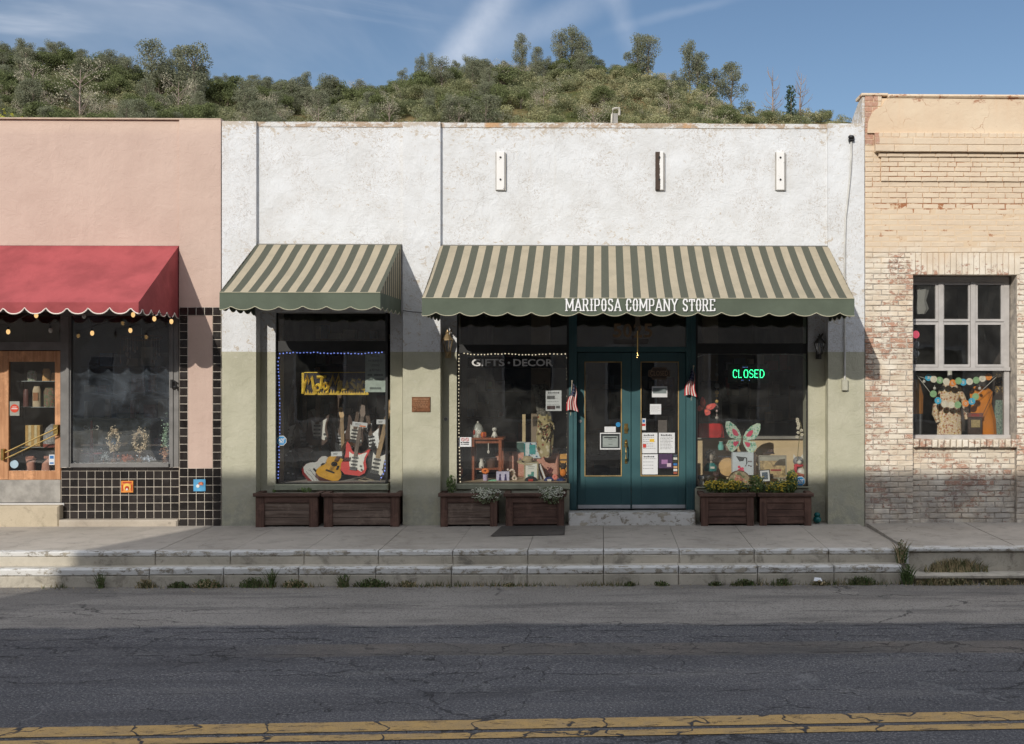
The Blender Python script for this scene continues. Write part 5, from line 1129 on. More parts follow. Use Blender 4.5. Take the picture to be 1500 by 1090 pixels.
# --- guitars
def acoustic(lab, px, py, y, u_len, roll, lean, topm, sidem, grp='guitars in the shop window', scribble=False, neckm=None):
    t, u = item('acoustic_guitar', lab, 'guitar', px, py, y, grp, (lean, roll, 0))
    s = u_len; pr = [(0, 0), (.12, .005), (.19, .05), (.205, .12), (.18, .20), (.135, .26), (.125, .30), (.145, .36), (.145, .42), (.11, .475), (.05, .49), (.0, .49)]
    o = [(w*s, z*s) for w, z in pr]+[(-w*s, z*s) for w, z in reversed(pr[1:-1])]
    MB().prism(o, -.0, .095*s).build('body', sidem, t); MB().prism([(x*.985, .004+z*.985) for x, z in o], -.004, -.0005).build('soundboard', topm, t)
    DK = simple('ebony', (.02, .016, .013), .4, .2)
    MB().disc((0, .33*s), .05*s, -.007, -.0045, 20).build('soundhole', DK, t); MB().box(-.07*s, .07*s, -.016, -.0045, .15*s, .175*s).build('bridge', DK, t)
    MB().prism([(.07*s, .23*s), (.1*s, .25*s), (.09*s, .33*s), (.055*s, .32*s)], -.007, -.0046).build('pickguard', DK, t)
    MB().box(-.027*s, .027*s, -.02, .0, .39*s, .86*s).box(-.018*s, .018*s, 0, .02, .49*s, .86*s).build('neck', neckm or simple('rosewood', (.13, .065, .035), .5, .2), t)
    h = MB().prism([(-.03*s, .86*s), (.03*s, .86*s), (.04*s, 1.0*s), (-.04*s, 1.0*s)], -.012, .006).build('headstock', simple('head_wood', (.10, .045, .02), .4), t)
    m = MB()
    for sx in (-1, 1):
        for q in (.89, .925, .96): m.tube([(sx*.035*s, 0, q*s), (sx*.058*s, 0, q*s)], .007*s)
    m.build('tuning_pegs', STEEL, h); m = MB()
    for i in range(6): m.tube([((-.02+.008*i)*s, -.022, .86*s), ((-.02+.008*i)*s, -.018, .17*s)], .0012, 4)
    m.build('strings', STEEL, t)
    if scribble:
        m = MB(); rg = random.Random(4)
        for k in range(3): m.tube([((-.11+.055*i)*s, -.006, (.05+.03*k+rg.uniform(-.02, .03))*s) for i in range(5)], .0022, 4)
        m.build('signature', INK, t)
    return t
def electric(lab, px, py, y, s, roll, lean, bodym, guardm, neckm, grp='guitars in the shop window', cut=1):
    t, u = item('electric_guitar', lab, 'guitar', px, py, y, grp, (lean, roll, 0))
    o = [(.0, .0), (.10, .0), (.17, .05), (.185, .13), (.155, .21), (.15, .26), (.175, .33), (.19, .40), (.155, .385), (.12, .34), (.06, .32), (.035, .33), (-.04, .33), (-.07, .36), (-.115, .44), (-.155, .47), (-.165, .42), (-.15, .33), (-.15, .25), (-.185, .15), (-.18, .06), (-.11, .0)]
    o = [(a*s*cut, b*s) for a, b in o]
    MB().prism(o, -.0, .045*s).build('body', bodym, t)
    MB().prism([(a*s*cut, b*s) for a, b in ((.03, .10), (.12, .06), (.155, .10), (.125, .19), (.13, .27), (.155, .35), (.11, .33), (.05, .30), (-.05, .30), (-.10, .33), (-.08, .2), (-.06, .12))], -.004, -.0004).build('pickguard', guardm, t)
    m = MB()
    for q in (.15, .20, .25): m.box(-.045*s, .045*s, -.012, -.0045, (q-.012)*s, (q+.012)*s)
    m.box(-.05*s, .05*s, -.016, -.0045, .07*s, .115*s); m.disc((.10*s, .14*s), .015*s, -.014, -.0045); m.disc((.12*s, .09*s), .015*s, -.014, -.0045); m.build('pickups', BLACK, t)
    MB().box(-.026*s, .026*s, -.018, .012, .27*s, .86*s).build('neck', neckm, t)
    h = MB().prism([(-.03*s, .86*s), (.026*s, .86*s), (.035*s, .90*s), (.01*s, 1.02*s), (-.045*s, 1.03*s), (-.045*s, .92*s)], -.010, .006).build('headstock', neckm, t)
    m = MB()
    for q in range(6): m.tube([(-.045*s, 0, (.90+.02*q)*s), (-.065*s, 0, (.90+.02*q)*s)], .006*s)
    m.build('tuning_pegs', STEEL, h); m = MB()
    for i in range(6): m.tube([((-.02+.008*i)*s, -.021, .86*s), ((-.02+.008*i)*s, -.019, .09*s)], .0012, 4)
    m.build('strings', STEEL, t)
    return t
z1_ = DECKZ[1]
def on(px, y, dz=0, d=1): return 0
MAPLE = simple('maple_neck', (.50, .31, .13), .4, .2, 10); CREAM = simple('cream_guard', (.70, .68, .62), .35, .05, bump=0)
acoustic('white topped acoustic guitar with scribbled signatures and red sides in the guitar window', 452, 700, .56, .86, R(48), R(-38), simple('white_soundboard', (.66, .66, .64), .35, .05), simple('cherry_red_side', (.28, .02, .02), .25, .15), scribble=True)
acoustic('honey coloured acoustic guitar with dark soundhole leaning between the white guitar and the red one', 477, 702, .52, .88, R(20), R(-46), simple('honey_soundboard', (.68, .36, .04), .3, .15, 8), simple('dark_red_side', (.10, .02, .012), .3, .2))
electric('bright red electric guitar with cream pickguard standing upright in the guitar window', 516, 696, .55, .98, R(7), R(-14), simple('guitar_red', (.62, .035, .03), .2, .05, bump=0), CREAM, simple('dark_fretboard', (.20, .13, .09), .5, .2))
electric('black bass guitar with white pickguard at the right edge of the guitar window', 546, 702, .60, 1.12, R(11), R(-12), simple('bass_black', (.02, .02, .022), .2), CREAM, MAPLE, cut=.7)
electric('shadowed electric guitar behind the red one, only its maple neck catching light', 504, 690, 1.0, .90, R(-4), R(-8), simple('bass_black', (.02, .02, .022), .2), BLACK, MAPLE, grp='guitars deeper in the shop', cut=.8)
electric('dark brown guitar with a long neck standing deep at the left of the guitar window', 446, 700, 1.15, 1.12, R(-12), R(-8), simple('dark_sunburst', (.07, .03, .015), .3), BLACK, simple('dull_neck', (.16, .09, .05), .5), grp='guitars deeper in the shop', cut=.8)
t, u = item('guitar_on_stand', 'dim grey guitar with white pegs standing far back near the middle of the guitar window', 'guitar', 476, 690, 1.25, 'guitars deeper in the shop', (R(-8), R(-14), 0))
t.name = 'electric_guitar'; MB().prism([(-.14, 0), (.14, 0), (.15, .15), (.10, .25), (.12, .38), (0, .35), (-.12, .38), (-.10, .25), (-.15, .15)], 0, .05).build('body', simple('grey_blue_body', (.10, .12, .14), .3), t); MB().box(-.022, .022, -.01, .01, .3, .8).build('neck', simple('dull_neck', (.16, .09, .05), .5), t); MB().box(-.04, .04, -.01, .01, .8, .93).build('headstock', CREAM, t)
t, u = item('equipment_case', 'black angular equipment case standing at the lower left of the guitar window', 'case', 423, 690, .62); MB().prism([(-9*u, -16*u), (9*u, -16*u), (3*u, 24*u), (-3*u, 26*u)], 0, .10).build('case_body', simple('case_grey', (.03, .032, .036), .55, .4, 30), t); m = MB()
for a, b in ((-5, 22), (1, 28), (-2, -4), (5, -5)): m.box(a*u, (a+3)*u, -.01, 0, b*u, (b+2)*u)
m.build('reflective_tags', PAPER, t)
for (px, py, y, lab, tl, w) in ((527, 622, .50, 'white and orange price card on top of the red guitar', 6, 11), (559, 618, .55, 'small grey price card at the top of the bass', 0, 7.5), (493, 665, .42, 'white card across the head of the honey coloured guitar', -2, 8)):
    t, u = item('price_card', lab, 'card', px, py, y, 'price cards on guitars', (0, R(tl), 0)); bx(-w*u, w*u, 0, .003, -3.4*u, 3.4*u).build('card', PAPER, t)
    m = MB(); m.box(-w*.6*u, w*.2*u, -.001, 0, .5*u, 1.2*u); m.box(-w*.6*u, w*.1*u, -.001, 0, -1.2*u, -.6*u); m.build('print', INK, t)
    if tl == 6: bx(0, w*.8*u, -.0018, -.0011, -2.8*u, -1*u).build('orange_strip', C('price_orange', 225, 120, 50), t)
tag(MB().tube([W(566, 640, .44), W(564, 690, .45), W(556, 706, .5), W(540, 706, .48), W(525, 703, .46), W(534, 700, .52), W(548, 704, .6), W(510, 706, .5)], .008, 6).build('coiled_cable', simple('ivory_cable', (.50, .42, .30), .5)), 'pale looping cable at the foot of the red guitar and the bass', 'cable')
# --- gift window
WO = m_wood('red_brown_table_wood', (.22, .06, .025), (.34, .11, .05), .45, 2); z2 = DECKZ[2]
y = .62; t, u = item('side_table', 'red-brown open side table at the left of the gift window', 'table', 712, 700, y); zb = z2-W(712, 700, y).z; zt_ = W(712, 641, y).z-W(712, 700, y).z
MB().cbox(-24*u, 26*u, -.06, .30, zt_-.03, zt_, .005).build('table_top', WO, t); MB().box(-22*u, 24*u, -.02, .0, zt_-.08, zt_-.031).build('apron', WO, t)
for sx in (-19, 21):
    for yy in (-.03, .24): bx((sx-2.3)*u, (sx+2.3)*u, yy-.022, yy+.022, zb, zt_-.031).build('leg', WO, t)
bx(-16.6*u, 18.6*u, -.02, .26, zb+15*u, zb+17*u).build('shelf', WO, t)
CW_ = simple('ceramic_white', (.66, .63, .56), .3, .08, bump=0); CR_ = simple('ceramic_red', (.42, .05, .03), .3, .1, bump=0)
def on_table(px): return W(px, 641, y).z
t, u = item('cookie_jar', 'white ceramic animal cookie jar beside a small pumpkin on the side table', 'jar', 700, 641, y+.06)
MB().loft([(0, 0, 0, 7*u, 7*u), (5*u, 0, 0, 9*u, 8*u), (12*u, 0, 0, 8.5*u, 8*u), (18*u, 0, 0, 6*u, 5.5*u), (21*u, 0, 0, 2.5*u, 2.5*u)], 18).build('jar_body', simple('ceramic_grey', (.42, .42, .38), .35, .15), t, smooth=R(50)); MB().ell((0, 0, 22.5*u), 1.6*u).build('lid_knob', CW_, t)
m = MB(); m.ell((3*u, -7*u, 8*u), (4*u, 3*u, 4*u)); m.ell((-5*u, -6*u, 2*u), (1.8*u, 2*u, 4*u)); m.ell((1*u, -7*u, 2*u), (1.8*u, 2*u, 4*u)); m.build('animal_figure', CW_, t); m = MB().ell((-5*u, -7*u, 8*u), (2.4*u, 2*u, 4*u)).build('painted_bow', CR_, t); MB().ell((2*u, -9.6*u, 9*u), .6*u).ell((5*u, -9.4*u, 9*u), .6*u).build('painted_eyes', INK, t)
t, u = item('pumpkin', 'small orange and red striped pumpkin on the side table in the gift window', 'pumpkin', 708.5, 637, y-.01)
m = MB()
for i in range(9): a = 2*math.pi*i/9; m.cur = i % 2; m.ell((math.cos(a)*2.2*u, math.sin(a)*2.2*u, 0), (2.6*u, 2.6*u, 4.3*u), 8, 6)
m.build('ribs', [C('pumpkin_orange', 215, 110, 30), C('pumpkin_red', 165, 40, 25)], t, smooth=True); MB().tube([(0, 0, 3.6*u), (.5*u, 0, 5.6*u)], .8*u).build('stalk', LG, t)
def critter(name, lab, cat, px, py, yy, h, m1, m2, grp=None, sit=True):
    t, u = item(name, lab, cat, px, py, yy, grp); s = h*u
    m = MB(); m.loft([(0, 0, 0, .26*s, .20*s), (.15*s, 0, 0, .28*s, .22*s), (.38*s, 0, 0, .19*s, .16*s), (.55*s, 0, 0, .12*s, .11*s)], 12); m.ell((0, -.05*s, .72*s), (.21*s, .2*s, .19*s)); m.build('body', m1, t, smooth=R(60))
    m = MB()
    for sx in (-1, 1): m.add([(sx*.08*s, -.05*s, .86*s), (sx*.2*s, -.05*s, .82*s), (sx*.18*s, -.02*s, 1.0*s), (sx*.14*s, .03*s, .84*s)], [(0, 1, 2), (1, 3, 2), (3, 0, 2), (0, 3, 1)]); m.ell((sx*.13*s, -.14*s, .08*s), (.08*s, .12*s, .08*s))
    m.build('ears_and_paws', m2, t); MB().ell((-.08*s, -.235*s, .75*s), .028*s).ell((.08*s, -.235*s, .75*s), .028*s).ell((0, -.26*s, .67*s), .03*s).build('face', INK, t); return t
critter('dog_figurine', 'slim white ceramic dog with black spots at the right end of the side table', 'figurine', 724.5, 641.5, y-.0, 17, CW_, INK)
t, u = item('hanging_spoon', 'pale wooden spoon hanging under the side table', 'spoon', 715.5, 650, y-.03); MB().tube([(0, 0, 1*u), (0, 0, -9*u)], .8*u).ell((0, 0, -12*u), (1.8*u, .8*u, 2.6*u)).build('spoon', CW_, t)
t, u = item('milk_can', 'white enamel milk can on the lower shelf of the side table', 'can', 705.5, 691, .68); MB().loft([(0, 0, 0, 4*u, 4*u), (12*u, 0, 0, 4*u, 4*u), (15*u, 0, 0, 2.6*u, 2.6*u), (18*u, 0, 0, 2.6*u, 2.6*u), (20*u, 0, 0, 3.4*u, 3.4*u)], 16).build('can_body', CW_, t, smooth=R(40)); MB().tube([(3*u, 0, 17*u), (5.5*u, 0, 15*u), (4*u, 0, 8*u)], .5*u).build('handle', STEEL, t); MB().ell((1*u, -4*u, 7*u), (1*u, .3*u, 1.3*u)).build('painted_spot', INK, t)
t, u = item('wooden_bucket', 'brown bucket in the shadow under the side table', 'bucket', 719.5, 691, .78); MB().loft([(0, 0, 0, 7*u, 7*u), (20*u, 0, 0, 8.5*u, 8.5*u)], 18).build('bucket_side', simple('bucket_brown', (.09, .045, .03), .6, .3), t); MB().ring((0, 20*u), 8.5*u, .6*u, 0, 20, .1).build('rim', STEEL, t)
t, u = item('suitcase', 'pink woven vintage suitcase with a brown strap, across the middle of the gift window', 'suitcase', 772, 707, 1.0); z0 = z2-W(772, 707, 1.0).z
MB().cbox(-46*u, 46*u, 0, .25, z0, z0+36*u, .02).build('case', m_pattern('pink_weave', (.56, .27, .20), [(.70, .42, .34)], 60, .35), t)
for a in (-24, 12): bx((a-2)*u, (a+2)*u, -.006, -.0005, z0, z0+36*u).build('strap', simple('strap_leather', (.10, .04, .025), .5), t)
bx(-12*u, -9*u, -.012, -.001, z0+24*u, z0+28*u).build('clasp', STEEL, t); 
t, u = item('yellow_box', 'mustard yellow box at the far right behind the teddy bear', 'box', 826, 707, 1.02); z0 = z2-W(826, 707, 1.02).z; MB().cbox(-6*u, 9*u, 0, .2, z0, z0+33*u, .01).build('box', C('mustard', 205, 150, 70), t); bx(-6*u, 9*u, -.003, -.0003, z0+24*u, z0+26*u).build('lid_line', INK, t)
t, u = item('gift_box', 'white boxed gift with blue and teal pattern on the pink suitcase', 'box', 780, 671.5, .98); MB().cbox(-12.5*u, 12*u, 0, .12, 0, 23*u, .004).build('box', m_pattern('bluebird_pattern', (.62, .68, .70), [(.03, .10, .25), (.05, .30, .33), (.35, .08, .06)], 16, .28), t); bx(-4.5*u, 4.5*u, -.004, -.0004, 6*u, 20*u).build('window_label', C('teal_label', 60, 150, 150), t); bx(-12.5*u, -10.5*u, -.003, -.0003, 1*u, 22*u).build('spine', C('teal_spine', 40, 120, 120), t)
t, u = item('glass_cube', 'greenish glass box next to the patterned gift box', 'glass box', 762, 671.5, 1.02); MB().box(-5*u, 5.5*u, 0, .1, 0, 23*u).build('glass_side', simple('green_glass', (.10, .17, .15), .12, .3, bump=0), t); MB().box(-5*u, 5.5*u, -.002, .1, 23*u, 24*u).build('top_edge', simple('pale_edge', (.45, .50, .46), .3), t)
def garment(name, lab, cat, px, py, yy, rows, mats, grp=None, rip=.06, k=9, sleeves=None, hook=True, names=None):
    t, u = item(name, lab, cat, px, py, yy, grp)
    for i, (rr, mm_) in enumerate(zip(rows, mats)): MB().loft([(z*u, xc*u, 0, hw*u, hd*u) for z, xc, hw, hd in rr], 36, rip, k, i).build((names or ['skirt', 'bodice', 'collar'])[i], mm_, t, smooth=R(70))
    if sleeves:
        for pts, r, mm_ in sleeves: MB().tube([(a*u, b*u, c*u) for a, b, c in pts], [q*u for q in r], 10).build('sleeve', mm_, t, smooth=R(60))
    if hook: MB().tube([(-6*u, 0, hook*u-2*u), (0, 0, hook*u+1*u), (6*u, 0, hook*u-2*u)], .5*u).tube([(0, 0, hook*u), (0, 0, (hook+5)*u), (2*u, 0, (hook+6)*u)], .4*u).build('hanger', BLACK, t)
    return t, u
GOLDC = m_pattern('gold_brocade', (.40, .33, .17), [(.10, .07, .03), (.60, .52, .36), (.28, .08, .05)], 11, .42)
t, u = garment('dress', 'sleeveless dark lace dress with a draped gold brocade skirt hanging in the gift window', 'dress', 797, 665, .85,
  [[(-5, 2, 7, 4), (8, 1, 11, 5), (25, 1, 12, 6), (45, 0, 10, 5), (58, 0, 9, 4)], [(56, 0, 9.5, 4.5), (70, -2, 9, 4), (85, -3, 10, 4), (96, -6, 11, 3.5), (102, -7, 10, 2)]], [GOLDC, m_pattern('dark_lace', (.13, .12, .10), [(.05, .045, .04), (.22, .20, .17)], 26, .4)], rip=.16, k=5, hook=101)
m = MB()
for i in range(5): m.tube([((-9+i*1.5)*u, -5.5*u, (50-i*6)*u), ((-1+i)*u, -7.5*u, (42-i*6)*u), ((8+i*.5)*u, -5.5*u, (46-i*3)*u)], 1.6*u, 8)
m.tube([(7*u, -3*u, 50*u), (13*u, -3*u, 44*u), (15*u, -2*u, 36*u)], [2*u, 1.8*u, .6*u]); m.build('draped_sash', GOLDC, t, smooth=True)
m = MB().box(-12*u, -11*u, 0, .02, -2*u, 60*u)
t, u = item('carved_stand', 'dark wooden stand and bag behind the foot of the dress', 'stand', 806, 671, 1.02); m = MB().tube([(-9*u, 0, 0), (-8*u, 0, 14*u)], 2*u).tube([(0, 0, 0), (1*u, 0, 18*u)], 1*u); m.build('stand_posts', simple('carved_wood', (.15, .06, .03), .5), t); MB().ell((7*u, .02, 8*u), (5*u, 3*u, 8*u)).build('bag', simple('taupe_bag', (.16, .12, .09), .7, .3), t)
t, u = item('wooden_board', 'narrow pale board standing left of the dress', 'board', 767.5, 641, 1.2); MB().cbox(-2.5*u, 2.5*u, 0, .02, -35*u, 34*u, .003).build('board', simple('pale_board', (.55, .42, .24), .6), t); bx(3*u, 6*u, 0, .02, -35*u, -31*u).build('foot', simple('pale_board', (.55, .42, .24), .6), t)
t, u = item('picture_frame', 'gilt framed print of a small teal chair motif in front of the pink suitcase', 'picture', 778, 691, .60, rot=(R(-8), 0, 0)); m = MB().box(-10.5*u, -8.5*u, 0, .02, -15*u, 14*u).box(8.5*u, 10.5*u, 0, .02, -15*u, 14*u).box(-8.5*u, 8.5*u, 0, .02, -15*u, -13*u).box(-8.5*u, 8.5*u, 0, .02, 12*u, 14*u); m.build('frame', simple('olive_gilt', (.30, .25, .14), .4, .2), t); bx(-8.5*u, 8.5*u, .006, .015, -13*u, 12*u).build('print', simple('ivory_print', (.66, .66, .60), .5, .05), t)
m = MB().box(0*u, 4*u, .002, .0055, -7*u, 0*u).box(-5*u, 0, .002, .0055, -7*u, -4*u); m.build('motif', C('teal_motif', 80, 140, 130), t); m = MB().box(-5*u, 5*u, .002, .0055, 7*u, 7.8*u).box(-4*u, 4*u, .002, .0055, 4.6*u, 5.3*u); m.build('script_line', GREYT, t)
def hat(name, lab, px, py, yy, r, m1, m2, tilt=0):
    t, u = item(name, lab, 'hat', px, py, yy, rot=(R(12), R(tilt), 0)); MB().loft([(-.4*u, 0, 0, r*u, r*.8*u), (.2*u, 0, 0, r*.97*u, r*.78*u), (.5*u, 0, 0, r*.55*u, r*.5*u)], 26).build('brim', m1, t, smooth=True)
    MB().loft([(.4*u, 0, 0, r*.52*u, r*.48*u), (r*.45*u, 0, 0, r*.46*u, r*.42*u), (r*.55*u, 0, 0, r*.25*u, r*.22*u)], 22).build('crown', m1, t, smooth=R(50)); MB().loft([(.5*u, 0, 0, r*.54*u, r*.5*u), (2.6*u, 0, 0, r*.53*u, r*.49*u)], 22).build('band', m2, t, smooth=True)
hat('straw_hat', 'straw hat with a black band resting on the framed print', 773, 677, .72, 16, simple('straw', (.45, .37, .22), .8, .25, 30, .5), BLACK, 4)
def cap(lab, px, py, yy, m1, m2, s=1):
    t, u = item('baseball_cap', lab, 'cap', px, py, yy, 'caps along the gift window sill'); u *= s; MB().loft([(-3*u, 0, 0, 8*u, 7*u), (0, 0, 0, 8.6*u, 7.5*u), (3*u, 0, 0, 6.5*u, 6*u), (5*u, 0, 0, 2.5*u, 2.5*u)], 20).build('crown', m1, t, smooth=R(60)); MB().loft([(-3.4*u, 0, -8*u, 7.5*u, 5*u), (-2.6*u, 0, -8*u, 7.3*u, 5*u)], 20).build('peak', m1, t); MB().box(-3*u, 3*u, -8.6*u, -7.6*u, -1*u, 2.4*u).build('badge', m2, t)
cap('black cap with a red front badge in front of the framed print', 778, 703.5, .50, simple('cap_black', (.02, .02, .025), .8), CR_, 1.15)
cap('navy cap with a white badge left of the teddy bear', 805, 703.5, .50, simple('cap_navy', (.02, .03, .12), .8), CW_)
cap('navy cap with a plain front at the right end of the sill', 822, 704.5, .48, simple('cap_navy', (.02, .03, .12), .8), simple('cap_mid', (.05, .08, .2), .8), .9)
t, u = item('paper_flower', 'coral pink paper flower between the navy caps', 'flower', 813, 699, .47); m = MB()
for i in range(7): a = i*.9; m.ell((math.cos(a)*2.4*u, 0, math.sin(a)*2.4*u), (2*u, .8*u, 2*u), 8, 5)
m.build('petals', C('coral_petals', 225, 130, 115), t, smooth=True)
t = critter('teddy_bear', 'dark brown teddy bear with an orange belly at the right of the gift window', 'toy', 825, 700, .64, 24, simple('bear_brown', (.035, .018, .012), .9, .3, 40, .6), simple('bear_brown', (.035, .018, .012), .9, .3, 40, .6)); MB().ell((0, -.05, .075), (.045, .035, .055)).build('belly', C('orange_felt', 225, 130, 40), t); 
for (px, py, lab, tl, cm_) in ((793, 706, 'dark slim book leaning beside the framed print', 14, S('book_dark', 50, 45, 40)), (800, 706, 'tan slim book leaning against the suitcase', 20, S('book_tan', 165, 130, 90))):
    t, u = item('book', lab, 'book', px, py, .66, None, (0, R(-tl), 0)); bx(-1.6*u, 1.6*u, 0, .12, 0, 28*u).build('cover', cm_, t); bx(-1.2*u, 1.2*u, -.002, -.0003, .5*u, 27.5*u).build('pages', PAPER, t)
t, u = item('berry_cluster', 'dull red berry cluster in front of the suitcase right part', 'ornament', 806, 689, .72); m = MB()
for i in range(14): m.ell((rnd.uniform(-4, 4)*u, rnd.uniform(-1, 1)*u, rnd.uniform(-4, 4)*u), 1.4*u, 7, 5)
m.build('berries', C('dull_red', 120, 60, 60), t, smooth=True)
t, u = item('flower_bunch', 'cream artificial flower bunch in front of the suitcase', 'flowers', 749, 698, .60); m = MB()
for i in range(26): m.ell((rnd.uniform(-8, 8)*u, rnd.uniform(-1, 2)*u, rnd.uniform(-8, 10)*u), (1.8*u, 1*u, 1.6*u), 6, 4)
m.build('flower_heads', C('cream_flowers', 225, 205, 190), t); MB().leaves((0, .01, 0), (8*u, 2*u, 9*u), 60, 1.4*u).build('foliage', LG2, t)
t, u = item('mug_box', 'lilac gift box printed with two figures, low in the gift window', 'box', 736.5, 707, .52); MB().cbox(-9.5*u, 9.5*u, 0, .09, 0, 16*u, .003).build('box', C('lilac_box', 195, 190, 215), t); m = MB()
for a in (-4, 4): m.ell((a*u, -.002, 11*u), (1.4*u, .002, 1.6*u)); m.prism([((a-2)*u, 3*u), ((a+2)*u, 3*u), ((a+1)*u, 9.5*u), ((a-1)*u, 9.5*u)], -.004, -.0005)
m.build('printed_figures', C('indigo_figures', 60, 50, 95), t)
t, u = item('lavender_cup', 'lavender cup holding an orange flower at the left of the sill', 'cup', 711, 707, .52); MB().loft([(0, 0, 0, 2.8*u, 2.8*u), (12*u, 0, 0, 4*u, 4*u)], 18).build('cup', C('lavender_cup', 190, 175, 205), t, smooth=R(40)); m = MB()
for i in range(8): a = i*.8; m.ell((math.cos(a)*3.6*u, 0, 17*u+math.sin(a)*2.5*u), (2.4*u, 1.4*u, 1.8*u), 8, 5)
m.build('orange_flower', C('orange_flower', 235, 130, 60), t, smooth=True)
t, u = item('mint_pouch', 'mint green folded pouch lying on the gift window sill', 'pouch', 720, 705.5, .46); MB().loft([(-1.5*u, 0, 0, 9*u, 3*u), (.5*u, 1*u, 0, 8*u, 2.6*u), (3*u, 3*u, 0, 3*u, 1*u)], 16).build('pouch', C('mint', 140, 200, 165), t, smooth=True); MB().tube([(-6*u, -3*u, 0), (6*u, -3*u, .6*u)], .3*u).build('seam', PAPER, t)
t, u = item('felt_leaf', 'orange felt leaf hanging in the lower left corner of the gift window', 'ornament', 674.5, 690, .44); MB().prism([(0, -9*u), (3*u, -4*u), (3.4*u, 2*u), (0, 9*u), (-3.4*u, 2*u), (-3*u, -4*u)], 0, .01).build('leaf', C('felt_orange', 190, 110, 70), t); MB().tube([(0, -.001, 9*u), (0, 0, 34*u)], .4*u).build('cord', CW_, t)
# --- right window
z3 = DECKZ[3]
t, u = item('led_sign', 'glowing green LED sign reading CLOSED in the right window', 'sign', 1096.5, 547.5, .50)
bx(-30*u, 30*u, .0, .03, -14*u, 14*u).build('sign_box', simple('sign_black', (.012, .016, .014), .5), t)
GE = emis('green_led', (.04, 1.0, .35), 4.5); m = MB()
LP = {'C': [[(1, .8), (.75, 1), (.25, 1), (0, .75), (0, .25), (.25, 0), (.75, 0), (1, .2)]], 'L': [[(0, 1), (0, 0), (.9, 0)]], 'O': [[(.25, 1), (.75, 1), (1, .75), (1, .25), (.75, 0), (.25, 0), (0, .25), (0, .75), (.25, 1)]], 'S': [[(1, .85), (.7, 1), (.25, 1), (0, .8), (.15, .58), (.85, .42), (1, .2), (.75, 0), (.25, 0), (0, .15)]], 'E': [[(.95, 1), (0, 1), (0, 0), (.95, 0)], [(0, .5), (.8, .5)]], 'D': [[(0, 0), (0, 1), (.6, 1), (1, .7), (1, .3), (.6, 0), (0, 0)]]}
x = -22.5
for c in 'CLOSED':
    for ln in LP[c]:
        for a, b in zip(ln[:-1], ln[1:]):
            L = math.hypot((b[0]-a[0])*5.6, (b[1]-a[1])*11); n = max(1, round(L/1.15))
            for i in range(n): q = i/n; m.ell(((x+5.6*(a[0]+(b[0]-a[0])*q))*u, -.006, (-5.5+11*(a[1]+(b[1]-a[1])*q))*u), .46*u, 6, 4)
    x += 7.9
m.build('led_letters', GE, t); m = MB()
for i in range(6): m.ell((rnd.uniform(-20, 22)*u, -.005, rnd.choice((-9.5, 9.5))*u), .35*u, 6, 4)
m.build('blue_leds', emis('blue_led2', (.2, .4, 1), 2), t)
TS = simple('black_knit', (.03, .027, .027), .9, .3, 30); RS = simple('red_cotton', (.50, .02, .02), .8, .2, 8)
t, u = garment('child_outfit', 'black T-shirt over bright red skirt hanging at the left of the right window', 'clothes', 1040, 640, .72, [[(-1, 1, 19, 4), (12, 1, 18, 5), (22, 1, 15, 5)], [(20, 0, 17, 5.5), (45, 0, 16, 5), (70, 0, 17, 5), (82, 0, 12, 3)]], [RS, TS], rip=.07, k=8, sleeves=[([(14, 0, 78), (20, -1, 66), (22, -2, 52)], [4, 4.5, 4], TS), ([(-14, 0, 78), (-17, -1, 66), (-18, -2, 55)], [4, 4.5, 4], TS)], hook=82)
MB().tube([(14*u, -5*u, 0), (15*u, -6*u, 6*u)], 2*u).build('bow', RS, t)
t, u = item('bead_chain', 'hanging chain of shells, glass and gold beads in the right window', 'hanging ornament', 1050, 522, .56); MB().tube([(0, 0, 0), (0, 0, -88*u)], .25*u, 5).build('thread', simple('thread', (.35, .32, .28), .6), t)
for i, (dz, r_, c_) in enumerate(((12, 1.3, 'b'), (27, 2.4, 'b'), (43, 4.0, 'g'), (53, 3.2, 'y'), (58, 1.8, 'y'), (66, 2.5, 'y'), (74, 2.2, 'p'), (80, 1.7, 'p'), (86, 1.0, 'p'), (90, 2.4, 'b'))):
    MB().ell((0, 0, -dz*u), (r_*u, .6*r_*u, r_*u), 12, 8).build('bead', {'b': simple('shell_grey', (.40, .37, .34), .3), 'g': simple('glass_grey', (.30, .31, .34), .15), 'y': simple('amber_bead', (.62, .38, .12), .25), 'p': simple('pearl_pink', (.62, .45, .42), .3)}[c_], t, smooth=True)
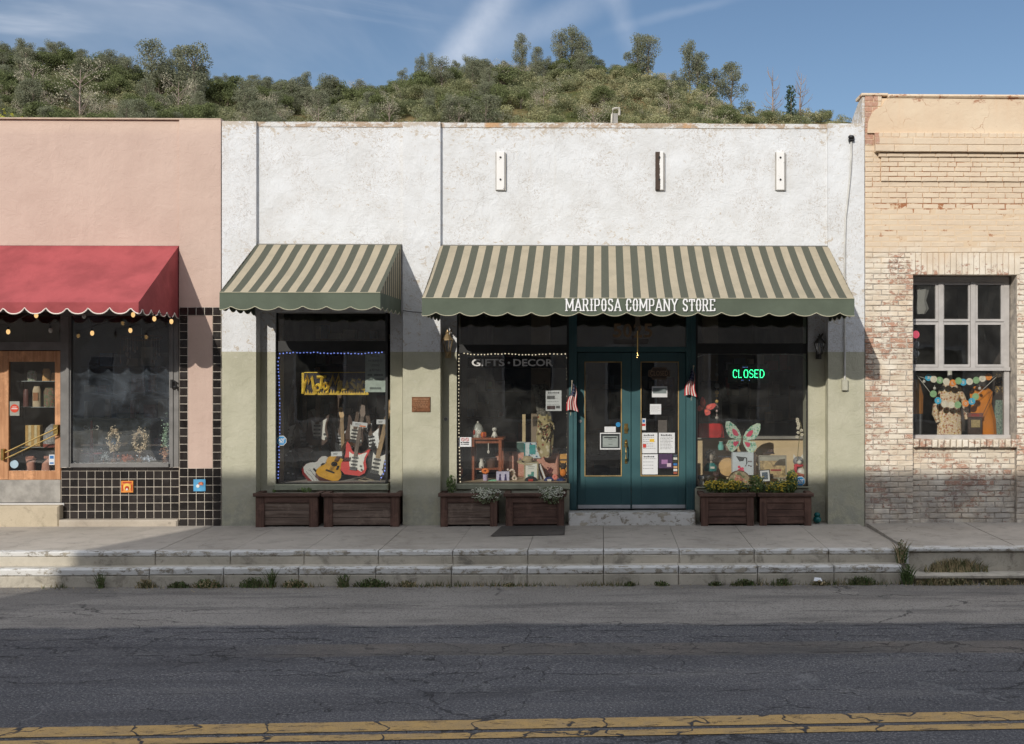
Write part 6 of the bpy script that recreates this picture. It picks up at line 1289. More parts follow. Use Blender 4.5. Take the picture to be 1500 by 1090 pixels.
def butterfly(name, lab, px, py, yy, s, mats, rot=(0, 0, 0)):
    t, u = item(name, lab, 'butterfly ornament', px, py, yy, None, rot); s *= u
    up = [(.03, .05), (.18, .45), (.45, .78), (.8, 1.0), (1.0, .98), (1.02, .7), (.92, .35), (.72, .05), (.3, -.04)]; lo = [(.03, -.02), (.4, -.06), (.78, -.1), (.9, -.4), (.7, -.72), (.5, -.8), (.3, -.62), (.12, -.35)]
    for sx in (-1, 1):
        for o_, nm in ((up, 'upper_wing'), (lo, 'lower_wing')):
            q = [(sx*a*s, b*s) for a, b in o_]; m = MB(); n = len(q)
            yf = lambda p: -abs(p[0])*.35; vs = [(p[0], yf(p), p[1]) for p in q]+[(p[0], yf(p)+.008, p[1]) for p in q]
            m.add(vs, [tuple(range(n)), tuple(reversed(range(n, 2*n)))]+[(i, i+n, (i+1) % n+n, (i+1) % n) for i in range(n)]); m.build(nm, mats[0], t)
            c = (sum(p[0] for p in q)/n*.55, sum(p[1] for p in q)/n*.6); MB().add([(c[0]+(p[0]-c[0])*.40, yf((c[0]+(p[0]-c[0])*.40, 0))-.003, c[1]+(p[1]-c[1])*.40) for p in q], [tuple(range(n))]).build('wing_patch', mats[1], t)
    MB().ell((0, -.01, -.05*s), (.05*s, .05*s, .35*s)).build('body', mats[2], t, smooth=True); MB().tube([(0, -.01, .28*s), (-.15*s, -.03, .6*s)], .012*s).tube([(0, -.01, .28*s), (.12*s, -.03, .6*s)], .012*s).build('antennae', mats[2], t)
butterfly('butterfly', 'large pale green and white butterfly with pink centre patches in the right window', 1087, 643, .80, 25, (m_pattern('mosaic_green', (.50, .62, .50), [(.10, .33, .22), (.62, .70, .66), (.10, .35, .30), (.45, .50, .15)], 24, .40), C('magenta_patch', 200, 70, 100), simple('brown_bug', (.10, .06, .04))), (0, R(4), R(-8)))
butterfly('butterfly', 'small bright red butterfly in the left of the right window', 1032.5, 597, .50, 12, (simple('red_wing', (.62, .045, .03), .4, .2, 40), C('red_wing_patch', 240, 110, 80), simple('brown_bug', (.10, .06, .04))), (0, R(28), R(10)))
t, u = item('appliance_box', 'white box printed with a black pitcher and red berries under the big butterfly', 'box', 1088, 694, .70); MB().cbox(-15*u, 16*u, 0, .16, -2*u, 31*u, .003).build('box', simple('box_white_blue', (.58, .63, .68), .5, .1, 3), t); bx(16.1*u, 20*u, .02, .16, -2*u, 30*u).build('box_side', S('box_side', 90, 75, 65), t)
m = MB().prism([(-10*u, 26*u), (3*u, 24*u), (1*u, 19*u), (-5*u, 18*u)], -.004, -.0005); m.tube([(2*u, -.003, 24*u), (5.5*u, -.003, 23*u), (6*u, -.003, 16*u), (4*u, -.003, 11*u)], .9*u); m.build('printed_pitcher', simple('print_black', (.04, .045, .05), .5), t); m = MB()
for i in range(12): m.disc((rnd.uniform(-9, 1)*u, rnd.uniform(3, 15)*u), 1.9*u, -.004-.0002*i, -.0005, 10)
m.build('printed_berries', C('berry_pink', 215, 70, 100), t); m = MB()
for a, b in ((9, 18), (12, 18), (9, 12), (12, 11)): m.disc((a*u, b*u), 1.2*u, -.004, -.0005, 8)
m.build('printed_icons', S('icon_dark', 90, 60, 70), t)
t, u = item('round_tray', 'round tan wooden tray leaning behind the pitcher box', 'tray', 1066, 684, .86, rot=(R(-10), 0, 0)); MB().disc((0, 0), 14*u, 0, .02, 28).build('tray', simple('tan_tray', (.55, .34, .14), .5, .15), t); MB().ring((0, 0), 14*u, .7*u, 0, 30).build('rim', simple('dark_rim', (.12, .07, .04), .5), t); bx(-14*u, 10*u, .0, .03, 14.5*u, 16.5*u).build('hanging_bar', BLACK, t)
t, u = item('angel_doll', 'grey haired figurine in a teal dress at the left of the right window', 'doll', 1041, 690, .74); MB().loft([(0, 0, 0, 9*u, 6*u), (6*u, 0, 0, 10*u, 6*u), (12*u, 0, 0, 5*u, 4*u)], 18, .06).build('dress', simple('teal_cloth', (.02, .17, .16), .5, .2), t, smooth=R(60)); MB().ell((0, 0, 20*u), (4.5*u, 4*u, 5.5*u)).loft([(11*u, 0, 0, 4.5*u, 3.5*u), (15*u, 0, 0, 2*u, 2*u)], 12).build('head', simple('old_ivory', (.36, .30, .24), .5), t, smooth=True); MB().leaves((0, .01, 22*u), (8*u, 4*u, 9*u), 160, 1.6*u).build('hair', simple('grey_hair', (.15, .13, .11), .8), t); MB().box(-1*u, 5*u, -6.5*u, -5.8*u, 4*u, 7*u).build('banner', CW_, t)
t, u = item('turquoise_vase', 'small turquoise vase beside the hanging red skirt', 'vase', 1056, 655, .8); MB().loft([(-4*u, 0, 0, 4*u, 4*u), (2*u, 0, 0, 4.5*u, 4.5*u), (6*u, 0, 0, 2.5*u, 2.5*u), (8*u, 0, 0, 3.2*u, 3.2*u)], 16).build('vase', C('turquoise', 110, 180, 170), t, smooth=R(50)); MB().ring((0, 8*u), 3.2*u, .3*u, 0, 16, .1).build('lip', CW_, t)
t, u = item('rabbit_toy', 'grey brown plush animal on top of the round tray', 'toy', 1067, 656, .9); MB().ell((0, 0, 0), (8*u, 4*u, 6*u)).ell((-6*u, -1*u, 5*u), (3.5*u, 3*u, 3*u)).build('body', simple('taupe_plush', (.22, .15, .12), .9, .3, 40, .5), t, smooth=True); MB().ell((-8*u, -2*u, 8*u), (1*u, .8*u, 2.4*u)).ell((-5*u, -2*u, 8.4*u), (1*u, .8*u, 2.4*u)).build('ears', simple('taupe_plush', (.22, .15, .12), .9), t)
t, u = item('oval_plate', 'round relief plate of mixed greens and reds in front of the pitcher box', 'plate', 1083, 704, .56, rot=(R(-16), 0, 0)); MB().disc((0, 0), 16*u, 0, .015, 30, .9).build('plate', m_pattern('relief_pattern', (.30, .24, .15), [(.12, .14, .06), (.45, .20, .13), (.42, .40, .24)], 14, .45), t); MB().ring((0, 0), 16*u, .9*u, 0, 30, .9).build('rim', simple('dark_rim', (.12, .07, .04), .5), t); MB().ell((-1*u, 0, 1*u), (6*u, 1.4*u, 7*u)).build('relief', m_pattern('relief_rose', (.42, .18, .13), [(.25, .12, .06), (.5, .35, .22)], 30, .4), t, smooth=True)
critter('wood_figurine', 'dark carved wooden owl between the cat and the relief plate', 'figurine', 1049, 711, .56, 21, simple('dark_carving', (.07, .03, .02), .5, .3, 30), simple('dark_carving', (.07, .03, .02), .5, .3, 30))
critter('cat_figurine', 'black and white cat figurine in the lower left corner of the right window', 'figurine', 1028, 712.5, .46, 17, simple('cat_white', (.50, .50, .52), .5), INK)
t, u = item('grey_bowl', 'grey mottled bowl behind the cat figurine', 'bowl', 1031, 700, .66); MB().loft([(-8*u, 0, 0, 5*u, 5*u), (0, 0, 0, 9*u, 8*u), (3*u, 0, 0, 9.5*u, 8*u)], 20).build('bowl', simple('mottled_grey', (.17, .16, .15), .6, .6, 40), t, smooth=R(50)); MB().ring((0, 3*u), 9.5*u, .4*u, 0, 20, .1).build('lip', STEEL, t)
t, u = item('landscape_painting', 'wide framed country landscape leaning in the right window', 'picture', 1132, 684, .70, rot=(R(-7), 0, 0)); m = MB().box(-20.5*u, -18.8*u, 0, .02, -17*u, 17*u).box(18.8*u, 20.5*u, 0, .02, -17*u, 17*u).box(-18.8*u, 18.8*u, 0, .02, 15.4*u, 17*u).box(-18.8*u, 18.8*u, 0, .02, -17*u, -15.4*u); m.build('frame', simple('grey_gilt', (.30, .27, .22), .4), t)
bx(-18.8*u, 18.8*u, .008, .018, -15.4*u, 15.4*u).build('canvas', simple('painted_field', (.40, .29, .15), .5, .5, 25), t); m = MB(); m.cur = 0; m.box(-18.7*u, 18.7*u, .006, .0075, 9*u, 15.3*u); m.cur = 1; m.prism([(2*u, 2*u), (18.6*u, 2*u), (18.6*u, 12*u), (10*u, 11*u), (4*u, 6*u)], .004, .0058); m.cur = 2; m.box(-3*u, 12*u, .002, .0038, -6*u, -3.4*u); m.cur = 3; m.prism([(-18*u, -12*u), (8*u, -12*u), (-2*u, 4*u), (-9*u, 4*u)], .0045, .0057)
m.build('painted_scene', [S('pict_sky', 165, 160, 145), S('pict_trees', 85, 75, 60), S('pict_red', 150, 60, 55), S('pict_road', 185, 160, 115)], t)
t, u = item('framed_photograph', 'small dark framed photograph in front of the landscape painting', 'photo frame', 1120.5, 697, .52, rot=(R(-8), R(-4), 0)); MB().cbox(-8*u, 8*u, 0, .015, -9.5*u, 9*u, .004).build('frame', S('frame_black', 55, 45, 42), t); bx(-6.6*u, 6.6*u, -.003, -.0003, -8*u, 7.6*u).build('mount', PAPER, t); bx(-4.3*u, 4.3*u, -.005, -.0033, -5.4*u, 5.2*u).build('photograph', simple('photo_bluegrey', (.10, .13, .17), .3, .6, 60), t)
t, u = item('hat_on_ledge', 'brown felt hat on top of the landscape painting', 'hat', 1126, 664, .9); MB().loft([(-1*u, 0, 0, 9*u, 6*u), (.2*u, 0, 0, 8.5*u, 5.6*u), (.5*u, 2*u, 0, 5.5*u, 4*u), (5*u, 3.4*u, 0, 4*u, 3*u), (6*u, 4*u, 0, 2*u, 1.6*u)], 20).build('felt', simple('felt_brown', (.10, .06, .045), .9), t, smooth=R(50)); MB().loft([(.6*u, 2*u, 0, 5.7*u, 4.2*u), (1.8*u, 2.4*u, 0, 5.4*u, 4*u)], 20).build('band', INK, t)
t, u = item('shell_bowl', 'heap of white and tan shells near the right end of the window', 'shells', 1145, 706, .52); m = MB()
for i in range(40): m.cur = i % 3; m.ell((rnd.gauss(0, 4.2)*u, rnd.uniform(-1, 1)*u, rnd.uniform(-6, 6)*(1-abs(rnd.random())*.5)*u), (1.8*u, 1.2*u, 1.3*u), 6, 4)
m.build('shells', [C('shell_a', 215, 205, 190), C('shell_b', 120, 95, 75), C('shell_c', 165, 165, 140)], t); MB().loft([(-8*u, 0, 0, 4*u, 4*u), (-5*u, 0, 0, 8*u, 4*u)], 16).build('bowl', S('bowl_brown', 95, 60, 45), t)
GF = simple('grey_fur', (.26, .26, .27), .9, .4, 40, .6)
t = critter('wolf_toy', 'grey and white husky figure in a red scarf at the right end of the window', 'toy', 1169, 702, .60, 37, GF, CW_); k9 = K(.6); MB().ell((0, -.05, .20), (.07, .06, .03)).ell((-.05, -.09, .16), (.025, .02, .06)).build('scarf', C('scarf_red', 200, 60, 70), t, smooth=True); MB().ell((0, -.105, .245), (.035, .03, .03)).build('muzzle', CW_, t, smooth=True); MB().ell((.03, -.07, .10), (.06, .05, .07)).build('white_chest', CW_, t, smooth=True); MB().tube([(-.05, -.10, .09), (.06, -.12, .06)], .022).build('held_log', S('log_rust', 150, 75, 50), t)
t, u = item('orchid_stem', 'tall stem of white orchid blossoms at the right edge of the window', 'flowers', 1171, 665, .5); MB().tube([(-3*u, 0, -8*u), (-1*u, 0, 15*u), (3*u, 0, 40*u), (0, 0, 50*u)], .5*u).build('stem', S('stem_olive', 130, 120, 80), t); m = MB()
for i in range(9):
    c = (rnd.uniform(-4, 4)*u, -.01, (25+i*3.2)*u)
    for k in range(5): a = 2*math.pi*k/5+i; m.ell((c[0]+math.cos(a)*1.5*u, c[1], c[2]+math.sin(a)*1.5*u), (1.3*u, .4*u, 1.0*u), 6, 4)
m.build('blossoms', C('orchid_white', 225, 215, 195), t, smooth=True)
# --- wooden door and twig-ornament window of the pink shop
YI = .30
for i, (py, lab) in enumerate(((558, 'upper'), (596, 'middle'), (655, 'lower'))):
    t, u = item('glass_shelf', '%s thin shelf behind the wooden door glass' % lab, 'shelf', 55, py, YI, 'shelves behind the wooden door'); bx(-30*u, 26*u, 0, .22, -1*u, 0).build('shelf', simple('shelf_glass', (.30, .33, .33), .15), t); bx(-30*u, -28.5*u, .1, .13, -14*u, -1.05*u).build('bracket', STEEL, t)
def small_box(lab, px, py, w, h, mat_, name='bread_bag', cat='bag', grp=None, extra=None, y_=YI+.04):
    t, u = item(name, lab, cat, px, py, y_, grp); MB().loft([(0, 0, 0, w*u, w*.6*u), (h*.8*u, 0, 0, w*u, w*.6*u), (h*u, 0, 0, w*.7*u, w*.3*u)], 16, .02).build('bag_side' if name != 'gift_tin' else 'tin_side', mat_, t, smooth=R(45))
    if extra: bx(-w*.6*u, w*.6*u, -w*.6*u-.004, -w*.6*u-.001, h*.3*u, h*.7*u).build('front_label', extra, t)
small_box('white floral tin on the upper shelf behind the wooden door', 47, 558, 6.5, 15, m_pattern('floral_tin', (.52, .50, .44), [(.12, .30, .12), (.35, .10, .08)], 40, .35), 'gift_tin', 'tin')
small_box('round topped golden loaf on the upper shelf behind the wooden door', 68, 558, 6, 18, C('bread_gold', 215, 165, 105)); small_box('smaller tan loaf at the right of the upper shelf', 79, 558, 4, 12, C('bread_tan', 190, 140, 90))
small_box('tall cream and brown packet on the middle shelf behind the wooden door', 54, 596, 6, 30, C('packet_cream', 200, 180, 150), extra=C('packet_brown', 160, 110, 75)); small_box('red and green berry bag on the middle shelf behind the wooden door', 73, 596, 8.5, 28, m_pattern('berry_bag', (.08, .10, .06), [(.45, .06, .08), (.15, .30, .08), (.5, .4, .38)], 60, .4))
small_box('rusty brown packet at the left of the middle shelf', 38, 596, 4, 26, S('packet_rust', 95, 55, 50))
t, u = item('striped_crate', 'pale striped wooden box on the lower shelf behind the door bars', 'box', 48, 655, YI+.04); m = MB()
for i in range(5): m.cur = i % 2; m.cbox((-11+i*4.3)*u, (-11+i*4.3+4.2)*u, 0, .08, 0, 32*u, .003)
m.build('slats', [C('crate_gold', 200, 160, 95), C('crate_pale', 220, 200, 155)], t); bx(-12*u, 12*u, -.006, -.001, 0, 2*u).build('base_strip', S('crate_base', 120, 90, 60), t)
t, u = item('knit_hat', 'grey checked domed cap on the lower shelf behind the door bars', 'hat', 75, 655, YI+.05); MB().loft([(0, 0, 0, 11*u, 8*u), (16*u, 0, 0, 11*u, 8*u), (28*u, 0, 0, 7*u, 5*u), (34*u, 2*u, 0, 2*u, 2*u)], 22).build('knit', m_pattern('grey_check', (.28, .27, .27), [(.42, .41, .40)], 30, .5), t, smooth=R(60)); MB().loft([(0, 0, 0, 11.4*u, 8.4*u), (5*u, 0, 0, 11.4*u, 8.4*u)], 22).build('brim', S('dull_rose', 150, 80, 70), t)
for i, (px, lab) in enumerate(((45, 'blush paper flower bouquet left of its pair at the foot of the wooden door glass'), (68, 'blush pointed paper cone right of the bouquet at the foot of the door glass'))):
    t, u = item('paper_cone', lab, 'ornament', px, 689, YI); MB().loft([(0, 0, 0, 7*u, 5*u), (10*u, 0, 0, 6*u, 4.5*u), (18*u, (5 if i else 0)*u, 0, (2 if i else 8)*u, 2*u)], 16, .08).build('cone', C('blush_paper', 200, 145, 125), t, smooth=R(60)); m = MB()
    for k in range(4): m.ell(((k*3-5+i*4)*u, -.01, 19*u), 2.3*u, 8, 5)
    m.build('rosettes', C('rose_beige', 190, 130, 110), t, smooth=True)
zp = Z(680, .4, 180)
TW = C('dried_leaf_cream', 235, 215, 185); TWB = C('dried_leaf_rust', 205, 120, 90)
def topiary(lab, px, py, w, h, lm, ring=True, n=420, sz=1.4, name='dried_flower_topiary', seed=1):
    t, u = item(name, lab, 'dried flowers', px, py, .55); rg = random.Random(seed); m = MB()
    for i in range(n):
        a = rg.uniform(0, 6.28); r_ = (.78+rg.gauss(0, .16)) if ring else abs(rg.gauss(0, .55)); c = (math.cos(a)*w*r_*u, rg.gauss(0, 1.6)*u, math.sin(a)*h*r_*u); m.leaves(c, (1*u, 1*u, 1*u), 1, sz*u, rg, asp=.7)
    m.build('leaves', lm, t); MB().tube([(0, 0, -h*.6*u), (0, 0, -(h+9)*u)], .9*u).loft([(-(h+14)*u, 0, 0, 5*u, 4*u), (-(h+9)*u, 0, 0, 4*u, 3*u)], 12).build('stem_and_base', S('twig_base', 110, 80, 60), t); return t, u
topiary('looped dried leaf topiary left of centre in the tile fronted window', 167, 645, 9, 18, TW, seed=1); topiary('looped dried leaf topiary right of centre in the tile fronted window', 205, 645, 11, 17, TW, seed=2)
topiary('tall silver green wreath column at the right edge of the tile fronted window', 243, 640, 6, 24, C('frost_green', 190, 215, 190), False, 420, seed=3); topiary('low rust coloured dried flower heap in the tile fronted window', 186, 671, 12, 5, TWB, False, 260, seed=4, name='dried_flower_heap'); topiary('low silver twig heap in the tile fronted window', 152, 668, 8, 9, C('silver_twig', 215, 225, 230), False, 200, 1.0, seed=5, name='dried_flower_heap')
topiary('mixed white and blue dried flower heap in the tile fronted window', 214, 672, 13, 5, C('pale_blue_white', 205, 215, 230), False, 260, seed=6, name='dried_flower_heap'); topiary('peach and cream dried flower heap in the right corner of the tile fronted window', 242, 664, 8, 10, C('peach_cream', 235, 190, 160), False, 260, seed=7, name='dried_flower_heap'); topiary('cream flower ring around the foot of the red candle stand', 134, 664, 9, 5, TW, False, 200, seed=8, name='dried_flower_heap')
t, u = item('candle_stand', 'red post with white wrought scrolls at the left of the tile fronted window', 'candle stand', 134, 678, .5); MB().loft([(0, 0, 0, 3*u, 3*u), (26*u, 0, 0, 2.4*u, 2.4*u), (62*u, 0, 0, 1.6*u, 1.6*u)], 14).build('post', simple('deep_red_post', (.22, .02, .03), .4), t); MB().loft([(13*u, 0, 0, 15*u, 6*u), (15*u, 0, 0, 15.5*u, 6*u)], 20).build('dish', S('dish_rose', 140, 75, 75), t)
for sx in (-1, 1): MB().tube([(0, -.01, 46*u)]+[(sx*(8+5.5*math.cos(a)*(1-a/14))*u, -.01, (52+5*math.sin(a)*(1-a/14))*u) for a in [math.pi+.6*i for i in range(13)]], .55*u).build('scroll', CW_ if sx > 0 else STEEL, t)
t, u = item('chandelier', 'round hanging rack dripping with shell pendants in the upper right of the tile fronted window', 'chandelier', 207, 495, .8); MB().ring((0, 0), 30*u, .8*u, 0, 40, .12).build('hoop', S('hoop_tan', 120, 85, 60), t); MB().tube([(0, 0, 0), (0, 0, 14*u)], .4*u).build('chain', STEEL, t)
for i in range(26):
    a = rnd.uniform(0, 6.28); r_ = rnd.uniform(15, 30); x_, y_ = math.cos(a)*r_*u, math.sin(a)*r_*.5*u; L = rnd.uniform(10, 36)
    MB().tube([(x_, y_, 0), (x_, y_, -L*u)], .2*u, 4).ell((x_, y_, -(L+2)*u), (1.2*u, .6*u, rnd.uniform(2, 4)*u), 7, 5).build('pendant', (C('pend_a', 190, 175, 160) if i % 3 else C('pend_b', 150, 115, 90)), t)
# --- brick building window
zb4 = W(1400, 637, YB).z
PAT1 = m_pattern('ditsy_floral_cloth', (.72, .56, .40), [(.45, .20, .12), (.80, .70, .55), (.66, .48, .14)], 26, .42); ORC = m_cloth('orange_linen', (.68, .22, .02), .12)
garment('dress', 'cream and rust floral dress on a white form behind the brick shop window', 'dress', 1391, 640, .60, [[(-4, 0, 18, 6), (30, 0, 17, 6), (48, 0, 13, 5), (70, 0, 15, 5), (78, 0, 9, 4)]], [PAT1], rip=.05, k=11, hook=None, sleeves=[([(-13, 0, 72), (-20, -1, 52), (-22, -2, 34), (-18, -4, 22)], [4, 4.5, 5, 3.5], PAT1), ([(13, 0, 72), (20, -1, 56), (23, -2, 40), (24, -4, 26)], [4, 4, 4, 3], PAT1)])
t, u = item('mannequin_neck', 'white mannequin neck and cap above the floral dress', 'mannequin', 1391, 560, .60); MB().loft([(0, 0, 0, 4*u, 3.5*u), (8*u, 0, 0, 3.8*u, 3.4*u), (17*u, 0, 0, 3.6*u, 3.2*u)], 16).build('neck', CW_, t, smooth=True); MB().loft([(17.1*u, 0, 0, 1.2*u, 1.2*u), (21*u, 0, 0, 1*u, 1*u)], 12).build('neck_peg', CW_, t)
t, u = garment('dress', 'bright orange dress hanging on a white hanger in the brick shop window', 'dress', 1437, 640, .62, [[(-4, 2, 21, 6), (25, 2, 19, 6), (48, 1, 14, 5), (66, 0, 16, 4), (74, 0, 9, 3)]], [ORC], rip=.09, k=6, hook=70)
bx(-10*u, 14*u, -.07, -.065, -1*u, .5*u) if False else None
t, u = item('handbag', 'brown woven shoulder bag with a tan front hanging before the orange dress', 'bag', 1429, 622, .46); MB().cbox(-10*u, 10*u, 0, .05, -15*u, 11*u, .006).build('bag_body', S('bag_brown', 75, 60, 55), t); bx(-6.5*u, 6.5*u, -.008, -.001, -4*u, 7*u).build('tan_front', simple('tan_weave', (.40, .30, .14), .7, .3, 60), t); bx(-11*u, 11*u, -.012, .04, 11.1*u, 17*u).build('flap', S('bag_flap', 130, 80, 70), t)
m = MB()
for a in (-5, 1): m.ring(((a+1)*u, 14*u), 2.4*u, .45*u, -.014, 14, .6)
m.build('heart_motif', C('bag_red', 190, 40, 40), t); MB().tube([(10*u, -.01, 14*u), (28*u, .0, 52*u)], .4*u).tube([(-10*u, -.01, 14*u), (-24*u, .02, 30*u)], .4*u).build('strap', INK, t)
garment('hanging_jacket', 'orange sleeve and grey jeans hanging at the left edge of the brick shop window', 'clothes', 1340, 640, .58, [[(-4, 0, 10, 5), (36, 0, 11, 5)], [(34, 0, 11.5, 6), (60, 0, 12, 6), (84, -2, 8, 5)]], [m_cloth('grey_denim', (.15, .15, .16)), m_cloth('rust_orange', (.42, .17, .04))], rip=.07, k=7, hook=None)
garment('hanging_blouse', 'grey green patterned blouse at the right edge of the brick shop window', 'clothes', 1465, 638, .66, [[(0, 0, 9, 4), (30, 0, 9, 4), (52, 0, 7, 3)], [(60, 0, 8, 4), (72, 0, 8, 4), (90, 0, 6, 3)]], [m_pattern('grey_green_floral', (.20, .26, .23), [(.10, .13, .14), (.35, .38, .34), (.2, .35, .2)], 34, .42), m_pattern('dark_ikat', (.08, .06, .05), [(.45, .28, .08), (.3, .22, .12)], 26, .35)], rip=.07, k=7, hook=None)
def garland(lab, pts, cols, txt, yy, cords):
    t = thing('paper_garland', lab, 'garland', W(pts[0][0], pts[0][1], yy), 'paper disc garlands in the brick shop window', world=True)
    u = K(yy); MB().tube([W(a, b, yy+.01) for a, b in cords], .004, 5).build('cord', CW_, t)
    for i, ((a, b), c_) in enumerate(zip(pts, cols)):
        c = W(a, b, yy); yo = yy-.003*(i % 2); d = MB().disc((c.x, c.z), 5.1*u, yo-.004, yo, 22).build('paper_disc', GC[c_], t)
        if txt[i] != ' ': MB().text(txt[i], c.x-1.7*u, c.x+1.7*u, c.z-2.2*u, c.z+2.2*u, yo-.0045, .001, bold=.04).build('letter', CW_, d)
GC = {'b': C('garland_blue', 70, 185, 225), 'w': C('garland_white', 235, 225, 205), 'g': C('garland_green', 150, 190, 140), 'o': C('garland_orange', 245, 150, 70)}
garland('upper garland of blue, white, green and orange paper discs across the brick shop window', [(1360, 553), (1367.5, 555.5), (1376.5, 557), (1386, 559), (1395.5, 561), (1404, 558), (1411, 560), (1420, 559), (1430, 557), (1439, 554.5), (1448, 552)], 'bwgwogbwgwo', 'S L E S  S C'.replace(' ', ' ')[:0]+'S G L SG G ', .36, [(1345, 551), (1360, 556), (1404, 563), (1448, 556), (1464, 547)])
garland('lower garland of paper discs hanging in front of the floral dress', [(1374, 587), (1383.5, 592), (1393.5, 593), (1403, 593), (1414.5, 591), (1423.5, 588), (1429, 581), (1367, 577)], 'bwwgobgg', 'S   OL  ', .38, [(1343, 550), (1365, 578), (1390, 594), (1414, 592), (1432, 578), (1464, 548)])
for i, (px, py) in enumerate(((1353.5, 559), (1369, 569), (1435, 569))):
    t, u = item('pom_pom', ('leftmost small cream pom-pom on the garland cord', 'cream pom-pom hanging before the left shoulder of the floral dress', 'cream pom-pom on the cord before the orange dress')[i], 'pom-pom', px, py, .38, 'pom-poms on the garland cords'); MB().ell((0, 0, 0), 2.4*u, 10, 7).build('pom', CW_, t, smooth=True); MB().tube([(0, 0, 2*u), (0, .0, 5*u)], .2*u).build('thread', CW_, t)
t, u = item('signal_lamp', 'vertical stack of one red and two grey round lamps in the brick shop window', 'lamp', 1340, 504, .42); MB().cbox(-3*u, 6.5*u, .03, .12, -24*u, 24*u, .01).build('housing', BLACK, t)
for i, c_ in enumerate((emis('red_lens', (1, .12, .2), .55), simple('dull_lens', (.22, .25, .30), .2), simple('dull_lens', (.22, .25, .30), .2))): l_ = MB().ell((2.5*u, .03, (14-14*i)*u), (5.4*u, 3*u, 5.8*u), 16, 10).build('lens', c_, t, smooth=True); MB().ring((2.5*u, (14-14*i)*u), 5.7*u, .5*u, .03, 20).build('lens_rim', BLACK, l_)
t, u = item('frosted_poster', 'torn grey curtain with a spoon shape in the upper left pane of the brick window', 'curtain', 1353, 440, .36); MB().loft([(-20*u, -4*u, 0, 6*u, 2*u), (-12*u, -2*u, 0, 9*u, 2*u), (0, -3*u, 0, 6*u, 2*u), (22*u, 0, 0, 9*u, 2*u)], 22, .2, 4).build('cloth', m_cloth('pale_curtain', (.30, .29, .27)), t, smooth=R(60)); MB().tube([(-10*u, 0, 22*u), (12*u, 0, 22*u)], .4*u).build('rod', STEEL, t)
# ------------------------------------------------------------------ hill and its trees
prof = [(-900, 150), (-400, 130), (-100, 92), (0, 84), (100, 93), (200, 108), (300, 117), (400, 129), (480, 137), (550, 135), (600, 123), (650, 113), (700, 106), (760, 104), (850, 97), (930, 104), (1000, 126), (1060, 146), (1120, 162), (1180, 170), (1250, 174), (1500, 180), (1900, 195), (2600, 215)]
YRG = 215.0
px_x = [W(p, q, YRG).x for p, q in prof]; px_z = [W(p, q, YRG).z-1.5 for p, q in prof]
def hill(x, y):
    zr_ = float(np.interp(x, px_x, px_z)); t = (y-45)/(YRG-45)
    n = mn.fractal(Vector((x*.02, y*.02, 1.7)), .6, 2.0, 4)
    if t <= 0: return -.2
    if t < 1: b = zr_*(t**1.12)
    else: b = zr_*max(0, 1-(t-1)*.9)
    return b+n*2.6*min(t, 1)*(1 if t < .92 or t > 1.1 else .4)-.2
xs_ = np.arange(-230, 300, 5.0); ys_ = np.arange(40, 420, 5.0)
m = MB(); m.v = [(x, y, hill(x, y)) for x in xs_ for y in ys_]; ny = len(ys_)
m.f = [(i*ny+j, (i+1)*ny+j, (i+1)*ny+j+1, i*ny+j+1) for i in range(len(xs_)-1) for j in range(ny-1)]; m.m = [0]*len(m.f); m.a = [0]*len(m.f)
def m_hill():
    t = NT('scrubby_hillside'); c = t.mix(t.rng(t.noise(.12, 6), .35, .65), (.075, .085, .03), (.20, .15, .075)); return t.fin(c, .95, t.bump(t.noise(.8, 5), 1, .8), spec=.05)
struct(m.build('hillside', m_hill(), smooth=True))
def m_leaf(name, a, b, c=None):
    t = NT(name); oi = t.n('ShaderNodeObjectInfo'); n = t.noise(.35, 3); n2 = t.noise(3, 2)
    k = t.mix(t.rng(n, .35, .65), a, b); k = t.mix(t.math('MULTIPLY', oi.outputs['Random'], .6), k, c or b); k = t.mix(t.rng(n2, .4, .7, 0, .5), k, mul(b, 1.35))
    t.fin(k, .75, spec=.15); tr = t.n('ShaderNodeBsdfTranslucent'); t.l(k, tr.inputs[0]); mx = t.n('ShaderNodeMixShader'); mx.inputs[0].default_value = .3
    t.l(t.p.outputs[0], mx.inputs[1]); t.l(tr.outputs[0], mx.inputs[2]); t.l(mx.outputs[0], t.out.inputs['Surface']); return t.mat
L_OAK = m_leaf('dark_oak_leaves', (0.101, 0.124, 0.053), (0.167, 0.190, 0.086), (0.149, 0.172, 0.069)); L_PINE = m_leaf('grey_pine_needles', (0.167, 0.182, 0.115), (0.230, 0.236, 0.161), (0.190, 0.205, 0.132)); L_SCR = m_leaf('olive_scrub_leaves', (0.218, 0.244, 0.112), (0.337, 0.337, 0.172), (0.378, 0.340, 0.201))
L_DRY = m_leaf('dry_twiggy_leaves', (0.396, 0.351, 0.282), (0.481, 0.442, 0.328), (0.411, 0.398, 0.284)); L_CYP = m_leaf('deep_cypress_leaves', (0.041, 0.069, 0.039), (0.066, 0.098, 0.053)); BARK = simple('grey_bark', (.17, .14, .115), .9, .3, 3); DEADW = simple('bleached_dead_wood', (.27, .21, .18), .9, .2, 3)
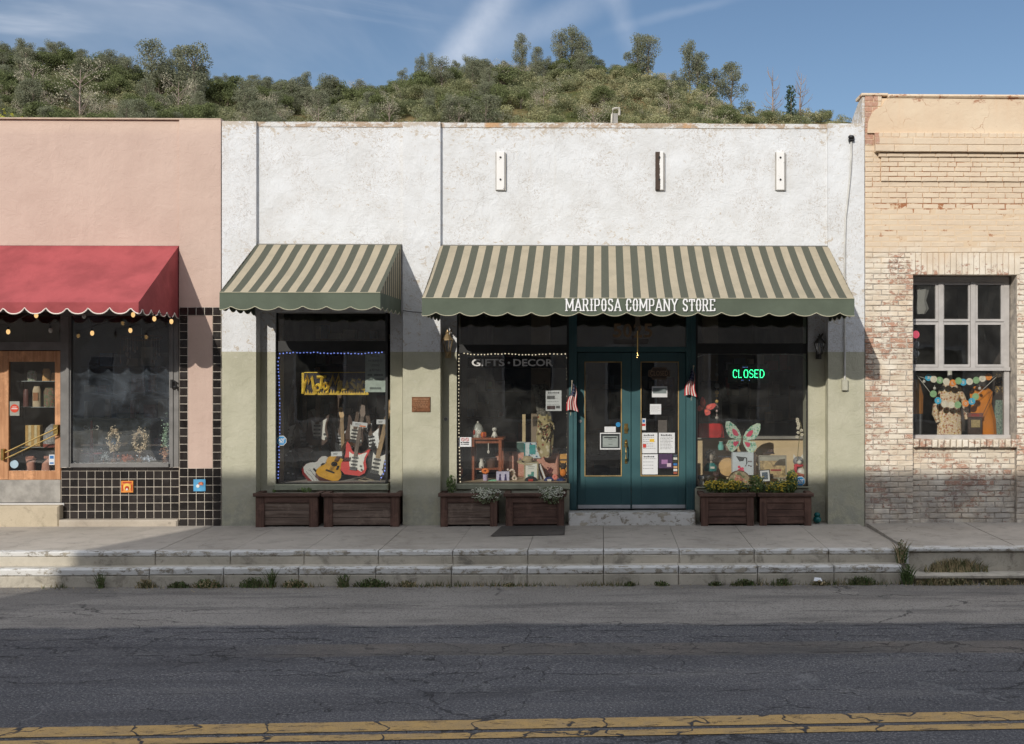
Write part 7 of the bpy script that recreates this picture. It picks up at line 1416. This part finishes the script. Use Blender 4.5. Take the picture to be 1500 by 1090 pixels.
def tree_meshes(kind, seed):
    rg = random.Random(seed); tr = MB(); cr = MB(); H = 1.0; lobes = []
    if kind == 'pine':      # open crown, several rising limbs
        nl = 15+seed % 5; tr.tube([(0, 0, 0), (.02, 0, .3), (-.01, .01, .6), (.02, 0, .93)], [.022, .018, .012, .004], 6)
        for i in range(nl):
            z = .28+.66*i/nl; a = rg.uniform(0, 6.28); r_ = (.30*(1-((z-.45)/.6)**2) if z > .4 else .22)*rg.uniform(.55, 1.05); r_ *= .85; p = Vector((math.cos(a)*r_, math.sin(a)*r_, z+rg.uniform(.04, .14)))
            tr.tube([(0, 0, z-.08), p*.6+Vector((0, 0, z*.36)), p], [.009, .006, .003], 5); lobes.append((p, (rg.uniform(.10, .16), rg.uniform(.10, .16), rg.uniform(.08, .14)), 210))
        lobes.append((Vector((.01, 0, .93)), (.09, .09, .09), 130)); lobes.append((Vector((0, 0, .62)), (.17, .17, .30), 560)); sz = .0125
    elif kind == 'oak':
        tr.tube([(0, 0, 0), (.02, 0, .25), (0, .02, .5)], [.035, .028, .018], 6)
        for i in range(11): a = rg.uniform(0, 6.28); e = rg.uniform(.0, 1.2); p = Vector((math.cos(a)*math.cos(e)*.34, math.sin(a)*math.cos(e)*.34, .42+math.sin(e)*.36)); tr.tube([(0, 0, .2), p*.5+Vector((0, 0, .15)), p], [.016, .010, .004], 5); lobes.append((p, (rg.uniform(.15, .22), rg.uniform(.15, .22), rg.uniform(.12, .18)), 210))
        lobes.append((Vector((0, 0, .45)), (.3, .3, .28), 420)); sz = .021
    elif kind == 'shrub':
        tr.tube([(0, 0, -.1), (.02, 0, .3)], [.03, .01], 5)
        for i in range(9): a = rg.uniform(0, 6.28); p = Vector((math.cos(a)*rg.uniform(.2, .5), math.sin(a)*rg.uniform(.2, .5), rg.uniform(.3, .8))); tr.tube([(0, 0, 0), p], [.015, .004], 4); lobes.append((p, (rg.uniform(.2, .32), rg.uniform(.2, .32), rg.uniform(.15, .26)), 120))
        sz = .034
    elif kind == 'dry':
        tr.tube([(0, 0, 0), (.01, 0, .4), (0, 0, .9)], [.02, .012, .004], 5)
        for i in range(16): z = rg.uniform(.15, .8); a = rg.uniform(0, 6.28); p = Vector((math.cos(a)*.26, math.sin(a)*.26, z+.2)); tr.tube([(0, 0, z-.05), p], [.006, .002], 4); lobes.append((p, (.13, .13, .13), 60))
        sz = .011
    elif kind == 'dead':
        tr.tube([(0, 0, 0), (.02, 0, .4), (-.02, 0, 1)], [.022, .014, .003], 6)
        for i in range(22): z = rg.uniform(.12, .9); a = rg.uniform(0, 6.28); L = .24*(1.1-z)+.05; p = Vector((math.cos(a)*L, math.sin(a)*L, z+rg.uniform(.04, .22))); tr.tube([(0, 0, z), p*.6+Vector((0, 0, z*.36)), p], [.007, .004, .002], 4); tr.tube([p*.6+Vector((0, 0, z*.36)), p+Vector((rg.uniform(-.08, .08), 0, .07))], [.004, .0015], 4)
        sz = .02
    elif kind == 'cypress':
        tr.tube([(0, 0, 0), (.0, 0, .9)], [.03, .004], 5)
        for i in range(8): z = .12+.11*i; lobes.append((Vector((rg.uniform(-.05, .05)+.08*z, rg.uniform(-.04, .04), z)), (.15*(1.15-z*.7), .15, .12), 90))
        sz = .028
    for c, r_, n in lobes: cr.leaves(c, r_, n, sz, rg, asp=.75)
    return tr, cr
PROTO = {}
HID = []
def proto(kind, v):
    if (kind, v) not in PROTO:
        tr, cr = tree_meshes(kind, v*17+3); lm = {'pine': L_PINE, 'oak': L_OAK, 'shrub': L_SCR, 'dry': L_DRY, 'dead': L_DRY, 'cypress': L_CYP}[kind]
        a = tr.build('trunk', DEADW if kind in ('dead', 'dry') else BARK); b = cr.build('crown', lm) if cr.v else None
        PROTO[(kind, v)] = (a.data, b.data if b else None, np.array(cr.v, dtype=np.float32) if cr.v else None)
        bpy.data.objects.remove(a); 
        if b: bpy.data.objects.remove(b)
    return PROTO[(kind, v)]
def tree(name, lab, kind, v, loc, h, w=1.0, grp=None, rz=None, tilt=0):
    tm, cm, _ = proto(kind, v); t = thing(name, lab, 'tree' if kind != 'shrub' else 'bush', loc, grp, rot=(0, tilt, rz if rz is not None else rnd.uniform(0, 6.28))); t.scale = (h*w, h*w, h)
    a = bpy.data.objects.new('trunk', tm); COL.objects.link(a); a.parent = t
    if cm: b = bpy.data.objects.new('crown', cm); COL.objects.link(b); b.parent = t
def place(px, py, y):        # point on the hill seen at px; foot follows the slope
    x = W(px, py, y).x; return (x, y, hill(x, y)-.3)
def treepx(name, lab, kind, v, px, ptop, y, w=1.0, grp=None, tilt=0):
    w *= .98 if kind == 'pine' else 1; p = place(px, ptop, y); zt_ = W(px, ptop, y).z; tree(name, lab, kind, v, p, max(zt_-p[2], 2)/(1.0 if kind != 'oak' else .88), w, grp, tilt=tilt)
special = [
 ('gray_pine', 'tall open crowned pine standing alone above the left ridge', 'pine', 1, 222, 60, 200, .95), ('gray_pine', 'dense rounded pine right of the lone tall one on the left ridge', 'pine', 2, 283, 69, 198, 1.15), ('gray_pine', 'thin paler pine overlapping the left side of the dense rounded one', 'pine', 3, 262, 74, 203, .8),
 ('dry_tree', 'bare looking greyish tree below the lone pine on the left slope', 'dry', 1, 118, 92, 175, 1.1), ('dry_tree', 'brownish half bare tree below the pair of pines on the left slope', 'dry', 2, 262, 112, 178, 1.0), ('dry_tree', 'grey twiggy tree near the far left edge of the hillside', 'dry', 3, 48, 92, 180, 1.0),
 ('oak', 'dark round oak at the left edge of the picture on the hillside', 'oak', 1, 8, 105, 185, 1.0), ('gray_pine', 'pine poking above the ridge near the left edge', 'pine', 4, 45, 66, 208, .9), ('gray_pine', 'slender conical pine in the dip of the ridge', 'pine', 5, 447, 108, 208, .7), ('gray_pine', 'small twin topped pine left of the slender conical one', 'pine', 6, 412, 120, 206, 1.0),
 ('oak', 'dark spreading oak in the low dip of the ridge', 'oak', 2, 492, 117, 206, .95), ('oak', 'small dark oak left of the spreading oak in the dip', 'oak', 3, 465, 130, 205, .8), ('gray_pine', 'ragged pine at the start of the central rise', 'pine', 7, 590, 104, 208, .8), ('gray_pine', 'left one of two thin pines standing side by side on the central rise', 'pine', 8, 616, 83, 212, .62), ('gray_pine', 'right one of two thin pines standing side by side on the central rise', 'pine', 9, 632, 82, 212, .68),
 ('gray_pine', 'small blue grey pine left of the middle of the hill', 'pine', 1, 667, 89, 210, .7), ('gray_pine', 'dark short pine next to the small blue grey one', 'pine', 4, 683, 84, 209, .8), ('gray_pine', 'rounded green pine halfway up the central rise', 'pine', 2, 700, 88, 208, 1.0), ('gray_pine', 'dark pointed pine on the central rise left of the summit grove', 'pine', 5, 765, 55, 210, .8), ('gray_pine', 'lower pine right of the dark pointed one', 'pine', 3, 786, 70, 210, .8),
 ('gray_pine', 'left tree of the summit grove', 'pine', 6, 822, 48, 212, .85), ('gray_pine', 'tallest tree in the middle of the summit grove', 'pine', 7, 838, 43, 212, .9), ('gray_pine', 'right tree of the summit grove', 'pine', 8, 853, 53, 211, .85), ('gray_pine', 'left half of the tree pair right of the summit', 'pine', 9, 934, 53, 211, .9), ('gray_pine', 'right half of the tree pair right of the summit', 'pine', 1, 950, 52, 211, .95),
 ('gray_pine', 'tall upright pine at the top of the right hand slope', 'pine', 4, 1010, 65, 211, .75), ('gray_pine', 'fuller pine just right of and below the tall upright one', 'pine', 2, 1022, 78, 210, 1.0), ('gray_pine', 'low bushy blue grey pine on the right hand slope', 'pine', 6, 1046, 105, 210, 1.2), ('gray_pine', 'lone pine with a side branch at the lower right of the slope', 'pine', 3, 1072, 92, 210, .95),
 ('dead_tree', 'bare dead tree leaning left on the low right ridge', 'dead', 1, 1132, 100, 211, .9), ('dead_tree', 'bare dead tree with fine upright branches right of the dark cypress', 'dead', 2, 1173, 107, 211, 1.0), ('cypress', 'small dark narrow cypress between the two dead trees', 'cypress', 1, 1159, 124, 210, .85)]
for (nm, lab, kd, v, px, pt, y, w) in special: treepx(nm, lab, kd, v, px, pt, y, w, tilt=R(-7) if 'leaning' in lab else 0)
rg = random.Random(77)
GRPS = {'pine': ('gray_pine', 'grey green pine of modest height among the scrub on the hillside', 'smaller pines on the hillside'), 'oak': ('oak', 'dark rounded oak among the scrub on the hillside', 'oaks on the hillside'), 'dry': ('dry_tree', 'small half bare twiggy tree among the scrub on the hillside', 'half bare trees on the hillside'), 'shrub': ('shrub', 'rounded olive shrub on the open part of the hillside', 'shrubs on the hillside')}
cnt = {'pine': 0, 'oak': 0, 'dry': 0, 'shrub': 0}
for i in range(300):
    px = rg.uniform(-40, 760) if i % 4 else rg.uniform(700, 1270); y = rg.uniform(150, 213)
    left = px < 720; k = rg.random()
    kd = ('pine' if k < .33 else 'oak' if k < .68 else 'dry' if k < .82 else 'shrub') if left else ('pine' if k < .15 and px < 1000 and y > 195 else 'oak' if k < .25 else 'dry' if k < .33 else 'shrub')
    x = W(px, 100, y).x; h = {'pine': rg.uniform(4.2, 7.6), 'oak': rg.uniform(3.6, 6.2), 'dry': rg.uniform(3.8, 6.2), 'shrub': rg.uniform(2, 3.4)}[kd]
    if y > 206 and px > 650: h *= .62
    nm, lab, gp = GRPS[kd]; tree(nm, lab, kd, rg.randint(1, 6), (x, y, hill(x, y)-.4), h, rg.uniform(.85, 1.25), gp)
for i in range(150):      # the uneven tree line along the crest
    px = rg.uniform(-30, 1000); y = rg.uniform(200, 214); x = W(px, 100, y).x; kd = 'pine' if rg.random() < .55 else 'oak'; nm, lab, gp = GRPS[kd]
    tree(nm, lab, kd, rg.randint(1, 6), (x, y, hill(x, y)-.4), rg.uniform(2.8, 5.2) if px > 560 else rg.uniform(3.2, 6.4), rg.uniform(1.0, 1.45), gp)
# everything in between: one continuous chaparral of leaf clumps
vs = []; rs = np.random.RandomState(5)
for i in range(1500):
    px = rs.uniform(-140, 1330); y = rs.uniform(128, 216) if i % 3 else rs.uniform(165, 216); x = W(px, 100, y).x; kd = 'shrub' if rs.rand() < (.55 if px < 700 else .85) else 'oak'; v = rs.randint(1, 7)
    P = proto(kd, v)[2].reshape(-1, 4, 3); keep = rs.rand(len(P)) < .6; P = P[keep]; h = rs.uniform(1.8, 3.6) if kd == 'shrub' else rs.uniform(2.6, 4.2); a = rs.uniform(0, 6.28); c, s = math.cos(a), math.sin(a)
    Q = P.reshape(-1, 3)@np.array([[c, s, 0], [-s, c, 0], [0, 0, 1]], dtype=np.float32); vs.append(Q*np.array([h*1.15, h*1.15, h], dtype=np.float32)+np.array([x, y, hill(x, y)-.5], dtype=np.float32))
V = np.concatenate(vs); me = bpy.data.meshes.new('chaparral'); nq = len(V)//4
me.vertices.add(len(V)); me.vertices.foreach_set('co', V.astype(np.float32).ravel()); me.loops.add(len(V)); me.loops.foreach_set('vertex_index', np.arange(len(V), dtype=np.int32)); me.polygons.add(nq); me.polygons.foreach_set('loop_start', np.arange(0, len(V), 4, dtype=np.int32)); me.polygons.foreach_set('loop_total', np.full(nq, 4, dtype=np.int32)); me.update(); me.validate()
def m_chap():
    t = NT('chaparral_leaves'); n = t.noise(.16, 4, .6); n2 = t.noise(.42, 4, .6); c = t.mix(t.rng(n, .38, .62), (0.130, 0.152, 0.075), (0.233, 0.244, 0.129)); c = t.mix(t.rng(n2, .54, .64), c, (0.367, 0.345, 0.202))
    rt = t.math('MULTIPLY', t.rng(t.x, -20, 10), t.rng(t.noise(.3, 4, .6, vec=t.mapv(loc=(40, 0, 0))), .5, .6)); c = t.mix(rt, c, (0.463, 0.419, 0.243)); c = t.mix(t.rng(t.noise(.22, 3, vec=t.mapv(loc=(0, 90, 0))), .60, .70), c, (0.308, 0.292, 0.231)); c = t.mix(t.rng(t.noise(2.5, 3), .45, .7, 0, .5), c, (0.381, 0.392, 0.215)); t.fin(c, .8, spec=.1)
    tr = t.n('ShaderNodeBsdfTranslucent'); t.l(c, tr.inputs[0]); mx = t.n('ShaderNodeMixShader'); mx.inputs[0].default_value = .3; t.l(t.p.outputs[0], mx.inputs[1]); t.l(tr.outputs[0], mx.inputs[2]); t.l(mx.outputs[0], t.out.inputs['Surface']); return t.mat
me.materials.append(m_chap()); o = bpy.data.objects.new('chaparral', me); COL.objects.link(o); tag(o, 'dense olive green scrub covering the hillside behind the shops', 'scrub', kind='stuff')
# yellow-green bush peeping over the pink building
t = thing('bush', 'bright yellow green leaves showing over the left end of the pink roof', 'bush', W(4, 182, 16)); u = 31/F
MB().tube([(0, 0, -4.5), (0, 0, -.6), (.3, 0, .2)], [.08, .05, .02]).build('trunk', BARK, t); m = MB(); rg = random.Random(8)
for c, r_ in (((-.1, 0, .0), (.5, .4, .45)), ((.45, 0, -.1), (.35, .3, .3)), ((-.9, 0, .1), (.5, .4, .6)), ((0, 0, -.9), (.9, .6, .6))): m.leaves(c, r_, 170, .055, rg, asp=.7)
m.build('crown', m_leaf('yellow_green_leaves', (.26, .28, .04), (.42, .40, .07)), t)
# ------------------------------------------------------------------ weeds along the kerb
WG = simple('weed_green', (.07, .11, .03), .7, .4, 40, bump=0); WD = simple('dry_grass_straw', (.34, .27, .15), .8, .25, 30, bump=0); WO2 = simple('olive_weed', (.12, .125, .055), .8, .35, 40, bump=0)
def tuft(lab, px, py, y, wpx, hpx, mats, n=None, name='weed_tuft', cat='weed', z=None, seed=0, grp='weeds growing along the kerb', leafy=0):
    c = W(px, py, y); u = K(y); 
    if z is not None: c.z = z
    rg = random.Random(int(px*3)+seed); t = thing(name, lab, cat, c, grp); w = wpx*u/2; h = hpx*u; n = n or int(wpx*3.2+20)
    for j, mt in enumerate(mats):
        m = MB()
        for i in range(n//len(mats)):
            x = rg.gauss(0, .45)*w; x = max(-w, min(w, x)); hh = h*rg.uniform(.35, 1)*(1-.5*(x/w)**2); b = rg.uniform(-.05, .05); e = Vector((x+rg.uniform(-.6, .6)*hh, rg.uniform(-.07, .02), hh)); r_ = Vector((rg.uniform(.003, .006), 0, 0)); p0 = Vector((x, b, 0)); mid = p0.lerp(e, .55)+Vector((0, 0, hh*.18))
            m.add([p0-r_, p0+r_, mid+r_*.8, mid-r_*.8, e], [(0, 1, 2, 3), (3, 2, 4)])
        if leafy: m.leaves((0, -.02, h*.45), (w*.8, .05, h*.5), leafy//len(mats), .014, rg, asp=.55)
        m.build(('green_blades', 'dry_blades')[j], mt, t)
zg = lambda y: zr(y)
yw = YL-.05
for i, (px, wp, hp, mats, lf, lab) in enumerate((
  (148, 10, 28, (WG, WO2), 60, 'narrow upright weed against the lower kerb under the tiled window'), (213, 26, 16, (WO2, WD), 80, 'flat brown green weed by the broken kerb joint'), (262, 34, 12, (WG, WO2), 90, 'low weed patch right of the broken kerb joint'),
  (305, 44, 16, (WG, WD), 160, 'long thick weed patch left of the tall weed on the kerb'), (372, 40, 18, (WG, WO2), 130, 'bushy weed patch below the left planters'), (398, 10, 32, (WG, WO2), 70, 'tallest upright weed on the kerb, below the left planters'), (432, 40, 14, (WG, WD), 120, 'weed patch fading right of the tallest weed'),
  (504, 18, 24, (WG, WO2), 90, 'weed clump at a kerb joint below the plaque pier'), (545, 52, 16, (WO2, WG), 180, 'wide dark weed patch below the gap between the awnings'), (598, 34, 12, (WD, WO2), 90, 'thinning dry weed patch below the gift window'), (747, 18, 8, (WD, WG), 40, 'tiny pale weed below the gift window door side'),
  (922, 18, 9, (WG, WO2), 60, 'little green tuft below the doors, left one of the pair'), (968, 24, 10, (WG, WO2), 70, 'little green tuft below the doors, right one of the pair'), (1048, 22, 9, (WO2, WG), 60, 'weed below the cat figurine window'), (1090, 40, 12, (WG, WO2), 110, 'weed strip below the yellow flower planters'), (1146, 24, 14, (WG, WO2), 80, 'short green tuft below the rightmost planter'),
  (1200, 26, 10, (WO2, WD), 60, 'dry tuft by the pale scrap on the kerb'), (1262, 50, 16, (WG, WO2), 150, 'green tuft strip left of the kerb break'))):
    tuft(lab, px, 857, yw, wp, hp, mats, leafy=lf, z=zg(yw)-.01)
tuft('upright yellow green weed rooted in the break between the two pavements', 1320, 826, YK-.03, 14, 38, (WG, WD), leafy=150, z=zs)
tuft('leafy green weed at the foot of the break between the two pavements', 1329, 850, YL-.02, 16, 34, (WG, WG), leafy=200, z=zs-.22)
tuft('broad tuft of dry straw grass hanging over the right hand kerb', 1400, 832, YK-.03, 92, 24, (WD, WO2), n=520, z=zl2, name='dry_grass_tuft', cat='grass')
tuft('weed strip at the foot of the right hand kerb', 1385, 853, YL-.08, 110, 14, (WO2, WD), n=300, leafy=120, z=zg(yw)-.01); tuft('sparse weeds at the foot of the kerb near the right edge', 1468, 850, YL-.08, 80, 12, (WO2, WD), n=190, leafy=60, z=zg(yw)-.01)
m = MB(); rg = random.Random(12)
for i in range(2600):
    px = rg.uniform(60, 1500); k = mn.noise(Vector((px*.011, 3.3, 0)))+.35*mn.noise(Vector((px*.05, 8, 0)))
    if k < .02+rg.uniform(-.1, .3): continue
    y = YL-.01-abs(rg.gauss(0, .05)); x = W(px, 857, y).x; h = rg.uniform(.015, .07)*(1+k); z = zr(y)
    e = Vector((x+rg.uniform(-.04, .04), y-rg.uniform(0, .04), z+h)); m.cur = rg.choice((0, 1, 2)); m.add([(x-.004, y, z), (x+.004, y, z), e], [(0, 1, 2)])
tag(m.build('kerb_grass', [WG, WO2, WD]), 'thin sparse grass growing in the joint between kerb and road', 'grass', kind='stuff')
# fallen leaves and grit in the gutter
m = MB(); rg = random.Random(31)
for i in range(900):
    x = rg.uniform(-9, 6); y = YL-.02-abs(rg.gauss(0, .16)); s = rg.uniform(.004, .016); a = rg.uniform(0, 3.1); z = zr(y)+.004
    q = [(x+s*math.cos(a+k*1.57)*(1 if k % 2 else .5), y+s*math.sin(a+k*1.57)*(1 if k % 2 else .5), z+rg.uniform(0, .005)) for k in range(4)]; m.add(q, [(0, 1, 2, 3)])
tag(m.build('gutter_litter', WD), 'scattered dead leaves and grit in the gutter along the kerb', 'leaf litter', kind='stuff')
t = thing('paper_scrap', 'pale crumpled scrap lying against the kerb below the right pier', 'litter', W(1198, 851, YL-.06)); MB().add([(-.05, 0, 0), (.05, -.02, .0), (.04, .03, .03), (-.03, .04, .035), (0, .01, .02)], [(0, 1, 4), (1, 2, 4), (2, 3, 4), (3, 0, 4)]).build('scrap', PAPER, t)
# more stock seen dimly through the glass
src = {o['label']: o for o in bpy.data.objects if o.type == 'EMPTY' and o.get('category') == 'guitar'}
a_ = [o for l, o in src.items() if 'dark brown guitar' in l][0]; b_ = [o for l, o in src.items() if 'bright red' in l][0]
rg = random.Random(9); DIMB = simple('dim_guitar_finish', (.10, .07, .05), .3, .4)
for i in range(9):
    px = 415+i*17+rg.uniform(-3, 3); y = rg.uniform(.95, 1.5); c = copy_tree(a_); c.location = W(px, rg.uniform(650, 668), y); c.rotation_euler = (R(-6), R(rg.uniform(-14, 14)), 0); s = rg.uniform(.85, 1.0); c.scale = (s, s, s)
    c['label'] = 'dim dark guitar in the rack deep inside the guitar shop'; c['group'] = 'guitars racked deep in the shop'
    for ch in c.children:
        if ch.name.startswith('pickguard'): ch.data = ch.data.copy(); ch.data.materials[0] = CREAM if i % 3 == 0 else STEEL
for (px, py, y, w, h, nm, lab, fm, pm_) in ((718, 563, 2.2, 11, 13, 'framed_picture', 'small green back window pane in the gift shop, daylight put into its colour', S('fr_a', 110, 95, 70), S('lit_pane_green', 150, 175, 120)), (715, 590, 2.2, 8, 9, 'framed_picture', 'pale lit back window pane just below the green one in the gift shop', S('fr_a', 110, 95, 70), S('lit_pane_pale', 170, 170, 165)), (692, 580, 2.3, 14, 38, 'wall_mirror', 'tall dim mirror on the back wall of the gift shop', S('fr_b', 90, 75, 60), S('mirror_dim', 95, 88, 78)),  # first two model lit back window panes, light put into their colours
    (1128, 612, 1.9, 15, 17, 'framed_picture', 'dark framed picture behind the ledge of the right window', S('fr_c', 120, 100, 90), S('pic_dk', 60, 45, 42)), (1112, 575, 2.2, 30, 42, 'cabinet', 'tall dim cabinet deep inside the right hand window', S('cab_a', 80, 62, 48), S('cab_b', 52, 42, 36)), (1165, 590, 2.1, 20, 50, 'cabinet', 'dim wooden shelf unit deep at the right of the right window', S('cab_c', 95, 68, 45), S('cab_d', 45, 38, 34)), (880, 600, 2.6, 30, 60, 'cabinet', 'dim display cabinet seen through the left green door', S('cab_a', 80, 62, 48), S('cab_b', 52, 42, 36)), (975, 575, 2.4, 26, 44, 'hanging_quilt', 'dim maroon patterned quilt seen through the right green door', S('q_a', 70, 35, 45), m_pattern('quilt', (.10, .04, .06), [(.2, .12, .15), (.06, .03, .08)], 14, .4))):
    t, u = item(nm, lab, 'picture' if 'pict' in nm else nm.replace('_', ' '), px, py, y); m = MB(); w2, h2 = w/2*u, h/2*u; e = .03
    m.box(-w2, -w2+e, 0, .04, -h2, h2).box(w2-e, w2, 0, .04, -h2, h2).box(-w2+e, w2-e, 0, .04, -h2, -h2+e).box(-w2+e, w2-e, 0, .04, h2-e, h2); m.build('frame', fm, t); bx(-w2+e, w2-e, .01, .03, -h2+e, h2-e).build('panel', pm_, t)
# ------------------------------------------------------------------ render settings
scene.render.engine = 'CYCLES'; scene.cycles.max_bounces = 8; scene.cycles.transparent_max_bounces = 16; scene.cycles.caustics_reflective = False; scene.cycles.caustics_refractive = False
